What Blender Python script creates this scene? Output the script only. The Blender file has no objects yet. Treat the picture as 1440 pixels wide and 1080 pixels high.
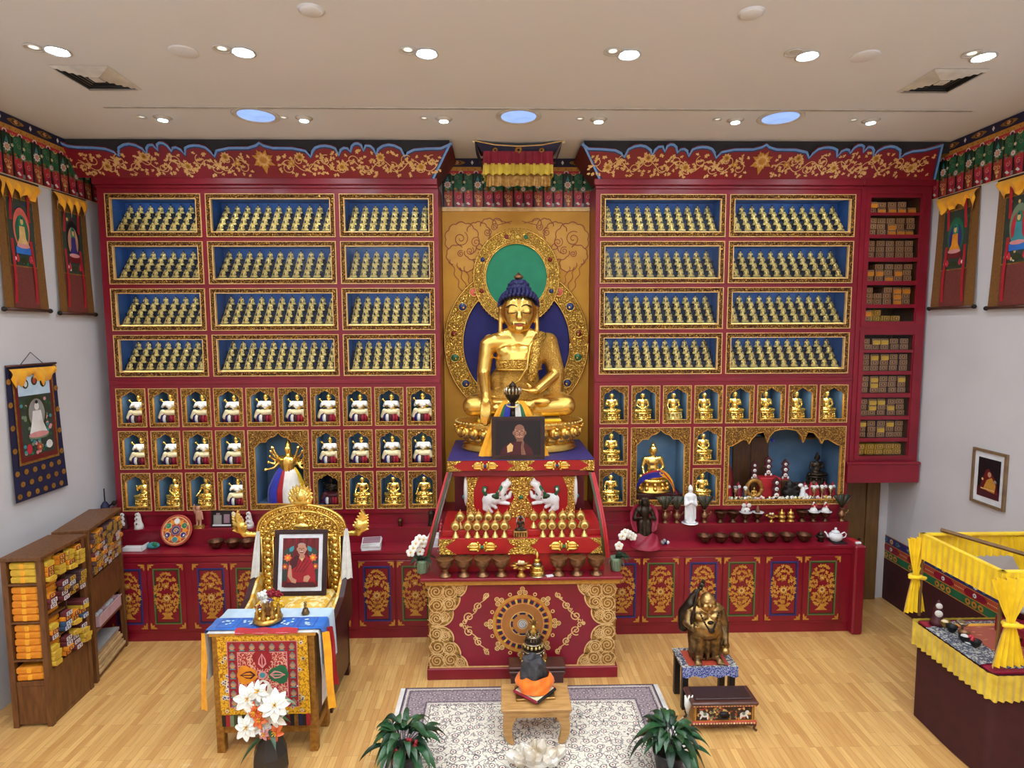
import bpy, bmesh, math, random
from math import sin, cos, pi, radians, sqrt, atan2
from mathutils import Vector, Matrix
from mathutils.geometry import tessellate_polygon

S = bpy.context.scene
COL = S.collection
RND = random.Random(7)

# ------------------------------------------------------------------ camera
FPX = 827.14
_p, _y, _r = radians(5.107885), radians(1.2353274), radians(-0.20642396)
CAM_F = Vector((sin(_y)*cos(_p), cos(_y)*cos(_p), -sin(_p)))
_rt = Vector((cos(_y), -sin(_y), 0)); _up = _rt.cross(CAM_F)
CAM_R = _rt*cos(_r) + _up*sin(_r); CAM_U = -_rt*sin(_r) + _up*cos(_r)
CAM_C = Vector((0, -8, 4.1))
cam = bpy.data.cameras.new('camera'); camo = bpy.data.objects.new('camera', cam); COL.objects.link(camo)
cam.sensor_width = 36; cam.lens = FPX/1440*36; cam.clip_end = 60; cam.clip_start = .05
camo.matrix_world = Matrix(((CAM_R.x, CAM_U.x, -CAM_F.x, CAM_C.x), (CAM_R.y, CAM_U.y, -CAM_F.y, CAM_C.y), (CAM_R.z, CAM_U.z, -CAM_F.z, CAM_C.z), (0, 0, 0, 1)))
S.camera = camo

def _ray(px, py): return CAM_F + CAM_R*((px-720)/FPX) - CAM_U*((py-540)/FPX)
def aty(px, py, y):
    d = _ray(px, py); return CAM_C + d*((y-CAM_C.y)/d.y)
def atz(px, py, z):
    d = _ray(px, py); return CAM_C + d*((z-CAM_C.z)/d.z)
def atx(px, py, x):
    d = _ray(px, py); return CAM_C + d*((x-CAM_C.x)/d.x)

# ------------------------------------------------------------------ materials
def lin(c):
    def f(u):
        u /= 255.0
        return u/12.92 if u <= .04045 else ((u+.055)/1.055)**2.4
    return (f(c[0]), f(c[1]), f(c[2]), 1)
MATS = {}
def mat(name, col, rough=.5, metal=0.0, col2=None, scale=6.0, bump=0.0, bscale=None, coat=0.0, emit=0.0, thr=(.35, .65), kind='noise', stretch=None, sheen=0.0, spec=None):
    m = bpy.data.materials.new(name); m.use_nodes = True
    nt = m.node_tree; N = nt.nodes; L = nt.links; b = N['Principled BSDF']
    b.inputs['Base Color'].default_value = lin(col); b.inputs['Roughness'].default_value = rough; b.inputs['Metallic'].default_value = metal
    if coat: b.inputs['Coat Weight'].default_value = coat; b.inputs['Coat Roughness'].default_value = .15
    if spec is not None: b.inputs['Specular IOR Level'].default_value = spec
    if sheen: b.inputs['Sheen Weight'].default_value = sheen
    if emit:
        b.inputs['Emission Color'].default_value = lin(col); b.inputs['Emission Strength'].default_value = emit
    tc = N.new('ShaderNodeTexCoord'); vec = tc.outputs['Object']
    if stretch:
        mp = N.new('ShaderNodeMapping'); mp.inputs['Scale'].default_value = stretch; L.new(vec, mp.inputs[0]); vec = mp.outputs[0]
    if col2 is None and not bump:
        col2 = tuple(min(255, c*.9) for c in col)
    def tex(sc):
        if kind == 'voronoi':
            t = N.new('ShaderNodeTexVoronoi'); t.inputs['Scale'].default_value = sc; L.new(vec, t.inputs['Vector']); return t.outputs['Distance']
        if kind == 'carve':
            n = N.new('ShaderNodeTexNoise'); n.inputs['Scale'].default_value = sc*.5; n.inputs['Detail'].default_value = 1; L.new(vec, n.inputs['Vector'])
            mx = N.new('ShaderNodeMix'); mx.data_type = 'VECTOR'; mx.inputs[0].default_value = .08; L.new(vec, mx.inputs[4]); L.new(n.outputs['Color'], mx.inputs[5])
            t = N.new('ShaderNodeTexVoronoi'); t.feature = 'DISTANCE_TO_EDGE'; t.inputs['Scale'].default_value = sc; L.new(mx.outputs[1], t.inputs['Vector'])
            mm = N.new('ShaderNodeMath'); mm.operation = 'MULTIPLY'; mm.inputs[1].default_value = 2.2; L.new(t.outputs['Distance'], mm.inputs[0]); return mm.outputs[0]
        if kind == 'lines':
            n = N.new('ShaderNodeTexNoise'); n.inputs['Scale'].default_value = sc; n.inputs['Detail'].default_value = 1.5; L.new(vec, n.inputs['Vector'])
            a = N.new('ShaderNodeMath'); a.operation = 'SUBTRACT'; a.inputs[1].default_value = .5; L.new(n.outputs['Fac'], a.inputs[0])
            c = N.new('ShaderNodeMath'); c.operation = 'ABSOLUTE'; L.new(a.outputs[0], c.inputs[0]); return c.outputs[0]
        n = N.new('ShaderNodeTexNoise'); n.inputs['Scale'].default_value = sc; n.inputs['Detail'].default_value = 3; L.new(vec, n.inputs['Vector']); return n.outputs['Fac']
    if col2 is not None:
        rp = N.new('ShaderNodeValToRGB'); rp.color_ramp.elements[0].position = thr[0]; rp.color_ramp.elements[1].position = thr[1]
        rp.color_ramp.elements[0].color = lin(col2); rp.color_ramp.elements[1].color = lin(col)
        L.new(tex(scale), rp.inputs[0]); L.new(rp.outputs[0], b.inputs['Base Color'])
        if emit: L.new(rp.outputs[0], b.inputs['Emission Color'])
    if bump:
        bp = N.new('ShaderNodeBump'); bp.inputs['Strength'].default_value = bump; bp.inputs['Distance'].default_value = .01
        L.new(tex(bscale or scale), bp.inputs['Height']); L.new(bp.outputs[0], b.inputs['Normal'])
    MATS[name] = m
    return m
mat('wall_white', (208, 207, 210), .7, col2=(203, 202, 205), scale=1.5)
mat('ceil_white', (222, 225, 230), .8, col2=(219, 222, 226), scale=.8)
mat('red', (134, 14, 38), .38, col2=(122, 12, 33), scale=2.5, coat=.15)
mat('red_dark', (98, 14, 26), .45, col2=(86, 10, 22), scale=3)
mat('red_bright', (172, 18, 26), .4, col2=(158, 14, 22), scale=3)
mat('maroon', (66, 20, 26), .75, col2=(58, 16, 22), scale=8)
mat('maroon_wood', (62, 22, 26), .35, col2=(48, 16, 20), scale=10, coat=.2)
mat('gold', (240, 200, 108), .27, .92, col2=(222, 178, 88), scale=5)
mat('gold_bright', (248, 216, 122), .24, .88, col2=(228, 184, 84), scale=9)
mat('gold_pale', (238, 218, 142), .35, .65, col2=(215, 188, 105), scale=30)
mat('gold_paint', (205, 150, 62), .5, .15, col2=(186, 128, 44), scale=14)
mat('gold_cream', (230, 192, 130), .5, .1, col2=(214, 170, 106), scale=14)
mat('gold_dull', (172, 128, 58), .42, .5, col2=(140, 96, 40), scale=25)
mat('gold_emboss', (240, 202, 110), .3, .92, col2=(190, 138, 56), scale=55, kind='carve', bump=.7, thr=(.05, .5))
mat('carved', (206, 156, 62), .38, .55, col2=(66, 24, 16), scale=40, kind='carve', bump=1.0, thr=(.16, .72))
mat('carved_light', (204, 158, 66), .38, .5, col2=(104, 62, 26), scale=38, kind='carve', bump=1.0, thr=(.1, .7))
mat('carved_bright', (244, 204, 96), .3, .7, col2=(128, 74, 20), scale=34, kind='carve', bump=1.0, thr=(.04, .4))
mat('hair_blue', (26, 26, 92), .55, col2=(18, 18, 66), scale=30)
mat('hair_and_shade', (34, 44, 54), .5, col2=(26, 32, 42), scale=30)
mat('case_blue', (44, 98, 172), .7, col2=(38, 86, 156), scale=4)
mat('case_shelf', (26, 40, 66), .6)
mat('niche_blue', (74, 106, 136), .7, col2=(62, 92, 122), scale=4)
mat('blue_deep', (28, 28, 104), .7, col2=(22, 22, 92), scale=6)
mat('blue_paint', (52, 46, 118), .5)
mat('blue_edge', (112, 160, 222), .45, col2=(98, 146, 208), scale=12)
mat('blue_edge_dark', (30, 58, 112), .45)
mat('green_paint', (94, 112, 62), .5)
mat('green_dark', (48, 58, 24), .5)
mat('green_halo', (34, 138, 100), .7, col2=(30, 128, 92), scale=5)
mat('ochre', (206, 150, 40), .6, col2=(196, 138, 34), scale=3)
mat('ochre_light', (214, 160, 66), .6, col2=(206, 150, 56), scale=6)
mat('ochre_line', (150, 76, 40), .6)
mat('black', (22, 22, 24), .6)
mat('gap_shade', (44, 44, 50), .8)
mat('white', (236, 234, 230), .55)
mat('cream', (232, 218, 176), .6)
mat('porcelain', (238, 240, 244), .15, coat=.5)
mat('bronze', (146, 116, 72), .33, .8, col2=(84, 66, 42), scale=18)
mat('bronze_light', (192, 156, 96), .28, .85, col2=(138, 106, 60), scale=14)
mat('bronze_dark', (70, 58, 46), .4, .7, col2=(44, 36, 30), scale=22)
mat('copper', (158, 118, 82), .33, .75, col2=(116, 82, 56), scale=22)
mat('copper_dark', (112, 72, 48), .38, .75, col2=(78, 48, 34), scale=22)
mat('brass', (216, 176, 96), .28, .85, col2=(180, 136, 62), scale=26)
mat('silver', (206, 196, 176), .22, .95, col2=(150, 138, 112), scale=30)
mat('iron', (44, 42, 42), .5, .5, col2=(30, 28, 28), scale=25)
mat('oak', (196, 152, 92), .45, col2=(168, 124, 70), scale=5, stretch=(1, 6, 6))
mat('walnut', (118, 76, 40), .42, col2=(92, 56, 28), scale=5, stretch=(6, 6, 1))
mat('walnut_dark', (84, 52, 26), .45, col2=(66, 40, 20), scale=5, stretch=(6, 6, 1))
mat('brown_wood', (84, 46, 38), .4, col2=(68, 36, 30), scale=6, stretch=(1, 6, 6), coat=.2)
mat('door_wood', (120, 88, 48), .5, col2=(104, 74, 40), scale=3, stretch=(6, 6, 1))
mat('frame_dark', (58, 34, 32), .4, col2=(44, 24, 24), scale=10)
mat('frame_oak', (132, 106, 78), .5, col2=(112, 88, 62), scale=10)
mat('saffron', (250, 182, 24), .6, col2=(236, 160, 14), scale=9, sheen=.3)
mat('orange_cloth', (250, 128, 18), .55, col2=(232, 104, 10), scale=14, sheen=.3)
mat('yellow_cloth', (248, 212, 16), .5, col2=(232, 190, 10), scale=8, sheen=.2)
mat('yellow_silk', (226, 200, 62), .38, col2=(196, 164, 40), scale=8, sheen=.3)
mat('white_silk', (232, 230, 224), .5, col2=(212, 210, 204), scale=12, sheen=.2)
mat('pale_blue_silk', (196, 220, 236), .45, col2=(178, 206, 228), scale=9, sheen=.2)
mat('blue_silk', (34, 116, 206), .42, col2=(24, 96, 186), scale=7, sheen=.2)
mat('royal_silk', (42, 52, 176), .42, col2=(30, 38, 148), scale=8, sheen=.2)
mat('red_cloth', (176, 26, 38), .6, col2=(156, 20, 32), scale=9)
mat('magenta_cloth', (150, 18, 52), .5, col2=(128, 12, 40), scale=9)
mat('green_cloth', (34, 112, 74), .55, col2=(26, 96, 62), scale=9)
mat('brocade_brown', (126, 86, 36), .6, col2=(106, 66, 30), scale=60, kind='lines', thr=(.02, .06))
mat('brocade_red', (116, 54, 46), .6, col2=(98, 42, 38), scale=50, kind='lines', thr=(.02, .06))
mat('brocade_yellow', (226, 172, 34), .5, col2=(150, 96, 20), scale=26, kind='lines', thr=(.015, .05))
mat('brocade_cushion', (228, 178, 58), .5, col2=(240, 222, 160), scale=14, kind='noise', thr=(.45, .52))
mat('brocade_pink', (168, 84, 66), .5, col2=(214, 150, 110), scale=9, thr=(.36, .42), stretch=(1, 3, 1))
mat('brocade_bluewhite', (58, 66, 92), .45, col2=(192, 192, 184), scale=52, thr=(.44, .5))
mat('brocade_navy', (60, 72, 140), .5, col2=(170, 178, 204), scale=40, kind='lines', thr=(.02, .06))
mat('tapestry_red', (156, 26, 38), .7, col2=(136, 20, 32), scale=12)
mat('tapestry_weave', (166, 40, 48), .7, col2=(226, 178, 150), scale=34, kind='lines', thr=(.02, .07))
mat('navy_cloth', (28, 28, 66), .65)
mat('stone', (66, 66, 70), .6, col2=(40, 40, 44), scale=9, bump=.6, bscale=20)
mat('crystal', (226, 222, 212), .25, col2=(196, 178, 146), scale=7, thr=(.3, .6), coat=.3, bump=.4, bscale=14)
mat('leaf', (46, 92, 54), .32, col2=(30, 66, 38), scale=9, coat=.25)
mat('leaf_dark', (26, 56, 36), .35, col2=(20, 44, 28), scale=9)
mat('leaf_pale', (120, 142, 112), .5)
mat('pot_black', (34, 30, 30), .4)
mat('vase_dark', (46, 42, 40), .45)
mat('petal_white', (244, 244, 238), .5, col2=(226, 228, 218), scale=20)
mat('petal_orange', (232, 122, 62), .5, col2=(216, 96, 44), scale=20)
mat('petal_red', (150, 22, 40), .55)
mat('petal_purple', (120, 96, 168), .55)
mat('petal_yellow', (244, 190, 38), .55)
mat('pinecone', (74, 60, 46), .7, col2=(50, 40, 32), scale=40)
mat('skin', (196, 140, 112), .55)
mat('skin_dark', (140, 96, 76), .55)
mat('robe_maroon', (76, 20, 30), .6)
mat('robe_red', (164, 24, 36), .6)
mat('photo_dark', (24, 20, 26), .35)
mat('photo_red', (110, 26, 30), .4)
mat('photo_green', (52, 66, 56), .4)
mat('photo_mount', (226, 230, 236), .5)
mat('photo_grey', (150, 148, 146), .4)
mat('pink', (222, 150, 150), .6)
mat('coral', (224, 104, 92), .6)
mat('rose_red', (196, 44, 62), .5)
mat('orange_red', (186, 74, 52), .55)
mat('turquoise', (62, 150, 160), .35)
mat('jewel_red', (130, 24, 26), .25)
mat('jewel_blue', (34, 56, 110), .2)
mat('jewel_green', (40, 110, 72), .25)
mat('wheel_brown', (176, 112, 50), .55)
mat('paper', (236, 238, 240), .6)
mat('paper_grey', (150, 120, 134), .5)
mat('book_cream', (226, 204, 160), .6)
mat('text_cloth_brown', (120, 74, 48), .7, col2=(96, 56, 36), scale=14)
mat('text_cloth_plum', (92, 62, 62), .7, col2=(76, 50, 52), scale=14)
mat('text_tan', (190, 150, 104), .65)
mat('text_yellow', (222, 186, 62), .6, col2=(200, 160, 44), scale=12)
mat('text_orange', (232, 152, 34), .6, col2=(214, 128, 22), scale=10)
mat('text_maroon', (110, 42, 48), .65)
mat('text_blue', (56, 92, 130), .6)
mat('plastic_pink', (214, 178, 186), .4)
mat('board_tan', (206, 178, 128), .55)
mat('rug_red', (150, 96, 100), .9)
mat('metal_white', (214, 212, 206), .4)
mat('vent_dark', (40, 40, 42), .6)
mat('lamp_lens', (214, 236, 255), .3, emit=300)
mat('lamp_lens_small', (250, 250, 240), .3, emit=1.1)
mat('lamp_blue', (150, 190, 255), .3, emit=1.0)
mat('lamp_spot', (200, 240, 255), .3, emit=26)

def floor_mat():
    m = bpy.data.materials.new('parquet'); m.use_nodes = True; nt = m.node_tree; N = nt.nodes; L = nt.links; b = N['Principled BSDF']
    tc = N.new('ShaderNodeTexCoord'); mp = N.new('ShaderNodeMapping'); mp.inputs['Rotation'].default_value = (0, 0, pi/2); L.new(tc.outputs['Object'], mp.inputs[0])
    br = N.new('ShaderNodeTexBrick'); br.inputs['Scale'].default_value = 1; br.inputs['Brick Width'].default_value = .52; br.inputs['Row Height'].default_value = .066
    br.inputs['Mortar Size'].default_value = .0012; br.inputs['Mortar Smooth'].default_value = .3; br.inputs['Bias'].default_value = 0
    br.offset = .37; br.offset_frequency = 3; br.squash = 1
    br.inputs['Color1'].default_value = lin((230, 186, 116)); br.inputs['Color2'].default_value = lin((206, 154, 90)); br.inputs['Mortar'].default_value = lin((150, 106, 60))
    L.new(mp.outputs[0], br.inputs['Vector'])
    n = N.new('ShaderNodeTexNoise'); n.inputs['Scale'].default_value = 3; n.inputs['Detail'].default_value = 5
    m2 = N.new('ShaderNodeMapping'); m2.inputs['Scale'].default_value = (18, 1.2, 1); L.new(tc.outputs['Object'], m2.inputs[0]); L.new(m2.outputs[0], n.inputs['Vector'])
    mx = N.new('ShaderNodeMix'); mx.data_type = 'RGBA'; mx.blend_type = 'MULTIPLY'; mx.inputs[0].default_value = .45
    rp = N.new('ShaderNodeValToRGB'); rp.color_ramp.elements[0].color = (.62, .56, .48, 1); rp.color_ramp.elements[1].color = (1, 1, 1, 1); rp.color_ramp.elements[0].position = .3; rp.color_ramp.elements[1].position = .65
    L.new(n.outputs['Fac'], rp.inputs[0]); L.new(br.outputs['Color'], mx.inputs[6]); L.new(rp.outputs[0], mx.inputs[7]); L.new(mx.outputs[2], b.inputs['Base Color'])
    b.inputs['Roughness'].default_value = .32; b.inputs['Coat Weight'].default_value = .15
    MATS['parquet'] = m
floor_mat()

def rug_mat(name, base, dark, rose, vscale, lscale):
    m = bpy.data.materials.new(name); m.use_nodes = True; nt = m.node_tree; N = nt.nodes; L = nt.links; b = N['Principled BSDF']; b.inputs['Roughness'].default_value = .95
    tc = N.new('ShaderNodeTexCoord'); vec = tc.outputs['Object']
    def math(op, a, v):
        q = N.new('ShaderNodeMath'); q.operation = op; L.new(a, q.inputs[0])
        if isinstance(v, (int, float)): q.inputs[1].default_value = v
        else: L.new(v, q.inputs[1])
        return q.outputs[0]
    def mix(fac, a, c):
        q = N.new('ShaderNodeMix'); q.data_type = 'RGBA'; L.new(fac, q.inputs[0])
        for i, s in ((6, a), (7, c)):
            if isinstance(s, tuple): q.inputs[i].default_value = lin(s)
            else: L.new(s, q.inputs[i])
        return q.outputs[2]
    n = N.new('ShaderNodeTexNoise'); n.inputs['Scale'].default_value = lscale; n.inputs['Detail'].default_value = .6; L.new(vec, n.inputs['Vector'])
    d = math('ABSOLUTE', math('SUBTRACT', n.outputs['Fac'], .5), 0)
    vine = math('LESS_THAN', d, .02)
    n2 = N.new('ShaderNodeTexNoise'); n2.inputs['Scale'].default_value = lscale*1.7; n2.inputs['Detail'].default_value = .4; L.new(vec, n2.inputs['Vector'])
    leafs = math('GREATER_THAN', n2.outputs['Fac'], .63)
    v = N.new('ShaderNodeTexVoronoi'); v.inputs['Scale'].default_value = vscale; v.inputs['Randomness'].default_value = .55; v.voronoi_dimensions = '2D'; L.new(vec, v.inputs['Vector'])
    disc = math('LESS_THAN', v.outputs['Distance'], .27); core = math('LESS_THAN', v.outputs['Distance'], .2); dot = math('LESS_THAN', v.outputs['Distance'], .09)
    col = mix(vine, base, dark); col = mix(leafs, col, tuple((a+c)//2 for a, c in zip(base, dark))); col = mix(disc, col, dark); col = mix(core, col, base); col = mix(dot, col, rose)
    L.new(col, b.inputs['Base Color'])
    MATS[name] = m
rug_mat('rug_field', (228, 221, 206), (92, 84, 90), (164, 104, 110), 8.5, 17)
rug_mat('rug_border', (158, 142, 146), (98, 84, 96), (200, 186, 184), 12, 24)
mat('rug_line', (82, 70, 82), .95); mat('rug_pale', (206, 196, 188), .95)

def glass_mat():
    m = bpy.data.materials.new('case_glass'); m.use_nodes = True; nt = m.node_tree; N = nt.nodes; L = nt.links
    N.remove(N['Principled BSDF']); t = N.new('ShaderNodeBsdfTransparent'); g = N.new('ShaderNodeBsdfGlossy'); g.inputs['Roughness'].default_value = .02
    f = N.new('ShaderNodeFresnel'); f.inputs['IOR'].default_value = 1.25; mx = N.new('ShaderNodeMixShader'); L.new(f.outputs[0], mx.inputs[0]); L.new(t.outputs[0], mx.inputs[1]); L.new(g.outputs[0], mx.inputs[2])
    L.new(mx.outputs[0], N['Material Output'].inputs[0]); MATS['case_glass'] = m
glass_mat()

# ------------------------------------------------------------------ mesh builder
def rotz(a): return Matrix.Rotation(a, 4, 'Z')
def TR(x, y, z): return Matrix.Translation((x, y, z))
class MB:
    """collects shapes and links them as one mesh object"""
    def __init__(s): s.v = []; s.f = []; s.mi = []; s.sm = []; s.mats = []
    def m(s, name):
        if name not in s.mats: s.mats.append(name)
        return s.mats.index(name)
    def add(s, vs, fs, m, sm=False, T=None):
        b = len(s.v); k = s.m(m)
        s.v += [tuple(T @ Vector(p)) for p in vs] if T is not None else [tuple(p) for p in vs]
        s.f += [tuple(i+b for i in f) for f in fs]; s.mi += [k]*len(fs); s.sm += [sm]*len(fs)
        return s
    def box(s, x0, x1, y0, y1, z0, z1, m, bev=0.0, T=None):
        c = Vector(((x0+x1)/2, (y0+y1)/2, (z0+z1)/2)); h = ((x1-x0)/2, (y1-y0)/2, (z1-z0)/2)
        if not bev:
            vs = [c+Vector((sx*h[0], sy*h[1], sz*h[2])) for sx in (-1, 1) for sy in (-1, 1) for sz in (-1, 1)]
            return s.add(vs, [(0, 1, 3, 2), (4, 6, 7, 5), (0, 4, 5, 1), (2, 3, 7, 6), (0, 2, 6, 4), (1, 5, 7, 3)], m, False, T)
        bev = min(bev, min(h)*.95)
        vs = []; ix = {}
        for sx in (-1, 1):
            for sy in (-1, 1):
                for sz in (-1, 1):
                    sg = (sx, sy, sz)
                    for k in range(3):
                        ix[sg, k] = len(vs); vs.append(c+Vector([sg[a]*(h[a]-(0 if a == k else bev)) for a in range(3)]))
        fs = []
        for k in range(3):
            a, b2 = (k+1) % 3, (k+2) % 3
            for sk in (-1, 1):
                q = []
                for sa, sb in ((-1, -1), (1, -1), (1, 1), (-1, 1)):
                    g = [0, 0, 0]; g[k] = sk; g[a] = sa; g[b2] = sb; q.append(ix[tuple(g), k])
                fs.append(tuple(q if sk > 0 else q[::-1]))
            for sa in (-1, 1):
                for sb in (-1, 1):
                    g1 = [0, 0, 0]; g1[a] = sa; g1[b2] = sb; g1[k] = -1; g2 = list(g1); g2[k] = 1
                    fs.append((ix[tuple(g1), a], ix[tuple(g2), a], ix[tuple(g2), b2], ix[tuple(g1), b2]))
        for sg in [(x, y, z) for x in (-1, 1) for y in (-1, 1) for z in (-1, 1)]:
            fs.append((ix[sg, 0], ix[sg, 1], ix[sg, 2]))
        return s.add(vs, fs, m, False, T)
    def tube(s, pts, r, m, n=8, T=None, cap=True, sm=True, flat=1.0):
        pts = [Vector(p) for p in pts]; k = len(pts); rs = r if isinstance(r, (list, tuple)) else [r]*k
        vs = []; up = None
        for i, p in enumerate(pts):
            d = (pts[min(i+1, k-1)]-pts[max(i-1, 0)]).normalized()
            if up is None:
                up = Vector((0, 0, 1)) if abs(d.z) < .9 else Vector((0, 1, 0))
            a = d.cross(up)
            if a.length < 1e-6: a = d.orthogonal()
            a.normalize(); b = a.cross(d).normalized(); up = b
            for j in range(n):
                t = 2*pi*j/n; vs.append(p+(a*cos(t)+b*sin(t)*flat)*rs[i])
        fs = [(i*n+j, i*n+(j+1) % n, (i+1)*n+(j+1) % n, (i+1)*n+j) for i in range(k-1) for j in range(n)]
        if cap: fs += [tuple(range(n-1, -1, -1)), tuple(range((k-1)*n, k*n))]
        return s.add(vs, fs, m, sm, T)
    def lathe(s, prof, m, n=24, c=(0, 0, 0), T=None, sx=1.0, sy=1.0, sm=True, cap=True):
        c = Vector(c); vs = []
        for r, z in prof:
            for j in range(n):
                t = 2*pi*j/n; vs.append(c+Vector((r*cos(t)*sx, r*sin(t)*sy, z)))
        k = len(prof); fs = [(i*n+j, i*n+(j+1) % n, (i+1)*n+(j+1) % n, (i+1)*n+j) for i in range(k-1) for j in range(n)]
        if cap and prof[0][0] > 1e-4: fs.append(tuple(range(n-1, -1, -1)))
        if cap and prof[-1][0] > 1e-4 and len(prof) > 2: fs.append(tuple(range((k-1)*n, k*n)))
        return s.add(vs, fs, m, sm, T)
    def ball(s, c, r, m, nu=12, nv=8, T=None, R=None):
        if isinstance(r, (int, float)): r = (r, r, r)
        c = Vector(c); vs = [Vector((0, 0, -r[2]))]
        for i in range(1, nv):
            p = -pi/2+pi*i/nv
            for j in range(nu):
                t = 2*pi*j/nu; vs.append(Vector((r[0]*cos(p)*cos(t), r[1]*cos(p)*sin(t), r[2]*sin(p))))
        vs.append(Vector((0, 0, r[2])))
        if R is not None: vs = [R @ v for v in vs]
        vs = [c+v for v in vs]; e = len(vs)-1
        fs = [(0, 1+(j+1) % nu, 1+j) for j in range(nu)]
        for i in range(nv-2):
            b = 1+i*nu; fs += [(b+j, b+(j+1) % nu, b+nu+(j+1) % nu, b+nu+j) for j in range(nu)]
        b = 1+(nv-2)*nu; fs += [(b+j, b+(j+1) % nu, e) for j in range(nu)]
        return s.add(vs, fs, m, True, T)
    def cap(s, a, b, ra, rb, m='gold', n=10):
        """tapered capsule"""
        a = Vector(a); b = Vector(b)
        s.ball(a, ra, m, n, 8); s.ball(b, rb, m, n, 8); return s.tube([a, b], [ra, rb], m, n)
    def sheet(s, grid, m, sm=True, T=None, close=False):
        """grid of points [row][col]"""
        h = len(grid); w = len(grid[0]); vs = [p for row in grid for p in row]
        fs = [(i*w+j, i*w+(j+1) % w, (i+1)*w+(j+1) % w, (i+1)*w+j) for i in range(h-1) for j in range(w if close else w-1)]
        return s.add(vs, fs, m, sm, T)
    def prism(s, outer, h0, h1, m, F=None, holes=(), mside=None):
        """extruded 2-D polygon (u, v) with holes; F maps (u, v, h) to space"""
        loops = [list(outer)]+[list(h) for h in holes]
        flat = [p for lp in loops for p in lp]
        tris = tessellate_polygon([[Vector((p[0], p[1], 0)) for p in lp] for lp in loops])
        n = len(flat); vs = [(p[0], p[1], h1) for p in flat]+[(p[0], p[1], h0) for p in flat]
        s.add([F(*v) for v in vs] if F else vs, [tuple(t) for t in tris]+[tuple(i+n for i in t[::-1]) for t in tris], m)
        off = 0; fs = []
        for lp in loops:
            k = len(lp); fs += [(off+i, off+(i+1) % k, n+off+(i+1) % k, n+off+i) for i in range(k)]; off += k
        return s.add([F(*v) for v in vs] if F else vs, fs, mside or m)
    def flat(s, poly, h, m, F=None):
        tris = tessellate_polygon([[Vector((p[0], p[1], 0)) for p in poly]])
        vs = [(p[0], p[1], h) for p in poly]
        return s.add([F(*v) for v in vs] if F else vs, [tuple(t) for t in tris], m)
    def mesh(s, name, weld=False):
        me = bpy.data.meshes.new(name); me.from_pydata(s.v, [], s.f)
        for k in s.mats: me.materials.append(MATS.get(k) or MATS['gold'])
        me.polygons.foreach_set('material_index', s.mi); me.polygons.foreach_set('use_smooth', s.sm); me.update()
        if weld:
            bm = bmesh.new(); bm.from_mesh(me); bmesh.ops.remove_doubles(bm, verts=bm.verts, dist=1e-5); bm.to_mesh(me); bm.free()
        return me

def put(name, me, parent=None, T=None):
    """link mesh data as an object"""
    o = bpy.data.objects.new(name, me); COL.objects.link(o)
    if parent is not None: o.parent = parent
    if T is not None: o.matrix_basis = T
    return o
def part(name, mb, parent, world=True, weld=False, label=None):
    me = mb.mesh(name, weld) if isinstance(mb, MB) else mb
    if world:
        r = parent
        Mx = Matrix.Identity(4)
        while r is not None: Mx = r.matrix_basis @ Mx; r = r.parent
        if Mx != Matrix.Identity(4): me.transform(Mx.inverted())
    o = put(name, me, parent)
    if label: o['label'] = label
    return o
def tag(o, label, cat, group=None):
    o['label'] = label; o['category'] = cat
    if group: o['group'] = group
    return o
def thing(name, label, cat, loc=(0, 0, 0), rz=0.0, group=None):
    o = bpy.data.objects.new(name, None); COL.objects.link(o); o.empty_display_size = .1
    o.matrix_basis = TR(*loc) @ rotz(rz)
    return tag(o, label, cat, group)
def solid(name, mb, label, cat, loc=None, rz=0.0, group=None, weld=False, local=False):
    """a thing that is one mesh; world geometry unless local"""
    me = mb.mesh(name, weld) if isinstance(mb, MB) else mb
    o = put(name, me)
    if loc is not None:
        T = TR(*loc) @ rotz(rz)
        if not local: me.transform(T.inverted())
        o.matrix_basis = T
    return tag(o, label, cat, group)
def struct(name, mb, parent=None):
    o = put(name, mb.mesh(name), parent)
    if parent is None: o['kind'] = 'structure'
    return o
def dup(root, T, label=None, group=None):
    """a copy of a thing with copies of its parts and sub-parts (mesh data shared)"""
    c = root.copy(); COL.objects.link(c); c.matrix_basis = T
    if label: c['label'] = label
    if group: c['group'] = group
    for ch in list(root.children):
        d = ch.copy(); COL.objects.link(d); d.parent = c
        for g in list(ch.children):
            e = g.copy(); COL.objects.link(e); e.parent = d
    return c
ORD = ['first', 'second', 'third', 'fourth', 'fifth', 'sixth', 'seventh', 'eighth', 'ninth', 'tenth', 'eleventh', 'twelfth', 'thirteenth']
def nth(i, n, a='left'):
    if n == 1: return 'only one'
    if i == 0: return 'leftmost'
    if i == n-1: return 'rightmost'
    return ORD[i]+' from left'

def remesh(mb, name, voxel, smooth=4, keep=None, mats=('gold',)):
    """join overlapping blobs into one continuous skin"""
    o = bpy.data.objects.new('tmp', mb.mesh('tmp')); COL.objects.link(o)
    a = o.modifiers.new('r', 'REMESH'); a.mode = 'VOXEL'; a.voxel_size = voxel
    if smooth: b = o.modifiers.new('s', 'SMOOTH'); b.iterations = smooth; b.factor = .5
    if keep: d = o.modifiers.new('d', 'DECIMATE'); d.ratio = keep
    dg = bpy.context.evaluated_depsgraph_get(); dg.update()
    me = bpy.data.meshes.new_from_object(o.evaluated_get(dg)); me.name = name
    bpy.data.objects.remove(o)
    me.materials.clear()
    for k in mats: me.materials.append(MATS[k])
    me.polygons.foreach_set('material_index', [0]*len(me.polygons)); me.polygons.foreach_set('use_smooth', [True]*len(me.polygons)); me.update()
    return me
def paint(me, fn):
    """choose a material slot per face from its centre"""
    me.polygons.foreach_set('material_index', [fn(p.center) for p in me.polygons]); me.update()
    return me
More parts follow.
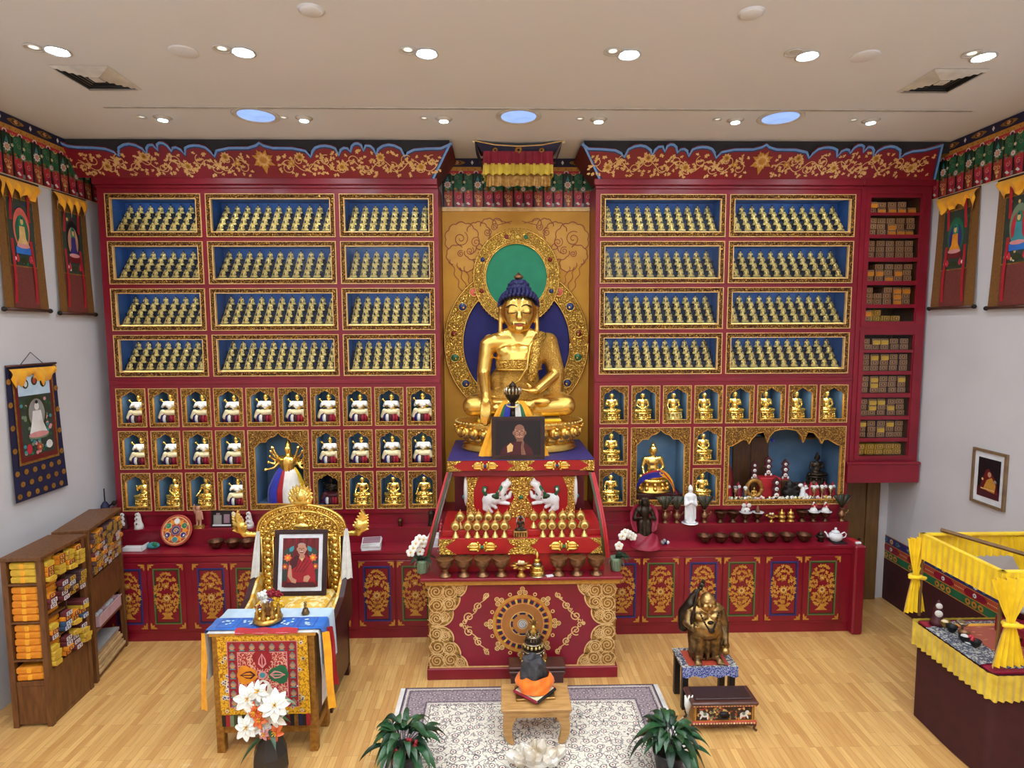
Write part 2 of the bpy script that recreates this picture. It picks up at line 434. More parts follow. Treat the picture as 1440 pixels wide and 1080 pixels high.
def scaled(me, k, name=None):
    m = me.copy(); m.transform(Matrix.Scale(k, 4))
    if name: m.name = name
    return m

# ------------------------------------------------------------------ flat ornament
def frame(O, U, V):
    O = Vector(O); U = Vector(U).normalized(); V = Vector(V).normalized(); N = U.cross(V)
    return lambda u, v, h=0.0: O+U*u+V*v+N*h
def face_xz(x, y, z): return frame((x, y, z), (1, 0, 0), (0, 0, 1))          # looks towards -y
class Deco(MB):
    """ornament laid on a surface: F maps (u, v, h)"""
    def __init__(s, F, h=.003): super().__init__(); s.F = F; s.h0 = h; s.n = 0
    @property
    def h(s):       # every piece a hair above the one before
        return s.h0+(s.n % 40)*4e-5
    def add(s, *a, **k): s.n += 1; return super().add(*a, **k)
    def poly(s, pts, m, k=0): return s.flat(pts, s.h+k*.0018, m, s.F)
    def rect(s, u0, u1, v0, v1, m, k=0): return s.add([s.F(u, v, s.h+k*.0018) for u, v in ((u0, v0), (u1, v0), (u1, v1), (u0, v1))], [(0, 1, 2, 3)], m)
    def disc(s, u, v, r, m, k=0, n=14, rv=None):
        rv = rv or r; return s.add([s.F(u+r*cos(2*pi*i/n), v+rv*sin(2*pi*i/n), s.h+k*.0018) for i in range(n)], [tuple(range(n))], m)
    def ring(s, u, v, r0, r1, m, k=0, n=24, a0=0, a1=2*pi):
        full = abs(a1-a0-2*pi) < 1e-6; q = n if full else n+1
        vs = [s.F(u+r*cos(a0+(a1-a0)*i/n), v+r*sin(a0+(a1-a0)*i/n), s.h+k*.0018) for i in range(q) for r in (r0, r1)]
        fs = [(2*i, 2*i+1, 2*((i+1) % q)+1, 2*((i+1) % q)) for i in range(n)]
        return s.add(vs, fs, m)
    def frame(s, u0, u1, v0, v1, w, m, k=0):
        s.rect(u0, u1, v0, v0+w, m, k); s.rect(u0, u1, v1-w, v1, m, k); s.rect(u0, u0+w, v0+w, v1-w, m, k); return s.rect(u1-w, u1, v0+w, v1-w, m, k)
    def line(s, pts, w, m, k=0, taper=False):
        n = len(pts); vs = []
        for i, p in enumerate(pts):
            a = pts[max(i-1, 0)]; b = pts[min(i+1, n-1)]; dx, dy = b[0]-a[0], b[1]-a[1]; l = sqrt(dx*dx+dy*dy) or 1
            ww = w/2*(1-.75*i/(n-1) if taper else 1)
            for sg in (1, -1): vs.append(s.F(p[0]-dy/l*ww*sg, p[1]+dx/l*ww*sg, s.h+k*.0018))
        return s.add(vs, [(2*i, 2*i+1, 2*i+3, 2*i+2) for i in range(n-1)], m)
    def spiral(s, u, v, r, a0, turns, w, m, k=0, n=26, dr=1):
        pts = [(u+r*(1-.86*i/n)*cos(a0+dr*2*pi*turns*i/n), v+r*(1-.86*i/n)*sin(a0+dr*2*pi*turns*i/n)) for i in range(n+1)]
        return s.line(pts, w, m, k)
    def leaf(s, u, v, l, w, a, m, k=0):
        c, d = cos(a), sin(a); P = [(0, 0), (.3, .5), (.62, .42), (1, 0), (.62, -.42), (.3, -.5)]
        return s.add([s.F(u+(p*l)*c-(q*w)*d, v+(p*l)*d+(q*w)*c, s.h+k*.0018) for p, q in P], [(0, 1, 2, 3, 4, 5)], m)
    def trefoil(s, u, v, r, a, m, k=0):
        for da in (-.95, 0, .95): s.leaf(u, v, r*(1.15 if da == 0 else 1), r*.62, a+da, m, k)
        return s
    def flower(s, u, v, r, m, k=0, n=8, core=None, inner=None):
        for i in range(n): s.leaf(u, v, r, r*.62, 2*pi*i/n, m, k)
        if inner:
            for i in range(n): s.leaf(u, v, r*.62, r*.4, 2*pi*(i+.5)/n, inner, k+1)
        if core: s.disc(u, v, r*.3, core, k+2, 10)
        return s
# ================================================================== the room
XL, XR, YB, YF, ZC = -5.46, 5.88, .60, -11.0, 6.53
b = MB(); b.box(XL-.2, XR+.2, YF-.2, YB+.2, -.12, 0, 'parquet'); struct('floor', b)
b = MB(); b.box(XL-.2, XR+.2, YF-.2, YB+.2, ZC, ZC+.12, 'ceil_white'); struct('ceiling', b)
b = MB(); b.box(XL-.2, XL, YF-.2, YB+.2, 0, ZC, 'wall_white'); struct('wall_left', b)
b = MB(); b.box(XR, XR+.2, YF-.2, YB+.2, 0, ZC, 'wall_white'); struct('wall_right', b)
b = MB(); b.box(XL, XR, YB, YB+.2, 0, ZC, 'wall_white'); struct('wall_back', b)
b = MB(); b.box(XL, XR, YF-.2, YF, 0, ZC, 'wall_white'); struct('wall_front', b)
# wooden door in the passage under the scripture cabinet
b = MB(); b.box(4.93, 5.52, YB-.035, YB-.002, .01, 2.1, 'door_wood', .004); d1 = struct('door_1', b)
b = MB(); b.box(5.52, 5.72, YB-.06, YB-.001, 0, 2.14, 'door_wood', .006); struct('door_frame', b, d1)
b = MB(); b.tube([(5.44, YB-.036, .95), (5.44, YB-.075, .95), (5.36, YB-.08, .95)], .01, 'iron', 8); part('handle', b, d1)
# right wall wainscot
FR = frame((XR-.004, 0, 0), (0, -1, 0), (0, 0, 1))   # u = -y
W0, W1 = -YB, 7.5
b = MB(); b.box(XR-.012, XR-.001, -7.5, YB-.001, 0.0, .64, 'maroon'); struct('baseboard_right', b)
d = Deco(lambda u, v, h: Vector((XR-.006-h, -u, v)), .001)
d.rect(W0, W1, .64, 1.0, 'black')
for v, k in ((.64, 'gold_paint'), (.755, 'gold_paint'), (.87, 'gold_paint'), (.99, 'gold_paint')): d.rect(W0, W1, v, v+.012, k, 2)
d.rect(W0, W1, .652, .755, 'green_cloth', 1); d.rect(W0, W1, .767, .87, 'orange_red', 1); d.rect(W0, W1, .882, .99, 'blue_paint', 1)
u = W0+.15; i = 0
while u < 4:
    d.flower(u, .935, .045, ('gold_cream', 'white')[i % 2], 3, 8, 'rose_red')
    for q in (-.13, .13): d.ring(u+q, .935, .02, .034, 'turquoise', 3, 12); d.leaf(u+q, .935, .07, .03, 0 if q > 0 else pi, 'leaf_pale', 3)
    d.poly([(u-.19, .818), (u-.13, .864), (u+.13, .864), (u+.19, .818), (u+.13, .772), (u-.13, .772)], 'magenta_cloth', 3); d.flower(u, .818, .034, 'white', 4, 8, 'blue_paint')
    for q in range(-3, 4): d.disc(u+.27+q*.024, .818, .009, 'gold_cream', 3, 6)
    for q in (-.1, 0, .1): d.disc(u+q, .703, .042, 'gold_paint', 3, 14); d.disc(u+q, .703, .016, 'green_dark', 4, 8)
    u += .52; i += 1
struct('trim_right', d)

# printed brocade valance under the ceiling, side walls and the back wall of the alcove
def frieze_tile(d, u, k):
    """one repeat, .425 m wide: a flower column and two swirl columns"""
    w = .1417
    for c in range(3):
        a = u+c*w
        d.rect(a, a+w, 6.07, 6.335, 'green_cloth', 0); d.rect(a, a+w, 5.86, 6.09, ('orange_red', 'rose_red', 'rose_red')[c], 0)
        d.rect(a, a+w*.18, 5.86, 6.33, 'black', 1)
        d.poly([(a+w*.18, 5.86), (a+w*.5, 5.86), (a+w*.18, 6.02)], 'photo_red', 1)
        for q in range(4):
            d.trefoil(a+w*(.3+.18*q), 6.07+.03*((q+c) % 2), .03, pi/2+q, ('green_dark', 'gold_dull', 'leaf_pale')[(q+c) % 3], 2)
    a = u
    d.rect(a+w*.2, a+w*.9, 6.2, 6.32, 'leaf_dark', 2); d.poly([(a+.05, 6.22), (a+.075, 6.29), (a+.1, 6.22)], 'turquoise', 3)
    d.flower(a+w*.53, 6.165, .055, 'white', 3, 9, 'gold_cream', 'pink')
    for q in range(3): d.spiral(a+w*(.35+.2*q), 6.0-.05*(q % 2), .028, q, 1.2, .007, 'gold_cream', 3, 12)
    d.trefoil(a+w*.6, 5.93, .04, pi/2, 'gold_cream', 3); d.disc(a+w*.6, 5.90, .013, 'gold_cream', 3, 8, .022)
    for c in (1, 2):
        a = u+c*w; sg = 1 if c == 2 else -1
        for q in range(2): d.spiral(a+w*(.45+.3*q), 6.26-.05*q, .032, q*2, 1.3, .008, 'leaf_pale', 3, 14)
        d.flower(a+w*(.2 if c == 2 else .05), 6.2, .024, 'cream', 4, 5)
        d.spiral(a+w*.6, 6.0, .034, 1, 1.25, .008, 'pink', 3, 14, sg); d.spiral(a+w*.75, 5.955, .022, 1, 1.2, .007, 'blue_paint', 4, 10, sg)
        d.poly([(a+w*.35, 5.91), (a+w*.55, 5.93), (a+w*.8, 5.895), (a+w*.6, 5.885)], 'white', 3)
    d.flower(u+2*w+.01, 6.105, .05, 'leaf_pale', 3, 9, 'pink', 'white')
    d.rect(u+2*w-.012, u+2*w+.022, 5.865, 5.91, 'photo_grey', 3)
    d.rect(u, u+3*w, 6.318, 6.36, 'rose_red', 3)
    for q in range(4):
        x = u+w*.375*(1+2*q)
        d.ring(x, 6.325, .022, .034, ('white', 'gold_cream')[q % 2], 4, 14, pi if q % 2 else 0, 2*pi if q % 2 else pi); d.disc(x, 6.325, .016, ('navy_cloth', 'coral')[q % 2], 4, 8)
    d.rect(u, u+3*w, 6.355, 6.41, 'gold_paint', 4)
    for q in range(5): d.rect(u+.04+q*.08, u+.05+q*.08, 6.37, 6.385, 'brown_wood', 5)
    d.rect(u, u+3*w, 6.41, 6.525, 'navy_cloth', 4)
    m = u+1.5*w
    for q, (rr, k2) in enumerate(((.085, 'gold_dull'), (.06, 'green_dark'), (.04, 'orange_red'))): d.disc(m, 6.468, rr, k2, 5+q, 12, rr*.42)
    d.flower(m, 6.468, .028, 'gold_cream', 8, 6, 'orange_red')
    for q in (-1, 1): d.leaf(m+q*.05, 6.468, .07, .04, 0 if q > 0 else pi, 'gold_dull', 6)
    x = u
    d.poly([(x-.02, 6.468), (x, 6.50), (x+.02, 6.468), (x, 6.436)], 'white', 6)
def frieze(name, F, u0, u1, lab):
    d = Deco(F, .008); u = u0; k = 0
    while u < u1-.2: frieze_tile(d, u, k); u += .425; k += 1
    bk = MB(); bk.prism([(u0, 5.856), (u, 5.856), (u, 6.528), (u0, 6.528)], 0, .006, 'navy_cloth', F)
    r = thing(name, lab, 'valance', F(u0, 5.86, 0)); part('cloth_backing', bk, r); part('printed_pattern', d, r)
    b = MB(); b.prism([(u0, 5.848), (u, 5.848), (u, 5.858), (u0, 5.858)], 0, .012, 'cream', F); part('hem', b, r)
frieze('brocade_valance', lambda u, v, h: Vector((XR-.002-h, -u, v)), .07-.425+.01, 4.3, 'printed lotus brocade valance along the top of the right white wall')
frieze('brocade_valance', lambda u, v, h: Vector((XL+.002+h, u, v)), -4.2, .3, 'printed lotus brocade valance along the top of the left white wall')
frieze('brocade_valance', lambda u, v, h: Vector((u, YB-.05-h, v)), -.79, 1.28, 'printed lotus brocade valance on the back wall above the golden alcove')

# ------------------------------------------------------------------ ceiling fixtures
def spot(x, y, z, power, size, col=(1, .97, .93), spread=150, name='downlight_lamp', aim=None):
    l = bpy.data.lights.new(name, 'AREA'); l.shape = 'DISK'; l.size = size; l.energy = power; l.color = col; l.spread = radians(spread)
    o = bpy.data.objects.new(name, l); COL.objects.link(o); o.location = (x, y, z)
    if aim is not None: o.rotation_euler = (Vector(aim)-Vector((x, y, z))).to_track_quat('-Z', 'Y').to_euler()
    return o
def downlight(x, y, r, lens, lab, grp, proto=[None]):
    t = thing('recessed_downlight', lab, 'ceiling light', (x, y, ZC), 0, grp)
    b = MB(); b.lathe([(r*.8, -.001), (r, -.001), (r*1.16, -.004), (r*1.2, -.012), (r*1.05, -.014), (r*.9, -.004)], 'metal_white', 28, cap=False); part('trim_ring', b, t, False)
    b = MB(); b.lathe([(0.0, -.003), (r*(.92 if lens == 'lamp_lens' else .55), -.003)], lens, 24); part('lens', b, t, False)
    return t
DX = [-3.80, -2.21, -.62, 1.16, 2.75, 4.34]
for i, x in enumerate(DX):
    downlight(x, -2.60, .088, 'lamp_lens', f'bright recessed downlight, {nth(i, 6)} in the front row of ceiling lights', 'front row downlights')
    downlight(x-.155, -2.66, .065, 'lamp_lens_small' if i != 4 else 'metal_white', f'small dim recessed spot just left of the {nth(i, 6)} front row downlight', 'small front row spots')
for i, x in enumerate(DX):
    t = thing('ceiling_spotlight', f'glowing adjustable ceiling spotlight, {nth(i, 6)} in the row nearest the cabinets', 'ceiling light', (x, -1.0, ZC), 0, 'back row spotlights')
    b = MB(); b.lathe([(.05, -.03), (.055, -.03), (.062, -.02), (.08, -.004), (.1, -.001)], 'metal_white', 24); part('trim_ring', b, t, False)
    b = MB(); b.lathe([(0, -.034), (.05, -.034)], 'lamp_spot', 20); part('lens', b, t, False)
    downlight(x-.22, -1.03, .045, 'lamp_lens_small', f'tiny recessed spot left of the {nth(i, 6)} back row spotlight', 'tiny back row spots')
    spot(x, -1.0, ZC-.05, 13, .1, (.9, .96, 1), 140, aim=(x, -.45, 2.5))
for i, x in enumerate((-2.72, .235, 3.24)):
    t = thing('round_ceiling_lamp', f'large round blue lit ceiling lamp, {("left one", "middle one", "right one")[i]} of the three', 'ceiling light', (x, -1.08, ZC), 0, 'blue round ceiling lamps')
    b = MB(); b.lathe([(.2, -.002), (.215, -.012), (.245, -.01), (.26, -.001)], 'metal_white', 36); part('trim_ring', b, t, False)
    b = MB(); b.lathe([(0, -.004), (.2, -.004)], 'lamp_blue', 36); part('diffuser', b, t, False)
for i, (x, y, r) in enumerate(((-2.72, -2.6, .12), (3.27, -2.6, .12))):
    b = MB(); b.lathe([(0, -.012), (r*.9, -.012), (r, -.006), (r, 0)], 'ceil_white', 32)
    solid('ceiling_speaker', b, ('grey round ceiling speaker between first and second downlights', 'grey round ceiling speaker left of the rightmost downlight')[i], 'speaker', (x, y, ZC), 0, 'ceiling speakers', local=True)
for i, (x, y) in enumerate(((-1.41, -3.28), (1.95, -3.29))):
    b = MB(); b.lathe([(0, -.02), (.075, -.02), (.085, -.012), (.085, -.006), (.1, -.005), (.1, 0)], 'ceil_white', 28)
    solid('smoke_detector', b, ('white round ceiling cover near the top edge, left of centre', 'white round ceiling cover near the top edge, right of centre')[i], 'detector', (x, y, ZC), 0, 'round ceiling covers', local=True)
for i, (x, y) in enumerate(((-3.83, -2.05), (4.35, -2.09))):
    t = thing('air_vent', ('square louvred air diffuser in the ceiling on the left', 'square louvred air diffuser in the ceiling on the right')[i], 'vent', (x, y, ZC), 0, 'ceiling air diffusers')
    b = MB(); b.box(-.25, .25, -.25, .25, -.004, -.001, 'vent_dark'); part('dark_cavity', b, t, False)
    for q in range(6):
        r0 = .27-.042*q; r1 = r0-.03
        b = MB(); Fv = lambda r, z: [(-r, -r, z), (r, -r, z), (r, r, z), (-r, r, z)]
        vs = Fv(r0, -.004-.001*q)+Fv(r1, -.022); b.add(vs, [(k, (k+1) % 4, 4+(k+1) % 4, 4+k) for k in range(4)], 'metal_white'); part('louvre', b, t, False)
    b = MB(); b.box(-.05, .05, -.05, .05, -.024, -.018, 'metal_white', .004); part('centre_plate', b, t, False)
b = MB(); b.box(-4.26, 5.29, -1.345, -1.325, ZC-.008, ZC-.001, 'metal_white'); b.box(-4.26, 5.29, -1.325, -1.305, ZC-.004, ZC-.001, 'vent_dark'); b.box(-4.26, 5.29, -1.305, -1.285, ZC-.008, ZC-.001, 'metal_white')
solid('linear_slot_diffuser', b, 'long thin slot air diffuser running across the ceiling', 'vent', (-4.26, -1.32, ZC))
for y in (-4.3, -6.2, -8.2):      # the rest of the hall's downlights, above and behind the balcony
    for i, x in enumerate(DX): spot(x, y, ZC-.03, 24, .16, (.95, .98, 1))

# ================================================================== upper cabinets
PX = lambda px, y=0: aty(px, 540, y).x
ROWZ = [(5.915-.615*i-.56, 5.915-.615*i) for i in range(4)]
NZ = [(2.825, 3.352), (2.245, 2.772), (1.665, 2.192)]       # niche rows A, B, C
LCOL = [(-5.148, -3.909), (-3.846, -2.160), (-2.101, -.861)]
RCOL = [(1.361, 3.045), (3.100, 4.802)]
LN0, LP = -5.164, .4334; RN0, RP = 1.378, .4357
ncell = lambda n0, p, i, z, w=1: (n0+p*i, n0+p*i+.9*p+p*(w-1), z[0], z[1])
LEFT_N = [('A', i, ncell(LN0, LP, i, NZ[0])) for i in range(10)]+[('B', i, ncell(LN0, LP, i, NZ[1])) for i in (0, 1, 2, 3, 6, 7, 8, 9)]+[('C', i, ncell(LN0, LP, i, NZ[2])) for i in (0, 1, 2, 3, 6, 7, 8, 9)]
LEFT_BIG = (LN0+4*LP, LN0+4*LP+1.9*LP, NZ[2][0], NZ[1][1])
RIGHT_N = [('A', i, ncell(RN0, RP, i, NZ[0])) for i in range(8)]+[('B', i, ncell(RN0, RP, i, NZ[1])) for i in (0, 3)]+[('C', i, ncell(RN0, RP, i, NZ[2])) for i in (0, 3)]
RIGHT_BIG = (RN0+RP, RN0+RP+1.9*RP, NZ[2][0], NZ[1][1])
RIGHT_WIN = (RN0+4*RP, RN0+4*RP+3.9*RP, NZ[2][0], NZ[1][1])

def face_frame(x0, x1, z0, z1, holes, y0=0.0, th=.03, m='red'):
    xs = sorted({x0, x1, *[h[0] for h in holes], *[h[1] for h in holes]}); zs = sorted({z0, z1, *[h[2] for h in holes], *[h[3] for h in holes]})
    fill = {}
    for i in range(len(xs)-1):
        for j in range(len(zs)-1):
            cx, cz = (xs[i]+xs[i+1])/2, (zs[j]+zs[j+1])/2
            fill[i, j] = not any(h[0] < cx < h[1] and h[2] < cz < h[3] for h in holes)
    b = MB()
    for (i, j), f in fill.items():
        if not f: continue
        a, c, e, g = xs[i], xs[i+1], zs[j], zs[j+1]
        b.add([(a, y0, e), (c, y0, e), (c, y0, g), (a, y0, g)], [(0, 1, 2, 3)], m); b.add([(a, y0+th, e), (c, y0+th, e), (c, y0+th, g), (a, y0+th, g)], [(3, 2, 1, 0)], m)
        for di, dj, q in ((-1, 0, [(a, e), (a, g)]), (1, 0, [(c, g), (c, e)]), (0, -1, [(c, e), (a, e)]), (0, 1, [(a, g), (c, g)])):
            if not fill.get((i+di, j+dj)):
                b.add([(q[0][0], y0, q[0][1]), (q[1][0], y0, q[1][1]), (q[1][0], y0+th, q[1][1]), (q[0][0], y0+th, q[0][1])], [(0, 1, 2, 3)], m)
    return b
def lining(c, depth, m, y0=.03, floor=None, ins=.0):
    x0, x1, z0, z1 = c; y1 = y0+depth; b = MB()
    b.add([(x0, y1, z0), (x1, y1, z0), (x1, y1, z1), (x0, y1, z1), (x0, y0, z0), (x1, y0, z0), (x1, y0, z1), (x0, y0, z1)], [(0, 1, 2, 3), (0, 3, 7, 4), (1, 5, 6, 2), (3, 2, 6, 7)], m)
    b.add([(x0, y1, z0), (x1, y1, z0), (x1, y0, z0), (x0, y0, z0)], [(0, 1, 2, 3)], floor or m); return b
FX = lambda y: (lambda u, v, h=0.0: Vector((u, y-h, v)))
def rect_frame(c, w=.068):
    x0, x1, z0, z1 = c; b = MB(); R = lambda d: [(x0+d, z0+d), (x1-d, z0+d), (x1-d, z1-d), (x0+d, z1-d)]
    b.prism(R(.006), -.03, .012, 'carved', FX(0), [R(w-.006)])
    for a, e in ((0, .009), (w-.01, w)): b.prism(R(a), -.03, .02, 'gold_cream', FX(0), [R(e)])
    return b
def arch(c, side, sill, drop, lobes=None):
    """inner outline with a lobed pointed arch"""
    x0, x1, z0, z1 = c[0]+side, c[1]-side, c[2]+sill, c[3]; w = x1-x0; xm = (x0+x1)/2
    prof = lobes or [(0, .155), (.05, .19), (.12, .25), (.19, .255), (.24, .25), (.27, .29), (.33, .33), (.40, .34), (.45, .37), (.5, .42)]
    zs = z1-drop; H = drop-.022
    top = [(x0+w*t, zs+H*(q-.155)/(.42-.155)) for t, q in prof]
    pts = [(x0, z0), (x1, z0)]+[(2*xm-p[0], p[1]) for p in top]+[p for p in reversed(top[:-1])]
    return pts
def niche_frame(c, side=.05, sill=.05, drop=.125, lobes=None, m='carved_light'):
    x0, x1, z0, z1 = c; b = MB(); inner = arch(c, side, sill, drop, lobes)
    b.prism([(x0+.004, z0+.004), (x1-.004, z0+.004), (x1-.004, z1-.004), (x0+.004, z1-.004)], -.03, .012, m, FX(0), [inner])
    R = lambda d: [(x0+d, z0+d), (x1-d, z0+d), (x1-d, z1-d), (x0+d, z1-d)]
    b.prism(R(0), -.03, .018, 'gold_cream', FX(0), [R(.007)])
    cx = sum(p[0] for p in inner)/len(inner); cz = (c[2]+c[3])/2
    inn2 = [(p[0]+(cx-p[0])*.02, p[1]+(cz-p[1])*.02) for p in inner]
    b.prism(inner, -.02, .018, 'gold_paint', FX(0), [inn2]); return b
def led(c, power, y, dz=.03, col=(1, .96, .86), w=.7, aim=(0, .25, -1)):
    l = bpy.data.lights.new('niche_lamp', 'AREA'); l.shape = 'RECTANGLE'; l.size = (c[1]-c[0])*w; l.size_y = .025; l.energy = power; l.color = col; l.spread = radians(160)
    o = bpy.data.objects.new('niche_lamp', l); COL.objects.link(o); o.location = ((c[0]+c[1])/2, y, c[3]-dz)
    o.rotation_euler = Vector(aim).to_track_quat('-Z', 'Y').to_euler(); return o

CZ0, CZ1 = 1.60, 6.03
ROWN = ('top', 'second', 'third', 'bottom')
def upper_cabinet(name, lab, x0, x1, cols, cells, bigs, win=None):
    t = thing(name, lab, 'shrine cabinet', ((x0+x1)/2, .25, CZ0))
    holes = [(a, c, z0, z1) for a, c in cols for z0, z1 in ROWZ]+[c for _, _, c in cells]+bigs+([win] if win else [])
    part('face_frame', face_frame(x0, x1, CZ0, CZ1, holes), t, weld=True)
    b = MB(); b.box(x0, x0+.02, .03, .56, CZ0, CZ1, 'red'); part('side_panel', b, t)
    b = MB(); b.box(x1-.02, x1, .03, .56, CZ0, CZ1, 'red'); part('side_panel', b, t)
    b = MB(); b.box(x0+.02, x1-.02, .56, .58, CZ0, CZ1, 'red_dark'); part('back_panel', b, t)
    b = MB(); b.box(x0-.03, x1, -.05, -.001, CZ1-.005, 6.11, 'red', .008); b.box(x0-.01, x1, -.02, -.001, 5.985, 6.026, 'red', .006); part('head_moulding', b, t)
    b = MB(); b.box(x0+.01, x1-.01, -.014, -.001, 3.405, 3.455, 'red', .006); part('waist_moulding', b, t)
    for a, c in cols:
        for k, (z0, z1) in enumerate(ROWZ):
            q = (a, c, z0, z1); inn = (a+.05, c-.05, z0+.05, z1-.05)
            part('carved_frame', rect_frame(q), t); part('case_lining', lining(inn, .3, 'case_blue'), t)
            b = MB()
            for j in range(4): b.box(inn[0]+.005, inn[1]-.005, .045+.071*j, .045+.071*(j+1) if j < 3 else .325, z0+.052, z0+.067+.088*j, 'case_shelf')
            part('stepped_riser', b, t)
            b = MB(); b.box(inn[0]+.004, inn[1]-.004, .036, .043, z0+.052, z0+.082, 'gold_pale'); part('front_ledge', b, t)
            b = MB(); b.box(a+.06, c-.06, .008, .012, z0+.06, z1-.06, 'case_glass'); part('glass_pane', b, t)
            led(inn, .8*(c-a), .028, z1-z0-.112, (1, .98, .92), .95, (0, .8, 1)); led(inn, .42*(c-a), .05, .02, (.85, .93, 1), .9, (0, 1, -.5))
    for _, _, c in cells:
        part('carved_frame', niche_frame(c), t); part('niche_lining', lining((c[0]+.03, c[1]-.03, c[2]+.03, c[3]-.02), .36, 'niche_blue'), t)
    for c in bigs:
        part('carved_frame', niche_frame(c, .075, .07, .24), t); part('niche_lining', lining((c[0]+.05, c[1]-.05, c[2]+.05, c[3]-.03), .46, 'niche_blue'), t)
    if win:
        lob = [(0, .0), (.03, .01), (.08, .06), (.12, .10), (.16, .09), (.175, .03), (.195, .10), (.25, .2), (.3, .215), (.325, .12), (.34, .05), (.355, .14), (.4, .23), (.45, .25), (.5, .26)]
        part('carved_frame', niche_frame(win, .05, .06, .27, [(u, .155+v) for u, v in lob]), t)
        part('niche_lining', lining((win[0]+.03, win[1]-.03, win[2]+.04, win[3]-.03), .5, 'niche_blue'), t)
    return t
holes = None
cabL = upper_cabinet('shrine_cabinet', 'tall red lacquered shrine cabinet with gilded niches left of the great golden Buddha', -5.25, -.80, LCOL, LEFT_N, [LEFT_BIG])
cabR = upper_cabinet('shrine_cabinet', 'tall red lacquered shrine cabinet with gilded niches right of the great golden Buddha', 1.30, 4.88, RCOL, RIGHT_N, [RIGHT_BIG], RIGHT_WIN)
for t, c in ((cabL, LEFT_N), (cabR, RIGHT_N)):
    for k, i, q in c:
        if t is cabL and k == 'C' and i == 6: continue
        led((q[0]+.05, q[1]-.05, q[2], q[3]-.05), (.9 if t is cabR else .62), .06, .03)
led(LEFT_BIG, 1.8, .08, .2, (1, .95, .85)); led(RIGHT_BIG, 2.8, .08, .2, (1, .95, .85)); led(RIGHT_WIN, 1.2, .05, .3, (.95, .97, 1), .8)

# cornices
def cornice(name, lab, xc, dl, dr, xb0, xb1):
    half = [(0, 1.0), (5, .93), (16.7, .865), (43, .86), (60, .79), (65.5, .63), (69, .77), (74, .875), (81, .92), (88, .93), (95, .91), (101, .86), (104.5, .67), (108, .82), (113, .875), (118, .86), (121, .77), (124, .92), (128, .985), (133, .995), (137, .95), (139, .80), (143, .94), (149, .93), (153, .85), (155.5, .69), (159, .84), (166, .93), (174, .965), (182, .94), (190, .86), (194.5, .64), (199, .75), (208, .83), (225, .86), (245, .87), (257, .9)]
    k = .00927; L = sqrt(.28**2+.37**2)
    cut = lambda s, lim: [(s*dx*k, h*L) for dx, h in half if dx < lim-4]+[(s*lim*k, L)]
    left = cut(-1, dl); right = cut(1, dr)
    top = left[::-1]+right[1:]
    poly = [(xb0-xc, 0), (xb1-xc, 0)]+top[::-1]
    V = Vector((0, -.28, .37)).normalized(); N = Vector((1, 0, 0)).cross(V); O = Vector((xc, -.05, 6.105))
    F = lambda u, v, h=0.0: O+Vector((1, 0, 0))*u+V*v+N*h
    t = thing(name, lab, 'cornice', (xc, -.05, 6.11))
    b = MB(); b.prism(poly, -.03, 0, 'red', F); part('board', b, t)
    b = MB()
    edge = [poly[0]]+top+[poly[1]] if False else [(xb0-xc, 0)]+top+[(xb1-xc, 0)]
    d1 = Deco(F, .002); inset = lambda q: [(p[0]*(1-.004*q) , max(p[1]-.012*q, 0)) for p in top]
    d1.line([(p[0], p[1]-.012) for p in top], .03, 'blue_edge', 2); d1.line([(p[0], p[1]-.034) for p in top], .022, 'blue_edge_dark', 1)
    for xa, ta in ((xb0-xc, top[0]), (xb1-xc, top[-1])):
        sg = 1 if xa < 0 else -1
        if abs(xa-ta[0]) > .02: d1.line([(xa+sg*.012, 0), (ta[0]+sg*.012, L)], .026, 'blue_edge', 2); d1.line([(xa+sg*.034, 0), (ta[0]+sg*.034, L-.02)], .02, 'blue_edge_dark', 1)
    part('scalloped_edge', d1, t)
    d2 = Deco(F, .002); rnd = random.Random(3)
    hmax = lambda u: min((abs(p[0]-u), p[1]) for p in top)[1]
    for s in (-1, 1):
        lim = (dl if s < 0 else dr)*k-.13
        pts = [(s*(.2+(lim-.2)*i/60), L*.36+L*.15*sin(i/60*5.2*2*pi)) for i in range(61)]
        d2.line(pts, .011, 'gold_cream', 1)
        u = .28; q = 0
        while u < lim:
            c = (s*u, L*(.36+.15*sin((u-.2)/(lim-.2)*5.2*2*pi))); a = rnd.uniform(0, 6.28)
            v0 = L*(.5 if q % 2 else .3); r = L*.17
            d2.spiral(c[0], v0, r, a, 1.1, .010, 'gold_cream', 2, 18, 1 if q % 2 else -1)
            if q % 3 == 1: d2.flower(s*(u+.02), L*(.6 if q % 2 else .33), L*.14, 'gold_cream', 3, 9, 'gold_dull', 'gold_paint')
            else: d2.trefoil(c[0], v0, L*.08, a, 'gold_cream', 3)
            for _ in range(17):
                uu = s*(u+rnd.uniform(-.12, .12)); vv = rnd.uniform(.07, .8)*L
                if vv < hmax(uu)-.09: d2.trefoil(uu, vv, L*.068, rnd.uniform(0, 6.28), 'gold_cream', 2)
            u += .17; q += 1
        d2.flower(s*.34, L*.42, L*.1, 'gold_paint', 4, 7, 'gold_cream')
    for r, m in ((.115, 'gold_paint'), (.09, 'gold_cream'), (.055, 'gold_paint')): d2.flower(0, L*.52, r, m, 4 if r > .1 else 6, 11)
    d2.poly([(-.05, L*.4), (.05, L*.4), (0, L*.12)], 'gold_paint', 4)
    for s in (-1, 1):
        for a in (.4, 1.1, 2.0): d2.leaf(0, L*.5, .15, .06, pi/2-s*a, 'gold_paint', 3)
    part('gold_scrollwork', d2, t)
    return t, F, L
cornice('carved_cornice', 'red scalloped cornice with gold vine scrolls above the left shrine cabinet', -2.995, 266, 260, -5.45, -.84)
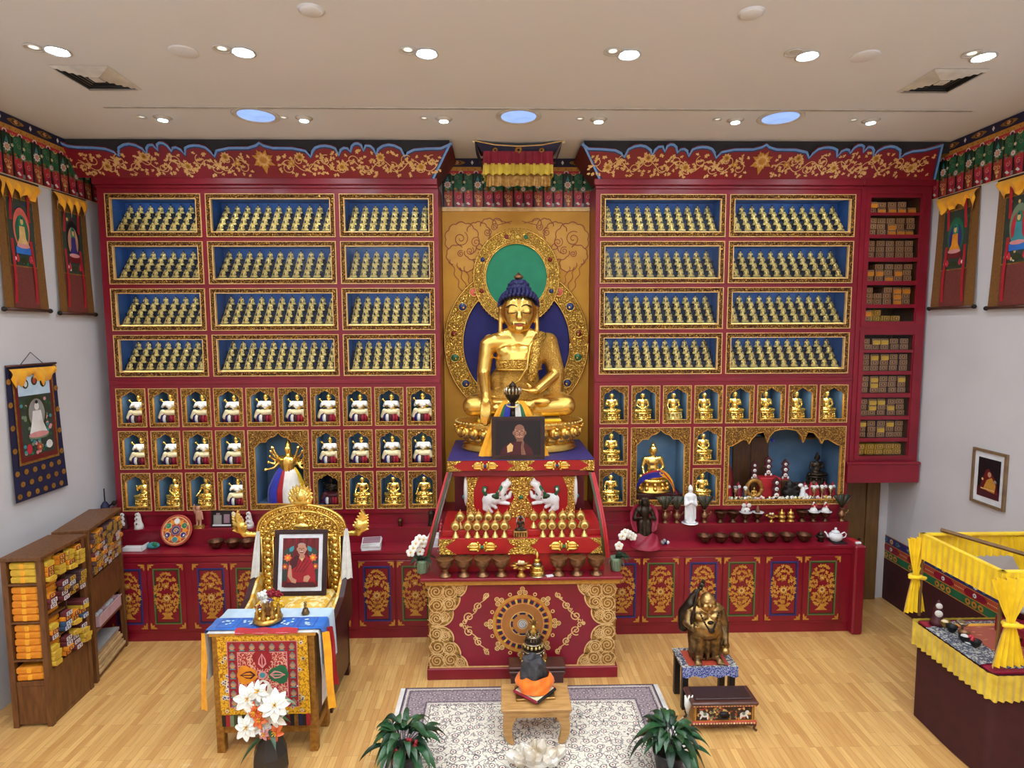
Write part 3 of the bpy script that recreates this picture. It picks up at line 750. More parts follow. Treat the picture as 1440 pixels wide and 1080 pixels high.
cornice('carved_cornice', 'red scalloped cornice with gold vine scrolls above the right shrine cabinet', 3.426, 255, 247, 1.326, 5.84)
for i, (xa, ta) in enumerate(((-.84, -.585), (1.326, 1.06))):        # return boards at the inner ends
    b = MB(); b.add([(xa, -.04, 6.11), (ta, -.325, 6.47), (ta, .5, 6.47), (xa, .5, 6.11), (xa+(.02 if i else -.02), -.03, 6.11), (ta+(.02 if i else -.02), -.31, 6.45), (ta+(.02 if i else -.02), .5, 6.45), (xa+(.02 if i else -.02), .5, 6.11)], [(0, 1, 2, 3), (4, 7, 6, 5), (0, 4, 5, 1), (1, 5, 6, 2), (2, 6, 7, 3), (3, 7, 4, 0)], 'red_dark')
    solid('cornice_return', b, ('plain red return board at right end of the left cornice', 'plain red return board at left end of the right cornice')[i], 'cornice', (xa, .2, 6.11))
for i, (a, c) in enumerate(((XL+.01, -.62), (1.1, XR-.02))):        # dark boards added for the shade in the gap above the cornices
    b = MB(); b.box(a, c, -.25, -.23, 6.385, ZC-.002, 'gap_shade')
    solid('gap_shade_board', b, ('added dark board for the shade between left cornice and ceiling', 'added dark board for the shade between right cornice and ceiling')[i], 'board', ((a+c)/2, -.24, 6.385))

# ------------------------------------------------------------------ rows of small statues
def seated(h=1.0, pose='medit', base=True, m='gold', crown=False, n=10):
    s = MB(); z = 0.0
    s.ball((0, .03, .12), (.22, .16, .13), m, n); 
    for k in (-1, 1):
        s.cap((k*.11, .02, .11), (k*.33, -.09, .085), .1, .078, m, n); s.cap((k*.33, -.09, .08), (-k*.08, -.2, .07 if k > 0 else .1), .072, .045, m, n)
        s.ball((k*.103, -.005, .71), (.016, .028, .065), m, 8, 6)
    s.ball((0, 0, .27), (.155, .125, .16), m, n); s.ball((0, .005, .44), (.19, .12, .14), m, n); s.cap((-.17, .01, .515), (.17, .01, .515), .07, .07, m, n)
    s.cap((0, 0, .52), (0, -.005, .66), .06, .055, m, n); s.ball((0, -.012, .745), (.098, .103, .125), m, 14, 10)
    s.ball((0, 0, .87), (.058, .058, .055), m, n); s.ball((0, 0, .945), (.02, .02, .03), m, 8, 6)
    def arm(k, elbow, wrist, hand):
        s.cap((k*.205, .01, .515), elbow, .06, .047, m, n); s.cap(elbow, wrist, .047, .033, m, n); s.cap(wrist, hand, .034, .026, m, n)
    lap = lambda k: arm(k, (k*.265, -.01, .30), (k*.08, -.17, .19), (-k*.02, -.2, .18))
    if pose in ('medit', 'lap'): lap(1); lap(-1)
    elif pose == 'earth': lap(1); arm(-1, (-.27, -.02, .31), (-.27, -.19, .18), (-.275, -.235, .06))
    elif pose == 'teach': arm(-1, (-.26, -.01, .31), (-.10, -.15, .37), (-.07, -.17, .45)); arm(1, (.26, -.01, .31), (.08, -.15, .34), (.02, -.17, .38))
    elif pose == 'raise': arm(-1, (-.27, -.01, .33), (-.24, -.12, .46), (-.22, -.15, .56)); lap(1)
    elif pose == 'give': arm(-1, (-.27, -.02, .31), (-.29, -.2, .2), (-.33, -.27, .13)); arm(1, (.27, -.01, .31), (.12, -.15, .36), (.1, -.17, .45))
    if crown:
        for a in range(-2, 3): s.cap((.085*sin(a*.6), -.085*cos(a*.6)-.01, .80), (.1*sin(a*.6), -.1*cos(a*.6)-.01, .90 if a == 0 else .875), .024, .008, m, 6)
    return s
def lotus_base(r=.42, h=.16, m='gold', n=14, sy=.72, z0=0.0):
    s = MB(); s.lathe([(0, z0), (r*.98, z0), (r, z0+h*.1), (r*.86, z0+h*.25), (r*.74, z0+h*.45), (r*.8, z0+h*.72), (r*.93, z0+h*.85), (r*.93, z0+h), (0, z0+h)], m, 28, sy=sy)
    for k in range(n):
        a = 2*pi*k/n
        for zz, rr in ((.32, .88), (.62, .84)): s.ball((r*rr*cos(a), r*rr*sin(a)*sy, z0+h*zz), (r*.12, r*.12*sy, h*.2), m, 6, 5)
    return s
sb = seated(pose='earth', m='gold_pale', n=7); 
st = MB(); T0 = TR(0, 0, .2) @ Matrix.Scale(.8, 4); st.add(sb.v, sb.f, 'gold_pale', True, T0); st.box(-.33, .33, -.26, .2, 0, .21, 'gold_pale', .03)
tiny = remesh(st, 'small_seated_buddha', .024, 2, .42, ('gold_pale', 'hair_and_shade'))
paint(tiny, lambda c: 1 if c.z > .775 or c.z < .16 or (c.z > .70 and c.y > .0) else 0)  # dark hair, plus shade painted on the upper faces and base bottoms
tiny.transform(Matrix.Diagonal((.152, .14, .168, 1)))
places = []
cnt = {}
for side, cols in (('left', LCOL), ('right', RCOL)):
    for ci, (a, c) in enumerate(cols):
        n = 8 if c-a < 1.4 else 11
        for k, (z0, z1) in enumerate(ROWZ):
            for j in range(4):
                for q in range(n):
                    x = a+.068+.075+(c-a-.136-.15)*q/(n-1)
                    places.append((j, k, side, ci, q, n, Vector((x, .080+.071*j, z0+.0675+.088*j))))
places.sort(key=lambda p: (p[0], p[1]))
casename = lambda s, ci: {('left', 0): 'leftmost', ('left', 1): 'second', ('left', 2): 'third', ('right', 0): 'fourth', ('right', 1): 'rightmost'}[s, ci]
for j, k, side, ci, q, n, p in places[:300]:
    o = put('small_seated_buddha', tiny, None, Matrix.Translation(p))
    tag(o, f'small gold seated buddha, {nth(q, n)}, {("front", "second")[j]} tier, {ROWN[k]} row, {casename(side, ci)} glass case', 'statue', f'small buddhas in the glass cases')
vs0 = [v.co.copy() for v in tiny.vertices]; fs0 = [tuple(f.vertices) for f in tiny.polygons]; mi0 = [f.material_index for f in tiny.polygons]
rest = MB()
for j, k, side, ci, q, n, p in places[300:]:
    bb = len(rest.v); rest.v += [tuple(v+p) for v in vs0]; rest.f += [tuple(i+bb for i in f) for f in fs0]; rest.mi += mi0; rest.sm += [True]*len(fs0)
rest.mats = ['gold_pale', 'hair_and_shade']
o = solid('small_seated_buddhas', rest, 'many small gold seated buddhas on the rear tiers of the glass cases', 'statue'); o['kind'] = 'stuff'; o['group'] = 'small buddhas in the glass cases'
# ================================================================== stepped counters under the cabinets
def scroll_tree(d, uc, v0, v1, w, m='gold_paint', seed=0):
    """painted flower bush in an oval"""
    rnd = random.Random(seed); H = v1-v0; vm = v0+H*.52
    d.poly([(uc-w*.3, v0), (uc+w*.3, v0), (uc+w*.16, v0+H*.05), (uc+w*.04, v0+H*.12), (uc-w*.04, v0+H*.12), (uc-w*.16, v0+H*.05)], m, 2)
    for s in (-1, 0, 1): d.line([(uc+s*w*.03, v0+H*.08), (uc+s*w*.1, v0+H*.3), (uc+s*w*.05, v0+H*.5)], .007, m, 2)
    for ring_, n in ((.98, 26), (.74, 18), (.5, 10)):
        for i in range(n):
            a = 2*pi*i/n+rnd.uniform(-.1, .1); u = uc+w*.5*ring_*cos(a); v = vm+H*.46*ring_*sin(a)*(1 if sin(a) > 0 else .9)
            if v < v0+H*.1: continue
            d.trefoil(u, v, w*.135, a+rnd.uniform(-.9, .9), m, 2)
            if i % 3 == 0: d.line([(u, v), (uc+w*.5*(ring_-.2)*cos(a+.25), vm+H*.46*(ring_-.2)*sin(a+.25))], .006, m, 2)
    d.flower(uc, v0+H*.46, w*.24, m, 3, 9, 'gold_dull', 'gold_cream'); d.flower(uc, v0+H*.72, w*.15, m, 3, 7, 'gold_cream')
def bracket(d, u, v, su, sv, r=.055):
    d.rect(min(u, u+su*r*1.5), max(u, u+su*r*1.5), min(v, v+sv*.012), max(v, v+sv*.012), 'gold_paint', 2); d.rect(min(u, u+su*.012), max(u, u+su*.012), min(v, v+sv*r*1.5), max(v, v+sv*r*1.5), 'gold_paint', 2)
    d.trefoil(u+su*r*.3, v+sv*r*.3, r*.8, atan2(sv, su), 'gold_paint', 2)
    d.leaf(u+su*r*.7, v+sv*r*.15, r*.8, r*.45, 0 if su > 0 else pi, 'gold_paint', 2); d.leaf(u+su*r*.15, v+sv*r*.7, r*.8, r*.45, pi/2*sv, 'gold_paint', 2)
DZ1, DZ0 = aty(505, 788.5, -.4).z, aty(505, 881, -.4).z
SL, SU = 1.213, 1.432                # lower and upper shelf heights
def counter(name, lab, x0, x1, doors, post=None):
    t = thing(name, lab, 'counter', ((x0+x1)/2, -.1, 0))
    b = MB(); prof = [(.55, 0), (.55, 1.598), (.04, 1.598), (.04, SU), (-.10, SU), (-.10, SU-.03), (-.085, SU-.035), (-.085, SL), (-.42, SL), (-.42, SL-.035), (-.40, SL-.045), (-.40, .14), (-.385, .13), (-.385, 0)]
    b.prism([(p[0], p[1]) for p in prof], x0, x1, 'red', lambda u, v, h: Vector((h, u, v))); part('stepped_body', b, t)
    b = MB(); b.box(x0, x1, -.412, -.4005, SL-.12, SL-.045, 'red', .004); part('fascia_strip', b, t)
    for i, (a, c) in enumerate(doors):
        b = MB(); b.box(a, c, -.413, -.4005, DZ0, DZ1, 'red', .004); dr = part('door', b, t)
        F = face_xz(a, -.413, DZ0); w = c-a; h = DZ1-DZ0; d = Deco(F, .001)
        col, dk = (('blue_paint', 'navy_cloth'), ('green_paint', 'green_dark'))[i % 2]
        d.frame(.07, w-.06, .075, h-.07, .018, col, 1); d.frame(.088, w-.078, .093, h-.088, .016, dk, 1)
        for su, u in ((1, .012), (-1, w-.012)):
            for sv, v in ((1, .015), (-1, h-.012)): bracket(d, u, v, su, sv)
        scroll_tree(d, w*.5, .15, h-.13, w*.58, 'gold_paint', i)
        part('painted_panel', d, dr)
    if post:
        b = MB(); b.box(post[0], post[1], -.50, -.10, 0, 1.235, 'red', .02); part('end_post', b, t)
    return t
pair = lambda px: [(aty(px, 830, -.41).x, aty(px+52, 830, -.41).x), (aty(px+54, 830, -.41).x, aty(px+106, 830, -.41).x)]
counter('altar_counter', 'red stepped counter with painted cupboard doors under the left shrine cabinet', -5.44, -.62, pair(154.5)+pair(271)+pair(387.5)+pair(504))
counter('altar_counter', 'red stepped counter with painted cupboard doors under the right shrine cabinet', 1.16, 4.87, pair(848.5)+pair(962)+pair(1075), (4.735, 4.88))

# scripture cabinet on the right
SX0, SX1 = 4.883, 5.84
SHELF = [(5.875, 5.679), (5.641, 5.387), (5.34, 5.083), (5.026, 4.768), (4.711, 4.451), (4.403, 4.219), (4.034, 3.829), (3.79, 3.535), (3.486, 3.229), (3.169, 2.91), (2.86, 2.6), (2.549, 2.348)]
t = thing('scripture_cabinet', 'narrow tall red glazed cabinet of wrapped scriptures in the right corner', 'cabinet', (5.36, .2, 1.97))
hs = [(5.015, 5.69, a, c) for c, a in SHELF]
part('face_frame', face_frame(SX0, SX1, 2.26, 6.03, hs, -.01, .03), t, weld=True)
b = MB(); b.box(SX0, SX0+.02, .02, .5, 2.26, 6.03, 'red'); part('side_panel', b, t)
b = MB(); b.box(SX1-.02, SX1, .02, .5, 2.26, 6.03, 'red'); part('side_panel', b, t)
b = MB(); b.box(SX0, SX1+.01, -.06, .5, 1.975, 2.25, 'red', .006); b.box(SX0-.05, SX1+.02, -.075, -.022, 2.235, 2.27, 'red', .008); b.box(SX0-.04, SX0+.01, -.06, -.022, 1.975, 2.25, 'red', .006); part('apron', b, t)
b = MB(); b.box(SX0, SX1+.02, -.055, -.012, 6.025, 6.11, 'red', .008); part('head_moulding', b, t)
for z0, z1 in ((4.15, 5.97), (2.30, 4.09)):
    b = MB(); F = FX(-.012); b.prism([(4.945, z0), (5.76, z0), (5.76, z1), (4.945, z1)], 0, .012, 'red', F, [[(5.0, z0+.045), (5.705, z0+.045), (5.705, z1-.045), (5.0, z1-.045)]]); part('door_frame', b, t)
for h in hs:
    part('shelf_lining', lining(h, .4, 'walnut_dark', .02), t)
    b = MB(); b.box(h[0], h[1], -.004, 0.0, h[2], h[3], 'case_glass'); part('glass_pane', b, t)
def bundle(w, h, L, cloth, pale, tagm=None):
    """cloth wrapped loose-leaf scripture seen from its end"""
    b = MB(); b.box(-w/2, w/2, 0, L*.83, 0, h, cloth, h*.16)
    for i, k in enumerate((.86, .66, .46, .24)):
        m = (pale, cloth)[i % 2]; y = -.0015-.0012*i
        b.add([(-w/2*k, y, h/2-h/2*k), (w/2*k, y, h/2-h/2*k), (w/2*k, y, h/2+h/2*k), (-w/2*k, y, h/2+h/2*k)], [(0, 1, 2, 3)], m)
    if tagm: b.box(-w*.42, w*.42, -.014, -.006, -h*.1, h*.62, tagm, .002)
    return b
PB = {k: v.mesh('scripture_bundle') for k, v in {
    'plum': bundle(.123, .077, .36, 'text_cloth_plum', 'text_tan'), 'brown': bundle(.123, .077, .36, 'text_cloth_brown', 'text_tan'),
    'yellow': bundle(.123, .077, .36, 'text_cloth_plum', 'text_tan', 'text_yellow'), 'orange': bundle(.123, .077, .36, 'text_cloth_brown', 'text_tan', 'text_orange'), 'gold': bundle(.123, .077, .36, 'text_yellow', 'text_cloth_brown')}.items()}
rnd = random.Random(5); LAY = ('bottom', 'middle', 'top')
for k, (zt, z0) in enumerate(SHELF):
    n = 5; lay = min(3, int((zt-z0)/.08))
    for q in range(lay):
        for i in range(n):
            if k == 5 and i == 4: continue
            if rnd.random() < .12 and q == lay-1 and k < 6: continue
            if k == 11 or (k == 5 and i > 0): kind = 'gold'
            elif k >= 6: kind = 'yellow' if (q == lay-1 and i in ((1, 2), (1, 2), (1, 4), (1, 2), (0, 3), (0,))[k-6]) or rnd.random() < .06 else 'plum'
            else: kind = 'orange' if rnd.random() < .16 else 'brown'
            o = put('scripture_bundle', PB[kind], None, TR(5.086+.1325*i+rnd.uniform(-.002, .002), .05+rnd.uniform(0, .03), z0+.001+.0782*q) @ rotz(rnd.uniform(-.02, .02)))
            tag(o, f'{kind.replace("gold", "golden")} wrapped scripture, {nth(i, 5)}, {LAY[q] if lay > 1 else "only"} layer, {ORD[k]} shelf from cabinet top', 'scripture', 'scriptures in the tall corner cabinet')

# ================================================================== golden alcove, halo and the great Buddha
CXB = .262
t = thing('alcove_panel', 'ochre painted wall panel with outlined clouds behind the great golden Buddha', 'panel', (CXB, .52, 1.6))
b = MB(); b.box(-.795, 1.295, .505, .53, 1.6, 5.835, 'ochre'); part('panel_board', b, t)
b = MB(); b.box(-.795, 1.295, .49, .5045, 5.79, 5.84, 'gold_cream', .004); part('panel_trim', b, t)
d = Deco(face_xz(CXB, .505, 0), .001)
def cloud(d, s):
    def puff(u, v, r, a0, a1, n):
        pts = []
        for i in range(n*8+1):
            a = a0+(a1-a0)*i/(n*8); q = r*(1+.10*abs(sin(i/8*pi))); pts.append((s*(u+q*cos(a)), v+q*sin(a)))
        return pts
    for q_, (u, v, r) in enumerate(((.78, 5.40, .22), (.55, 5.48, .15), (.40, 5.57, .11), (.62, 5.25, .12), (.86, 5.18, .13), (.72, 5.06, .10), (.28, 5.63, .06))):
        d.poly(puff(u, v, r, 0, 2*pi, 9)[:-1], 'ochre_light', q_*.25)
    for (u, v, r, a0, a1, n) in ((.78, 5.40, .225, -.6, 4.2, 8), (.55, 5.48, .155, .2, 3.6, 6), (.40, 5.57, .115, .1, 3.3, 5), (.28, 5.63, .06, -.5, 3.0, 3), (.62, 5.25, .125, 2.3, 6.2, 5), (.86, 5.18, .135, -1.2, 2.2, 5), (.72, 5.06, .105, 2.6, 5.8, 4), (.5, 5.36, .1, 3.0, 5.6, 4)):
        d.line(puff(u, v, r, a0, a1, n), .013, 'ochre_line', 3)
    for (u, v, r, dr) in ((.80, 5.41, .11, 1), (.58, 5.36, .075, -1), (.42, 5.5, .06, 1), (.32, 5.57, .05, -1), (.67, 5.24, .06, 1), (.80, 5.2, .05, -1)):
        d.spiral(s*u, v, r, 1.0, 1.7*s*dr, .011, 'ochre_line', 4, 26)
    for j in range(3):
        pts = [(s*(.95-.10*j-.012*i+.02*sin(i*1.3)), 5.12-.035*i-.05*j) for i in range(14)]; d.line(pts, .011, 'ochre_line', 3)
    d.line([(s*(.28-.03*i), 5.60+.008*i) for i in range(8)], .01, 'ochre_line', 3)
    d.line([(s*(.30-.03*i+.004*(i % 2)), 5.68-.008*i) for i in range(8)], .01, 'ochre_line', 3)
cloud(d, -1); part('painted_clouds', d, t); d = Deco(face_xz(CXB, .505, 0), .001); cloud(d, 1); part('painted_clouds', d, t)

t = thing('gilded_halo', 'large carved gilt double halo with jewels behind the golden Buddha', 'halo', (CXB, .46, 2.9))
HZ, BZ = 4.866, 3.93
F = face_xz(.25, .46, 0)
ell = lambda cz, rx, rz, n=64: [(rx*cos(2*pi*i/n), cz+rz*sin(2*pi*i/n)) for i in range(n)]
b = MB(); b.prism(ell(BZ, .80, .90), -.03, -.02, 'blue_deep', F); part('blue_field', b, t)
b = MB(); b.prism(ell(BZ, 1.035, 1.09), -.03, .0, 'carved_bright', F, [ell(BZ, .775, .87)]); o = part('body_ring', b, t)
b = MB()
for r, q in ((1.035, 1.09), (.775, .87)): b.tube([F(u, v, .004) for u, v in ell(BZ, r-.005, q-.005)]+[F(r-.005, BZ, .004)], .012, 'gold', 6)
part('ring_moulding', b, t)
b = MB(); b.tube([F(u, v, -.02) for u, v in ell(BZ, 1.03, 1.09)]+[F(1.03, BZ, -.02)], .014, 'iron', 6); part('dark_rim', b, t)
b = MB(); b.prism(ell(HZ, .45, .475), -.02, .024, 'green_halo', F); part('green_field', b, t)
b = MB(); b.prism(ell(HZ, .612, .672), -.02, .036, 'carved_bright', F, [ell(HZ, .435, .465)])
for i in range(72): b.ball(F(.612*cos(2*pi*i/72), HZ+.672*sin(2*pi*i/72), .012), .017, 'gold', 6, 4)
part('head_ring', b, t)
b = MB()
for r, q in ((.605, .665), (.437, .467), (.46, .492)): b.tube([F(u, v, .038) for u, v in ell(HZ, r, q)]+[F(r, HZ, .038)], .008, 'gold', 6)
part('ring_moulding', b, t)
for i, a in enumerate((75, 105, 25, 155, -20, 200)):
    m = ('jewel_green', 'jewel_red', 'jewel_red', 'jewel_blue', 'jewel_blue', 'jewel_red')[i]; u, v = .525*cos(radians(a)), HZ+.575*sin(radians(a))
    b = MB(); b.ball(F(u, v, .04), (.032, .016, .032), m, 10, 6); part('jewel', b, t)
for i, a in enumerate((48, 132, 32, 148, 8, 172, -12, 192, -36, 216)):
    m = ('coral', 'coral', 'jewel_blue', 'jewel_blue', 'jewel_red', 'jewel_red', 'jewel_green', 'jewel_green', 'jewel_blue', 'jewel_blue')[i]; u, v = .905*cos(radians(a)), BZ+.98*sin(radians(a))
    b = MB(); b.ball(F(u, v, .005), (.058, .02, .058) if i not in (4, 5) else (.036, .02, .036), m, 12, 6); b.tube([F(u+.06*cos(q*pi/8), v+.06*sin(q*pi/8), .01) for q in range(17)], .008, 'gold', 5); b.ball(F(u-.012*(1 if u > 0 else -1), v-.012, .02), .02, 'gold', 8, 5); part('jewel', b, t)

# lotus throne of the Buddha
t = thing('lotus_throne', 'gilded lotus throne with carved petals beneath the great Buddha', 'throne', (CXB, -.11, 2.525))
b = MB(); b.lathe([(0, 2.525), (.76, 2.525), (.78, 2.545), (.74, 2.575), (.76, 2.60), (.66, 2.63), (.62, 2.67), (.70, 2.75), (.80, 2.82), (.85, 2.855), (.83, 2.875), (.86, 2.895), (.84, 2.915), (0, 2.915)], 'gold', 56, (CXB, -.11, 0), None, 1, .6); part('throne_core', b, t)
b = MB()
for k in range(26):
    a = 2*pi*k/26; c = Vector((CXB+.80*cos(a), -.11+.80*.6*sin(a), 2.775)); n = Vector((cos(a)*.6, sin(a), 0)).normalized(); R = Matrix.Rotation(atan2(n.y, n.x)-pi/2, 3, 'Z')
    b.ball(c, (.085, .05, .085), 'gold', 10, 8, R=R); b.ball(c+n*.04+Vector((0, 0, .005)), (.05, .028, .05), 'gold_bright', 8, 6, R=R); b.ball(c+n*.06+Vector((0, 0, .07)), (.03, .03, .02), 'gold', 6, 5, R=R)
    b.ball(c-n*.1+Vector((0, 0, -.10)), (.075, .04, .06), 'gold', 8, 6, R=R)
part('lotus_petals', b, t)
b = MB()
for k in range(70):
    a = 2*pi*k/70; b.ball((CXB+.85*cos(a), -.11+.51*sin(a), 2.905), .014, 'gold_pale', 6, 4)
part('pearl_row', b, t)
b = MB(); b.box(CXB-.55, CXB+.55, -.40, .12, 2.916, 2.953, 'yellow_cloth', .03); solid('seat_cloth', b, 'yellow cloth folded under the legs of the great Buddha', 'cloth', (CXB, -.14, 2.916))

HK = 1.14; HT = Matrix.Translation((0, 0, 1)) @ Matrix.Scale(HK, 4) @ Matrix.Translation((0, 0, -1)); H = 1.93; BT = TR(CXB, -.11, 2.955)
t = thing('buddha_statue', 'great golden seated Buddha with blue hair touching the earth', 'statue', (CXB, -.11, 2.955))
s = MB(); m = 'gold'; n = 16
s.ball((0, .03, .11), (.21, .15, .12), m, n)
for k in (-1, 1):
    s.cap((k*.11, .02, .10), (k*.315, -.07, .085), .095, .075, m, n); s.cap((k*.315, -.07, .08), (-k*.06, -.19, .065 if k > 0 else .1), .068, .042, m, n)
    s.ball((-k*.14, -.19, .085 if k > 0 else .125), (.075, .035, .03), m, 10, 8)
s.ball((0, 0, .25), (.135, .11, .16), m, n); s.ball((0, .0, .40), (.165, .115, .13), m, n); s.ball((-.075, -.035, .45), (.08, .06, .055), m, n); s.ball((.075, -.035, .45), (.08, .06, .055), m, n)
s.cap((-.165, .01, .515), (.165, .01, .515), .066, .066, m, n); s.ball((-.195, .01, .505), (.062, .06, .065), m, n); s.ball((.195, .01, .505), (.062, .06, .065), m, n)
s.cap((0, .005, .52), (0, -.005, .66), .064, .058, m, n); body_v = len(s.v); s.ball((0, -.012, .765), (.106, .108, .118), m, 18, 12); s.ball((0, -.035, .705), (.082, .075, .072), m, 14, 10)
s.cap((0, -.117, .765), (0, -.132, .722), .009, .019, m, 8); s.cap((-.03, -.102, .685), (.03, -.102, .685), .012, .012, m, 8); s.ball((0, -.1, .655), (.03, .022, .02), m, 8, 6)
for k in (-1, 1): s.ball((k*.043, -.098, .758), (.028, .018, .014), m, 10, 6)
for k in (-1, 1): s.cap((k*.108, .0, .745), (k*.112, -.012, .645), .017, .014, m, 8); s.ball((k*.11, 0, .77), (.014, .026, .035), m, 8, 6)
s.v[body_v:] = [(x*HK, y*HK, 1-(1-z)*HK) for x, y, z in s.v[body_v:]]
for k in (-1, 1): s.cap((k*.03, .015, .585), (k*.17, .015, .525), .05, .05, m, n)
s.cap((-.215, .01, .5), (-.245, -.02, .30), .056, .046, m, n); s.cap((-.245, -.02, .30), (-.225, -.19, .175), .046, .034, m, n); s.cap((-.225, -.19, .175), (-.225, -.235, .13), .034, .036, m, n)
for j in range(4): s.cap((-.252+.018*j, -.25, .125), (-.256+.019*j, -.268, .045-.012*(1-abs(j-1.5))), .0115, .009, m, 8); s.cap((-.256+.019*j, -.268, .045-.012*(1-abs(j-1.5))), (-.256+.019*j, -.262, -.005-.018*(j in (1, 2))), .009, .007, m, 8)
s.cap((-.198, -.22, .14), (-.182, -.245, .075), .013, .009, m, 8)
s.cap((.215, .01, .5), (.255, -.02, .30), .056, .046, m, n); s.cap((.255, -.02, .30), (.12, -.17, .205), .046, .033, m, n); s.ball((.085, -.195, .2), (.05, .035, .02), m, 10, 8)
for j in range(4): s.cap((.055, -.172-.017*j, .203), (-.015+.008*abs(j-1), -.172-.016*j, .212), .011, .008, m, 8)
s.cap((.085, -.175, .215), (.05, -.165, .245), .012, .009, m, 8)
me = remesh(s, 'body', .0075, 3, .5, ('gold',)); me.transform(Matrix.Scale(H, 4)); put('body', me, t)
r = MB()
r.ball((.0, .0, .25), (.148, .122, .15), m, n); r.cap((.195, .012, .515), (-.05, -.02, .24), .072, .085, m, n); r.cap((.2, .03, .5), (-.12, .05, .25), .075, .09, m, n)
r.cap((.205, .01, .52), (.258, -.005, .32), .066, .06, m, n); r.cap((.258, -.01, .32), (.24, .0, .12), .055, .06, m, n)
r.cap((.225, .03, .42), (.27, .02, .15), .05, .05, m, n)
r.cap((-.2, .035, .53), (-.262, .04, .28), .046, .03, m, n); r.cap((-.262, .04, .28), (-.27, .03, .1), .03, .03, m, n)
for k in (-1, 1): r.cap((k*.1, .03, .11), (k*.30, -.04, .085), .104, .082, m, n)
r.ball((0, .03, .12), (.225, .165, .125), m, n); r.ball((0, -.17, .03), (.16, .07, .035), m, n)
me = remesh(r, 'robe', .0085, 2, .5, ('gold_emboss',)); me.transform(Matrix.Scale(H, 4)); put('robe', me, t)
hb = MB(); hb.ball((0, .028, .795), (.113, .104, .095), 'hair_blue', 24, 14); hb.lathe([(.07, .86), (.074, .885), (.062, .9), (.066, .915), (.05, .93), (.05, .945), (.0, .955)], 'hair_blue', 24)
for i in range(8):
    p = .02+i*.145; rr = cos(p); nn = max(6, int(30*rr))
    for j in range(nn):
        a = 2*pi*(j+.5*(i % 2))/nn
        if sin(a) < -.15 and i == 0: continue
        hb.ball((.118*rr*cos(a), .014+.117*rr*sin(a), .795+.1*sin(p)+.05*max(0, -sin(a))*cos(p)**2), .0125, 'hair_blue', 7, 5)
for z, rr in ((.875, .074), (.9, .066), (.925, .055), (.943, .035)):
    for j in range(int(rr*260)): a = 2*pi*j/int(rr*260); hb.ball((rr*cos(a), rr*sin(a), z), .0115, 'hair_blue', 7, 5)
me = hb.mesh('hair'); me.transform(Matrix.Scale(H, 4) @ HT); put('hair', me, t)
jb = MB(); jb.lathe([(.012, .952), (.026, .962), (.03, .972), (.014, .985), (0, 1.0)], 'copper', 12); me = jb.mesh('crest_jewel'); me.transform(Matrix.Scale(H, 4) @ HT); put('crest_jewel', me, t)
b = MB(); b.lathe([(.149, .335), (.158, .345), (.162, .37), (.158, .395), (.15, .405)], 'carved_bright', 40, (0, -.008, 0), sy=.80, cap=False); b.tube([(.159*cos(q*pi/20), -.008+.128*sin(q*pi/20), .335) for q in range(41)], .006, 'gold_bright', 6); b.tube([(.157*cos(q*pi/20), -.008+.126*sin(q*pi/20), .405) for q in range(41)], .006, 'gold_bright', 6); me = b.mesh('waist_band'); me.transform(Matrix.Scale(H, 4)); put('waist_band', me, t)
b = MB(); b.tube([(.12, -.07, .575), (.075, -.125, .50), (.06, -.152, .43), (.05, -.155, .35), (.0, -.155, .27), (-.07, -.14, .22)], .008, 'gold_bright', 8); b.tube([(.16, -.05, .572), (.118, -.105, .50), (.105, -.13, .43), (.10, -.135, .35), (.07, -.14, .26)], .034, 'carved_bright', 10); me = b.mesh('robe_hem'); me.transform(Matrix.Scale(H, 4)); put('robe_hem', me, t)
fm = MB()
for k in (-1, 1):
    fm.tube([(k*(.012+.066*i/8), -.117+.026*(i/8)**2+.002, .782+.018*sin(pi*min(1, i/8*.9+.08))) for i in range(9)], .0032, 'bronze_dark', 5)
    fm.tube([(k*(.018+.052*i/8), -.1155+.02*(i/8)**2, .755-.006*sin(pi*i/8)) for i in range(9)], .003, 'bronze_dark', 5)
me = fm.mesh('painted_brows'); me.transform(Matrix.Scale(H, 4) @ HT); put('painted_brows', me, t)
lm = MB(); lm.cap((-.024, -.112, .687), (.024, -.112, .687), .006, .006, 'copper', 8); lm.cap((-.016, -.112, .679), (.016, -.112, .679), .0065, .0065, 'orange_red', 8); me = lm.mesh('painted_lips'); me.transform(Matrix.Scale(H, 4) @ HT); put('painted_lips', me, t)

# canopy hanging above the Buddha
def drape(mb, pts, z_top, z_bot, m, amp=.02, freq=60, n=140, sag=0.0, hem=.0, nz=6):
    """pleated curtain along a polyline in plan"""
    pts = [Vector((p[0], p[1], 0)) for p in pts]; L = [0]
    for a, c in zip(pts, pts[1:]): L.append(L[-1]+(c-a).length)
    rows = []
    for iz in range(nz+1):
        f = iz/nz; row = []
        for i in range(n+1):
            q = L[-1]*i/n; k = max(j for j in range(len(L)-1) if L[j] <= q+1e-9); tt = (q-L[k])/(L[k+1]-L[k]); p = pts[k].lerp(pts[k+1], tt); dd = (pts[k+1]-pts[k]).normalized(); nn = Vector((dd.y, -dd.x, 0))
            w = sin(q*freq)+.35*sin(q*freq*.43+1)
            zz = z_top+(z_bot-z_top)*f-sag*sin(pi*i/n)*(1 if True else f)+hem*f*w
            row.append(p+nn*(amp*(.25+.75*f)*w)+Vector((0, 0, zz)))
        rows.append(row)
    mb.sheet(rows, m); return mb
t = thing('hanging_canopy', 'small cloth canopy with red and yellow pleated frill hanging above the golden Buddha', 'canopy', (CXB, .0, 5.95))
b = MB(); zt = 6.525
cor = lambda x, y, z: Vector((CXB+x, y, z))
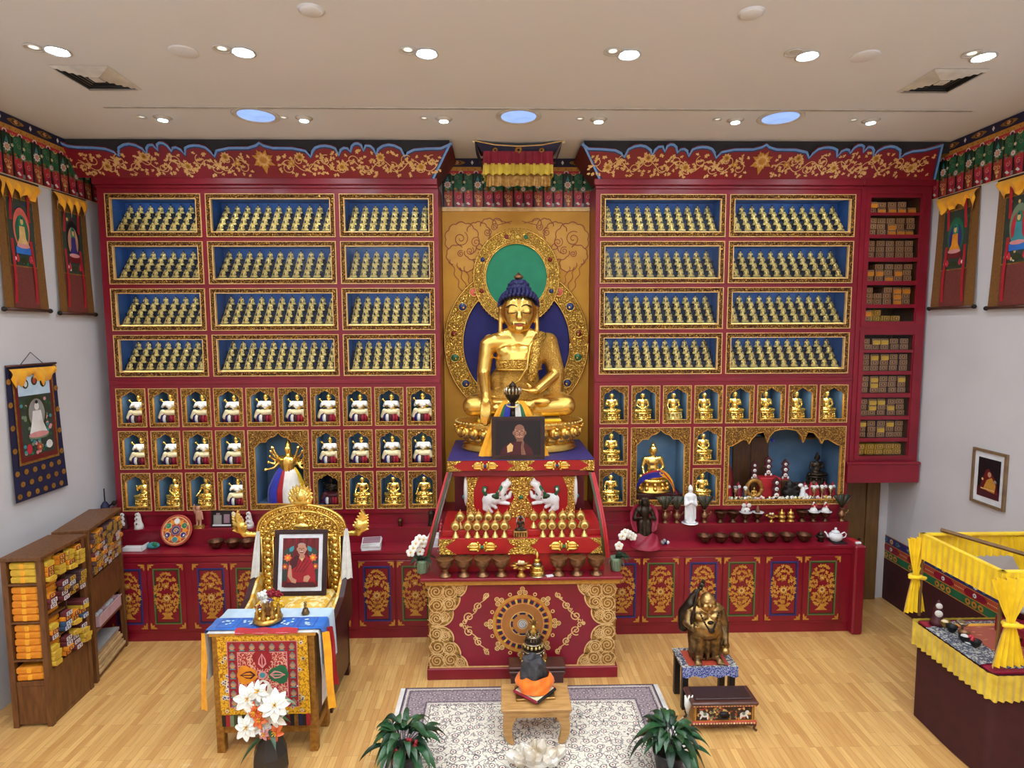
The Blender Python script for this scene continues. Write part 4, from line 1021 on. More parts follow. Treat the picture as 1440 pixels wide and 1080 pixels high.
P = [cor(-.56, -.25, zt), cor(.56, -.25, zt), cor(.56, .4, zt), cor(-.56, .4, zt)]
b.sheet([[cor(-.56+1.12*i/12, -.25+.06*sin(pi*i/12), zt-.05*sin(pi*i/12)) for i in range(13)], [cor(-.44+.88*i/12, -.12, 6.36-.05*sin(pi*i/12)) for i in range(13)]], 'navy_cloth')
for s2 in (-1, 1): b.sheet([[cor(s2*.56, -.25+.65*i/6, zt-.04*sin(pi*i/6)) for i in range(7)], [cor(s2*.44, -.12+.4*i/6, 6.2) for i in range(7)]], 'navy_cloth')
b.sheet([[cor(-.56+1.12*i/8, -.25+.06*sin(pi*i/8), zt-.05*sin(pi*i/8)-.001) for i in range(9)], [cor(-.5+1.0*i/8, .35, zt-.02) for i in range(9)]], 'maroon'); part('canopy_top', b, t)
for u, r_ in ((0, .055), (-.3, .04), (.3, .04)):
    d2 = MB()
    for i in range(9): a = 2*pi*i/9; d2.ball((CXB+u+r_*.6*cos(a), -.20+.02*abs(u), 6.425+r_*.5*sin(a)), (r_*.34, .008, r_*.3), 'gold_dull', 6, 4)
    part('brocade_flower', d2, t)
b = MB(); b.tube([cor(-.57, -.255, zt-.003), cor(-.3, -.21, zt-.04), cor(0, -.19, zt-.052), cor(.3, -.21, zt-.04), cor(.57, -.255, zt-.003)], .008, 'gold_cream', 6); part('edge_cord', b, t)
for s2 in (-1, 1):
    b = MB(); b.ball(cor(s2*.575, -.258, zt-.018), .02, 'cream', 8, 6); part('corner_tassel', b, t)
path = [(CXB-.43, .2), (CXB-.45, -.2), (CXB+.45, -.2), (CXB+.43, .2)]
b = MB(); drape(b, path, 6.41, 6.24, 'magenta_cloth', .016, 70, 220); part('red_frill', b, t)
b = MB(); drape(b, path, 6.26, 6.12, 'yellow_silk', .02, 70, 220, hem=.006); part('yellow_frill', b, t)
b = MB(); drape(b, [(CXB-.40, .2), (CXB-.41, -.16), (CXB+.41, -.16), (CXB+.40, .2)], 6.16, 5.98, 'gold_dull', .014, 60, 200, hem=.004); part('brown_frill', b, t)

# ================================================================== central stepped altar
AX = .262
t = thing('stepped_altar', 'central red and gold stepped altar with dharma wheel front below the golden Buddha', 'altar', (AX, -.9, 0))
b = MB(); b.box(-.87, 1.385, -1.375, -.44, 0, .135, 'red', .006); part('plinth', b, t)
b = MB(); b.box(-.845, 1.36, -1.345, -.44, .135, 1.235, 'red'); part('front_body', b, t)
b = MB(); b.box(-.93, 1.42, -1.45, -.44, 1.232, 1.267, 'red', .006); part('table_top', b, t)
b = MB(); b.box(-.875, 1.39, -1.40, -1.346, 1.165, 1.232, 'gold_paint', .004); part('gold_edge', b, t)
F = face_xz(-.845, -1.346, .135); w = 2.205; h = 1.03
d = Deco(F, .001)
def corner_orn(d, su, sv):
    """scalloped gold corner filled with swirls, touching its mirror at mid height"""
    U = lambda u: u if su > 0 else w-u; V = lambda v: v if sv > 0 else h-v
    pts = [(0, 0), (.46, 0)]
    for cx, cz, r, a0, a1 in ((.30, .02, .15, .1, 1.35), (.20, .17, .17, -.1, 1.35), (.14, .36, .15, -.25, 1.35)):
        pts += [(cx+r*cos(a0+(a1-a0)*i/8), cz+r*sin(a0+(a1-a0)*i/8)) for i in range(9)]
    pts += [(.03, h/2), (0, h/2)]
    P = [(U(a), V(c)) for a, c in pts]; d.poly(P, 'gold_dull', 1); d.line(P[1:-1], .016, 'gold_cream', 3)
    for i, (a, c, r) in enumerate(((.09, .09, .085), (.25, .1, .08), (.36, .06, .05), (.10, .26, .085), (.24, .24, .07), (.09, .42, .075), (.19, .40, .05))):
        d.ring(U(a), V(c), r, r+.009, 'gold_cream', 2, 22); d.spiral(U(a), V(c), r*.85, i, 1.9*su*sv, .011, 'gold_cream', 2, 24)
        for q in range(7): an = 2*pi*q/7+i; d.spiral(U(a)+r*1.18*cos(an)*.9, V(c)+r*1.18*sin(an)*.9, .022, an, 1.0, .007, 'gold_cream', 2, 8)
for su in (1, -1):
    for sv in (1, -1): corner_orn(d, su, sv)
d.rect(0, w, -.002, .02, 'gold_cream', 1); d.rect(0, w, h-.02, h, 'gold_cream', 2)
part('corner_ornament', d, t)
d = Deco(F, .002); uc = w/2+.0; vc = h/2+.02
for r0, m, k in ((.355, 'gold_paint', 1), (.315, 'wheel_brown', 2), (.29, 'green_cloth', 3), (.27, 'gold_cream', 3), (.245, 'wheel_brown', 4), (.15, 'gold_cream', 5), (.14, 'navy_cloth', 6), (.115, 'wheel_brown', 7), (.062, 'gold_cream', 8), (.055, 'photo_grey', 9)): d.disc(uc, vc, r0, m, k, 48)
d.ring(uc, vc, .262, .3, 'navy_cloth', 4, 40); d.ring(uc, vc, .25, .262, 'orange_red', 4, 40); d.ring(uc, vc, .3, .312, 'red_cloth', 4, 40)
for i in range(24): a = 2*pi*i/24; d.ring(uc, vc, .252, .31, ('gold_paint', 'text_yellow')[i % 2], 5, 2, a-.045, a+.045)
for i in range(8):
    a = 2*pi*i/8+pi/8; d.ring(uc, vc, .118, .148, 'gold_paint', 8, 2, a-.12, a+.12)
d.spiral(uc, vc, .045, 0, 2, .007, 'white', 12, 24)
for i in range(8):
    a = 2*pi*i/8; u, v = uc+.385*cos(a), vc+.385*sin(a)
    for q in (-.085, 0, .085): d.disc(uc+(.38 if q else .425)*cos(a+q), vc+(.38 if q else .425)*sin(a+q), .03, 'gold_cream', 2, 12); d.ring(uc+(.38 if q else .425)*cos(a+q), vc+(.38 if q else .425)*sin(a+q), .008, .017, 'gold_dull', 3, 10)
    a += pi/8; d.ring(uc+.385*cos(a), vc+.385*sin(a), .012, .024, 'gold_cream', 2, 12)
part('dharma_wheel', d, t)
for s in (-1, 1):
    d = Deco(F, .002)
    d.disc(uc+s*.72, vc-.005, .024, 'gold_cream', 2, 12)
    for sv in (-1, 1):
        prev = None
        for (a, c, r) in ((.63, .09, .062), (.52, .22, .05), (.42, .345, .036)):
            u, v = uc+s*a, vc+sv*c; d.spiral(u, v, r, pi/2*sv+(.5 if s > 0 else 2.6), 1.5*s*sv, .013, 'gold_cream', 2, 26)
            d.spiral(u+s*r*.75, v-sv*r*1.0, r*.55, .5, -1.3*s*sv, .011, 'gold_cream', 2, 18)
        d.line([(uc+s*(.66-.27*i/12+.018*sin(i*1.1)), vc+sv*(.03+.35*i/12)) for i in range(13)], .011, 'gold_cream', 2)
    part('scroll_ornament', d, t)
b = MB(); b.box(-.70, 1.235, -1.245, -.45, 1.267, 1.50, 'red_bright', .004); part('lower_riser', b, t)
b = MB(); b.box(-.715, 1.25, -1.29, -.45, 1.492, 1.685, 'red_bright', .006); part('ornament_board', b, t)
b = MB(); b.box(-.69, 1.22, -1.222, -.45, 1.685, 1.756, 'red_bright', .004); part('upper_step', b, t)
b = MB(); b.box(-.42, .945, -.74, .1, 1.756, 2.30, 'red_bright', .004); part('lion_panel', b, t)
b = MB(); b.box(-.60, 1.125, -.80, .45, 2.30, 2.385, 'red', .01); part('top_moulding', b, t)
b = MB(); b.box(-.645, 1.17, -.86, .48, 2.385, 2.515, 'red_bright', .006); part('top_board', b, t)
b = MB(); b.box(-.645, 1.17, -.862, .48, 2.5155, 2.524, 'blue_paint', .002); part('blue_cloth_edge', b, t)
b = MB(); b.box(-.60, 1.12, -.35, .44, 1.6, 2.3, 'red_dark'); part('rear_support', b, t)
def hourglass(u, v, w1, w0, hh, m='carved_bright'):
    return [(u-w1/2, v+hh/2), (u-w1*.40, v+hh*.2), (u-w0/2, v), (u-w1*.40, v-hh*.2), (u-w1/2, v-hh/2), (u+w1/2, v-hh/2), (u+w1*.40, v-hh*.2), (u+w0/2, v), (u+w1*.40, v+hh*.2), (u+w1/2, v+hh/2)]
def half_hg(u, v, w1, w0, hh, s): return [(u, v+hh/2), (u+s*w1, v+hh/2), (u+s*w1*.6, v+hh*.2), (u+s*w0, v), (u+s*w1*.6, v-hh*.2), (u+s*w1, v-hh/2), (u, v-hh/2)]
def vajra(b, u, v, y, L):
    for s in (-1, 1):
        b.ball((u+s*L*.3, y, v), (L*.2, .014, L*.17), 'gold_bright', 12, 8)
        for k in (-1, 0, 1): b.ball((u+s*L*.3, y-.008, v+k*L*.1), (L*.2, .014, L*.035), 'gold', 8, 6)
        b.ball((u+s*L*.08, y, v), (L*.05, .014, L*.13), 'gold', 8, 6); b.ball((u+s*L*.5, y, v), (L*.05, .01, L*.05), 'gold', 8, 6)
        for k in (-1, 1): b.ball((u+s*L*.15, y, v+k*L*.15), (L*.06, .01, L*.05), 'gold', 6, 5)
for (y, z, x0, x1, hh) in ((-1.29, 1.588, -.715, 1.25, .185), (-.86, 2.45, -.645, 1.17, .125)):
    F = face_xz(0, y, 0); xm = (x0+x1)/2; W = x1-x0
    for kind in ('c', 'l', 'r'):
        b = MB(); P = hourglass(xm, z, W*.19, W*.08, hh) if kind == 'c' else half_hg(x0 if kind == 'l' else x1, z, W*.1, W*.035, hh, 1 if kind == 'l' else -1)
        b.prism(P, 0, .012, 'carved_bright', F); part('gilt_mount', b, t)
    for s in (-1, 1):
        b = MB(); vajra(b, xm+s*W*.245, z, y-.012, W*.165); o = part('vajra_mount', b, t)
        b = MB(); b.ball((xm+s*W*.245, y-.022, z), (.022, .016, .022), 'jewel_blue' if hh < .15 else 'jewel_green', 8, 6); part('jewel', b, o)
F = face_xz(0, -.74, 0); z = 2.02
for kind in ('c', 'l', 'r'):
    b = MB(); P = hourglass(AX, z, .34, .15, .52) if kind == 'c' else half_hg(-.42 if kind == 'l' else .945, z, .155, .09, .52, 1 if kind == 'l' else -1)
    b.prism(P, 0, .014, 'carved_bright', F); o = part('gilt_panel', b, t)
    if kind == 'c': b = MB(); b.ball((AX, -.758, z), (.028, .014, .028), 'jewel_green', 10, 6); part('jewel', b, o)
def lion(s, cx, name):
    q = MB(); X = lambda u: cx+s*u; y = -.755
    q.ball((X(-.03), y, 2.0), (.115, .045, .075), 'white', 12, 8); q.ball((X(-.10), y, 1.985), (.075, .05, .082), 'white', 12, 8); q.ball((X(.07), y, 2.05), (.07, .05, .08), 'white', 10, 8)
    q.cap((X(.07), y, 2.08), (X(.115), y-.005, 2.17), .058, .052, 'white', 10); q.cap((X(.115), y-.01, 2.18), (X(.165), y-.01, 2.20), .052, .034, 'white', 10); q.cap((X(.10), y-.005, 2.14), (X(.155), y-.01, 2.125), .03, .014, 'white', 8)
    q.cap((X(.12), y, 2.21), (X(.15), y, 2.25), .016, .018, 'white', 8)
    for a, c, r in ((((.08, 2.0)), (.17, 2.03), .024), ((.17, 2.03), (.185, 2.085), .02), ((.06, 1.96), (.16, 1.94), .024), ((-.12, 1.95), (-.09, 1.87), .032), ((-.09, 1.87), (-.05, 1.835), .02), ((-.13, 1.95), (-.14, 1.88), .03), ((-.14, 1.88), (-.1, 1.845), .02), ((-.05, 1.93), (-.0, 1.89), .024)):
        q.cap((X(a[0]), y, a[1]), (X(c[0]), y, c[1]), r*1.3, r, 'white', 8)
    o = part('snow_lion', remesh(q, 'snow_lion', .008, 2, None, ('white',)), t, label='white snow lion relief')
    g = MB(); g.ball((X(.0), y-.03, 2.035), (.06, .016, .04), 'green_dark', 8, 6); g.cap((X(.02), y-.028, 2.06), (X(.08), y-.03, 2.16), .03, .025, 'green_cloth', 8); g.cap((X(.06), y-.03, 2.02), (X(.12), y-.03, 2.07), .016, .012, 'green_dark', 6); part('mane', g, o)
    g = MB(); g.ball((X(.05), y-.045, 2.09), (.028, .012, .045), 'pink', 8, 6); part('saddle', g, o)
    g = MB(); g.tube([(X(-.12), y-.01, 2.05), (X(-.15), y-.01, 2.11), (X(-.13), y-.01, 2.16)], [.02, .025, .03], 'green_cloth', 8); g.ball((X(-.135), y-.025, 2.13), (.016, .016, .03), 'white', 8, 6); part('tail', g, o)
    g = MB(); g.ball((X(.125), y-.05, 2.175), .008, 'black', 6, 5); g.cap((X(.13), y-.03, 2.15), (X(.19), y-.03, 2.135), .01, .006, 'coral', 6); part('face_paint', g, o)
lion(1, AX-.315, 'l'); lion(-1, AX+.315, 'r')
for s in (-1, 1):      # turquoise studded edge beads of the stepped sides
    b = MB()
    x = -.73 if s < 0 else 1.265
    b.tube([(x, -1.28, 1.525), (x, -.86, 1.78)], .011, 'red_cloth', 6)
    for i in range(9): b.ball((x, -1.27+.05*i, 1.53+.03*i), .014, 'white' if i % 2 else 'turquoise', 6, 4)
    part('edge_beads', b, t)
    b = MB(); b.ball((-.43 if s < 0 else .955, -.70, 2.1), (.03, .1, .2), 'white', 8, 8); b.ball((-.445 if s < 0 else .97, -.74, 2.03), .03, 'turquoise', 8, 6); part('side_relief', b, t)
# ================================================================== statues in the niches
def gold_statue(name, pose, crown, mats=('gold_bright', 'gold_bright'), hair=True):
    """seated figure (body) on a lotus base, one unit tall; returns meshes"""
    s = seated(pose=pose, m='gold', crown=crown, n=9)
    me = remesh(s, 'body', .02, 2, .6, (mats[0], 'hair_blue')); me.transform(TR(0, 0, .235) @ Matrix.Scale(.765, 4))
    if hair and not crown: paint(me, lambda c: 1 if c.z > .87 or (c.z > .80 and c.y > .03) else 0)
    lb = lotus_base(.32, .25, mats[1], 12, .74).mesh('lotus_base')
    return me, lb
GV = [gold_statue('a', 'teach', False), gold_statue('b', 'medit', False), gold_statue('c', 'earth', False, ('gold_bright', 'gold_pale')), gold_statue('d', 'earth', False), gold_statue('e', 'give', True), gold_statue('f', 'raise', True), gold_statue('g', 'give', False), gold_statue('h', 'teach', True)]
def put_gold(v, T, label, grp, cat='statue'):
    o = thing('golden_statue', label, cat, (0, 0, 0), 0, grp); o.matrix_basis = T
    put('body', GV[v][0], o); put('lotus_base', GV[v][1], o); return o
# robed figures: crown, white scarf, yellow lap cloth, dark skirt
s = seated(pose='teach', m='gold', crown=True, n=9); s.cap((-.24, -.05, .5), (-.36, -.1, .62), .05, .03, 'gold', 8); s.ball((-.38, -.11, .66), (.07, .05, .06), 'gold', 8, 6)
rb = remesh(s, 'body', .02, 2, .6, ('gold_bright',)); rb.transform(TR(0, .02, .26) @ Matrix.Scale(.74, 4))
s = MB(); s.cap((-.16, -.0, .61), (.16, -.0, .61), .085, .085, 'white', 10); s.ball((0, -.09, .55), (.12, .05, .08), 'white', 10, 8); s.cap((0, -.09, .55), (0, -.12, .46), .07, .03, 'white', 8)
for k in (-1, 1): s.cap((k*.18, -.02, .62), (k*.25, -.06, .52), .07, .04, 'white', 8); s.cap((k*.09, -.1, .63), (k*.19, -.11, .56), .04, .04, 'white', 8)
rs = remesh(s, 'white_scarf', .018, 2, .6, ('white_silk',))
s = MB(); s.ball((0, 0, .33), (.31, .19, .11), 'cream', 14, 8); s.cap((-.22, -.1, .36), (-.28, -.13, .2), .085, .08, 'cream', 8); s.cap((.22, -.1, .36), (.27, -.13, .24), .085, .08, 'cream', 8); s.ball((.05, -.16, .33), (.2, .08, .08), 'cream', 10, 6)
rl = remesh(s, 'lap_cloth', .018, 2, .6, ('cream',))
s = MB(); s.lathe([(0, 0), (.3, 0), (.34, .08), (.33, .2), (.3, .3), (0, .32)], 'maroon', 20, sy=.62)
for a in range(9): s.ball((.3*cos(a*.35-2.97), .19*sin(a*.35-2.97)-.02, .145), (.07, .05, .14), ('magenta_cloth', 'red_cloth', 'blue_deep', 'white_silk', 'maroon', 'magenta_cloth', 'red_cloth', 'navy_cloth', 'maroon')[a], 8, 6)
rd = s.mesh('skirt_cloth')
def put_robed(T, label, grp):
    o = thing('robed_statue', label, 'statue', (0, 0, 0), 0, grp); o.matrix_basis = T
    put('body', rb, o); put('white_scarf', rs, o); put('lap_cloth', rl, o); put('skirt_cloth', rd, o); return o
rnd = random.Random(9)
NROW = {'A': 'top', 'B': 'middle', 'C': 'bottom'}
SY = .17
for k, i, c in LEFT_N:
    x = (c[0]+c[1])/2; z = c[2]+.03; f = nth(i, 10)
    rz = rotz(rnd.uniform(-.08, .08)); T = TR(x, SY, z+.001) @ rz
    if k == 'A' or (k == 'B') or (k == 'C' and i == 3):
        hgt = .43 if k == 'A' else .41
        put_robed(T @ Matrix.Scale(hgt*rnd.uniform(.97, 1.02), 4), f'gold statue in white scarf and yellow cloth, {NROW[k]} left niche row, {f} column', 'robed statues in the left niches')
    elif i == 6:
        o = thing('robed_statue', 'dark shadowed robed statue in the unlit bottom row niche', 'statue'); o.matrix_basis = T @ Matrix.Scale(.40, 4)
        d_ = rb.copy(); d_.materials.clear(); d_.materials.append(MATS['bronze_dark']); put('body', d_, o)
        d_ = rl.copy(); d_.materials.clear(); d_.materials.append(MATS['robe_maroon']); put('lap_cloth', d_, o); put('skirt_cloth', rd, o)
    else:
        v = {0: 5, 1: 1, 2: 4, 7: 3, 8: 1, 9: 6}[i]
        put_gold(v, T @ Matrix.Scale(.43, 4), f'golden seated statue on lotus base, bottom left niche row, {f} column', 'gold statues in the niches')
for k, i, c in RIGHT_N:
    x = (c[0]+c[1])/2; z = c[2]+.03
    v = {('A', 0): 0, ('A', 1): 1, ('A', 2): 2, ('A', 3): 3, ('A', 4): 4, ('A', 5): 7, ('A', 6): 5, ('A', 7): 5, ('B', 0): 7, ('B', 3): 1, ('C', 0): 6, ('C', 3): 4}[k, i]
    put_gold(v, TR(x, SY, z+.001) @ rotz(rnd.uniform(-.05, .05)) @ Matrix.Scale(.43, 4), f'golden seated statue on lotus base, {NROW[k]} right niche row, {nth(i, 8)} column', 'gold statues in the niches')
# big niche, left: many armed figure in coloured silks
c = LEFT_BIG; x0 = (c[0]+c[1])/2+.03; z0 = c[2]+.05
o = thing('many_armed_statue', 'large gold many-armed statue wrapped in blue, red and white silk in the left arched niche', 'statue', (x0, .27, z0+.003))
s = MB(); s.cap((0, 0, .25), (0, 0, .55), .10, .12, 'gold', 10); s.cap((-.11, 0, .60), (.11, 0, .60), .05, .05, 'gold', 10); s.cap((0, 0, .6), (0, 0, .69), .04, .04, 'gold', 8); s.ball((0, -.01, .74), (.055, .055, .065), 'gold', 10, 8); s.cap((0, 0, .79), (0, 0, .89), .045, .012, 'gold', 8)
for k in (-1, 1):
    for j, (dx, dz) in enumerate(((.25, .64), (.27, .56), (.22, .72), (.30, .46), (.18, .78))):
        s.cap((k*.1, 0, .58), (k*dx*.62, .0-.02*j, .5+(dz-.5)*.4), .026, .022, 'gold', 6); s.cap((k*dx*.62, -.02*j, .5+(dz-.5)*.4), (k*dx, -.03-.02*j, dz), .022, .015, 'gold', 6); s.ball((k*dx, -.03-.02*j, dz), .028, 'gold', 6, 5)
put('body', remesh(s, 'body', .011, 2, .7, ('gold',)), o)
for nm, m, a0, a1, r1, zz in (('blue_cloak', 'royal_silk', 2.7, 4.35, .30, .50), ('red_border', 'red_cloth', 4.3, 4.62, .285, .50), ('white_robe', 'white_silk', 4.55, 5.75, .27, .50), ('yellow_ribbon', 'yellow_cloth', 5.5, 5.75, .285, .50), ('green_ribbon', 'green_cloth', 5.72, 5.95, .28, .47)):
    b = MB(); rows = []
    for iz in range(9):
        f = iz/8; zz_ = zz*(1-f)*1.0+.0; r = .10+(r1-.10)*min(1, f*1.5)**.7
        rows.append([Vector((r*cos(a0+(a1-a0)*j/14)*(1+.04*sin(j*2.3+iz*.3)), r*.72*sin(a0+(a1-a0)*j/14)*(1+.06*sin(j*2.3)), zz_ if nm[0] not in 'yg' else zz-(zz-.12)*f)) for j in range(15)])
    b.sheet(rows, m); part(nm, b, o, False)
# big niche, right: golden Buddha with silks across the lap
c = RIGHT_BIG; x0 = (c[0]+c[1])/2-.0; z0 = c[2]+.05
b = MB(); b.box(x0-.355, x0+.355, .10, .44, z0+.001, z0+.085, 'maroon_wood', .004); solid('statue_plinth', b, 'low dark red plinth under the large niche Buddha right of the great statue', 'plinth', (x0, .27, z0))
o = thing('golden_statue', 'large golden seated Buddha with silks across its lap in the right arched niche', 'statue', (x0-.03, .27, z0+.086))
me = GV[3][0].copy(); me.materials.clear(); me.materials.append(MATS['gold']); me.materials.append(MATS['hair_blue']); me.transform(Matrix.Scale(.75, 4)); put('body', me, o)
me = GV[3][1].copy(); me.materials.clear(); me.materials.append(MATS['gold']); me.transform(Matrix.Diagonal((.82, .75, .75, 1))); put('lotus_base', me, o)
def ribbon3(pts, w, m, axis=(0, -.3, 1)):
    b = MB(); A = Vector(axis).normalized(); rows = []
    for i, p in enumerate(pts):
        p = Vector(p); rows.append([p+A*(w*(j/4-.5))+Vector((0, -.008*sin(j*2+i), 0)) for j in range(5)])
    b.sheet(rows, m); return b
zz = z0+.086
for nm, m, pts, w, lab in (('silk_scarf', 'royal_silk', [(-.26, -.10, .06), (-.24, -.15, .16), (-.16, -.2, .26), (-.04, -.235, .30), (.08, -.235, .31)], .11, 'royal blue silk scarf across the lap of the right niche Buddha'), ('silk_scarf', 'saffron', [(.03, -.245, .34), (.1, -.24, .31), (.17, -.22, .25), (.23, -.2, .16), (.26, -.19, .06)], .09, 'yellow silk scarf trailing down right knee of the niche Buddha'), ('silk_scarf', 'rose_red', [(-.2, -.21, .29), (-.08, -.25, .345), (.06, -.25, .36), (.2, -.22, .2), (.30, -.2, .0)], .025, 'thin red silk scarf over lap of the right niche Buddha')):
    b = ribbon3([(x0-.03+p[0], .27+p[1], zz+p[2]) for p in pts], w, m); solid(nm, b, lab, 'scarf', (x0, .1, zz))

# ------------------------------------------------------------------ offerings in the wide window
c = RIGHT_WIN; wx, wz = c[0], c[2]+.041
def wpt(cu, cv): return aty(1020+cu/7.717, 600+cv/7.717, .12)
b = MB(); b.box(wx+.33, wx+.86, .505, .527, wz+.02, wz+.82, 'walnut_dark', .004); b.box(wx+.59, wx+.60, .50, .506, wz+.03, wz+.8, 'black'); solid('cupboard_doors', b, 'dark brown panel doors at the back of the offering window', 'cupboard', (wx+.6, .51, wz))
def torma(h, lab, x, y, z):
    o = thing('torma_offering', lab, 'offering', (x, y, z), 0, 'large red and white offering cakes')
    b = MB(); b.box(-h*.2, h*.2, -h*.06, h*.06, 0, h*.06, 'red_cloth', .004); b.prism([(-h*.17, h*.06), (h*.17, h*.06), (h*.11, h*.38), (h*.2, h*.5), (h*.1, h*.62), (h*.19, h*.78), (0, h), (-h*.19, h*.78), (-h*.1, h*.62), (-h*.2, h*.5), (-h*.11, h*.38)], -h*.05, h*.05, 'robe_maroon', lambda u, v, q: Vector((u, -q, v))); part('body', b, o, False)
    for v, r in ((.22, .10), (.49, .085), (.76, .07)):
        b = MB(); b.lathe([(0, 0), (h*r, 0), (h*r, .006), (h*r*.6, .012), (h*r*.3, .008), (0, .012)], 'white', 14, T=TR(0, -h*.05, h*v) @ Matrix.Rotation(pi/2, 4, 'X')); b.ball((0, -h*.05-.013, h*v), h*r*.34, ('pink', 'turquoise', 'coral')[int(v*10) % 3], 8, 5); part('butter_disc', b, o, False)
    for k in (-1, 1):
        b = MB(); b.ball((k*h*.13, -h*.06, h*.1), (h*.05, h*.03, h*.07), 'white', 8, 6); part('butter_petal', b, o, False)
    return o
p = wpt(500, 620); b = MB(); b.box(p.x-.155, p.x+.155, .15, .33, wz, wz+.30, 'red_cloth', .012); solid('cloth_covered_stand', b, 'red cloth covered stand holding the topmost offering cake', 'stand', (p.x, .24, wz))
torma(.30, 'tall red and white offering cake on top of the red cloth stand', p.x, .24, wz+.301)
for cu, h, lab, y in ((320, .28, 'red and white offering cake behind the gold ring shrine', .27), (655, .30, 'red and white offering cake right of the red cloth stand', .27), (565, .33, 'front red and white offering cake before the red cloth stand', .08)):
    p = aty(1020+cu/7.717, 640, y)
    if y > .2:
        b = MB(); b.box(p.x-.07, p.x+.07, y-.05, y+.05, wz, wz+.245, 'walnut_dark', .006); solid('offering_block', b, f'dark wooden block holding the {"left" if cu < 500 else "right"} rear offering cake', 'block', (p.x, y, wz)); torma(h, lab, p.x, y, wz+.246)
    else: torma(h, lab, p.x, y, wz)
p = wpt(315, 720); o = thing('ring_shrine', 'oval gold ring shrine with tiny figure inside, left in the offering window', 'shrine', (p.x, .13, wz))
b = MB(); b.tube([(.105*cos(i*pi/16), 0, .155+.12*sin(i*pi/16)) for i in range(33)], .03, 'gold_dull', 8); b.box(-.06, .06, -.03, .03, 0, .02, 'gold_dull', .004); part('ring', b, o, False)
me = remesh(seated(pose='earth', n=7), 'figure', .03, 2, .5, ('brass',)); me.transform(TR(0, 0, .04) @ Matrix.Scale(.15, 4)); part('figure', me, o, False)
p = wpt(705, 730); o = thing('dark_statue', 'round black iron statue right of the front offering cake', 'statue', (p.x, .15, wz))
s = MB(); s.ball((0, 0, .1), (.1, .07, .1), 'iron', 12, 8); s.ball((0, -.01, .2), (.06, .05, .06), 'iron', 10, 8)
for a in range(8): s.cap((.08*cos(a*.8), -.03, .1+.08*sin(a*.8)), (.125*cos(a*.8), -.05, .12+.11*sin(a*.8)), .022, .012, 'iron', 6)
part('body', remesh(s, 'body', .01, 1, .6, ('iron',)), o, False)
p = aty(1020+1005/7.717, 640, .3); o = thing('bronze_statue', 'tall dark bronze crowned statue at the right back of the offering window', 'statue', (p.x, .32, wz+.17))
me = gold_statue('x', 'give', True, ('bronze_dark', 'bronze_dark'))[0]; me.transform(Matrix.Scale(.48, 4)); part('body', me, o, False); b = lotus_base(.15, .12, 'bronze_dark', 10); part('lotus_base', b, o, False)
b = MB(); b.box(p.x-.3, p.x+.2, .24, .42, wz, wz+.169, 'walnut_dark', .006); solid('wooden_riser', b, 'dark wooden riser under the bronze crowned statue', 'stand', (p.x, .33, wz))
gob = [(.03, 0), (.034, .006), (.012, .02), (.008, .08), (.02, .11), (.036, .14), (.04, .175), (.036, .178), (.0, .16)]
for i, (cu, y) in enumerate(((960, .07), (1045, .09), (1140, .07), (105, .09), (215, .06))):
    p = aty(1020+cu/7.717, 700, y); o = thing('silver_goblet', f'silver stem goblet of offerings, {("left of three at right end", "middle of three at right end", "rightmost of three at right end", "near the left end", "beside the ring shrine")[i]} of the offering window', 'goblet', (p.x, y, wz), 0, 'silver goblets in the offering window')
    b = MB(); b.lathe(gob, 'silver', 16); part('cup', b, o, False); b = MB(); b.ball((0, 0, .185), (.03, .03, .025), 'white' if i != 3 else 'photo_grey', 8, 6); part('filling', b, o, False)
for i, cu in enumerate((860, 930, 985, 1075, 1165, 40, 150)):
    p = aty(1020+cu/7.717, 690, .17); b = MB(); b.lathe([(.055, 0), (.06, .05), (.045, .14), (.02, .2), (0, .24)], 'red_cloth' if i % 3 else 'magenta_cloth', 14); b.ball((0, -.03, .17), (.025, .02, .025), 'white', 8, 5)
    solid('offering_cone', b, f'small red offering cone with white dot, {nth(i, 7) if i < 5 else ("at far left end", "third from left end")[i-5]} in the offering window', 'offering', (p.x, .17 if i < 5 else .2, wz), 0, 'small red offering cones', local=True)
p = wpt(55, 500); b = MB(); b.lathe([(.13, 0), (.12, .2), (.07, .42), (0, .54)], 'photo_red', 16); solid('cone_hat', b, 'tall dull red cone at the left end of the offering window', 'offering', (p.x+.03, .36, wz), local=True)
p = aty(1020+510/7.717, 622, .3); b = MB(); b.ball((0, 0, 0), .028, 'royal_silk', 12, 8); b.tube([(0, 0, .02), (0, 0, .2)], .003, 'iron', 6); solid('hanging_bauble', b, 'blue bauble hanging at the top of the offering window', 'ornament', (p.x, .3, c[3]-.25), local=True)
p = aty(1020+900/7.717, 614, .5); o = thing('picture_frame', 'gold framed dark picture on the back wall of the offering window', 'picture', (p.x, .52, c[3]-.22))
b = MB(); b.box(-.13, .13, -.015, .003, -.06, .15, 'gold_dull', .006); part('frame', b, o, False); b = MB(); b.box(-.105, .105, -.018, -.0155, -.035, .125, 'photo_dark'); part('picture', b, o, False)
b = MB(); rnd = random.Random(4)
for i in range(210):
    x = rnd.uniform(wx+.06, c[1]-.08); y = rnd.uniform(.045, .1); r = rnd.uniform(.008, .02); k = rnd.choice(('white', 'gold_pale', 'white', 'brass', 'silver', 'cream', 'pink'))
    b.ball((x, y, wz+r*1.25+rnd.uniform(0, .02)), (r, r, r*1.2), k, 6, 5)
o = solid('offering_trinkets', b, 'heap of tiny white and gold offering trinkets along the window sill', 'offerings'); o['kind'] = 'stuff'
p = wpt(835, 700); o = thing('white_conch_figure', 'white carved figure beside the black iron statue', 'figurine', (p.x, .11, wz))
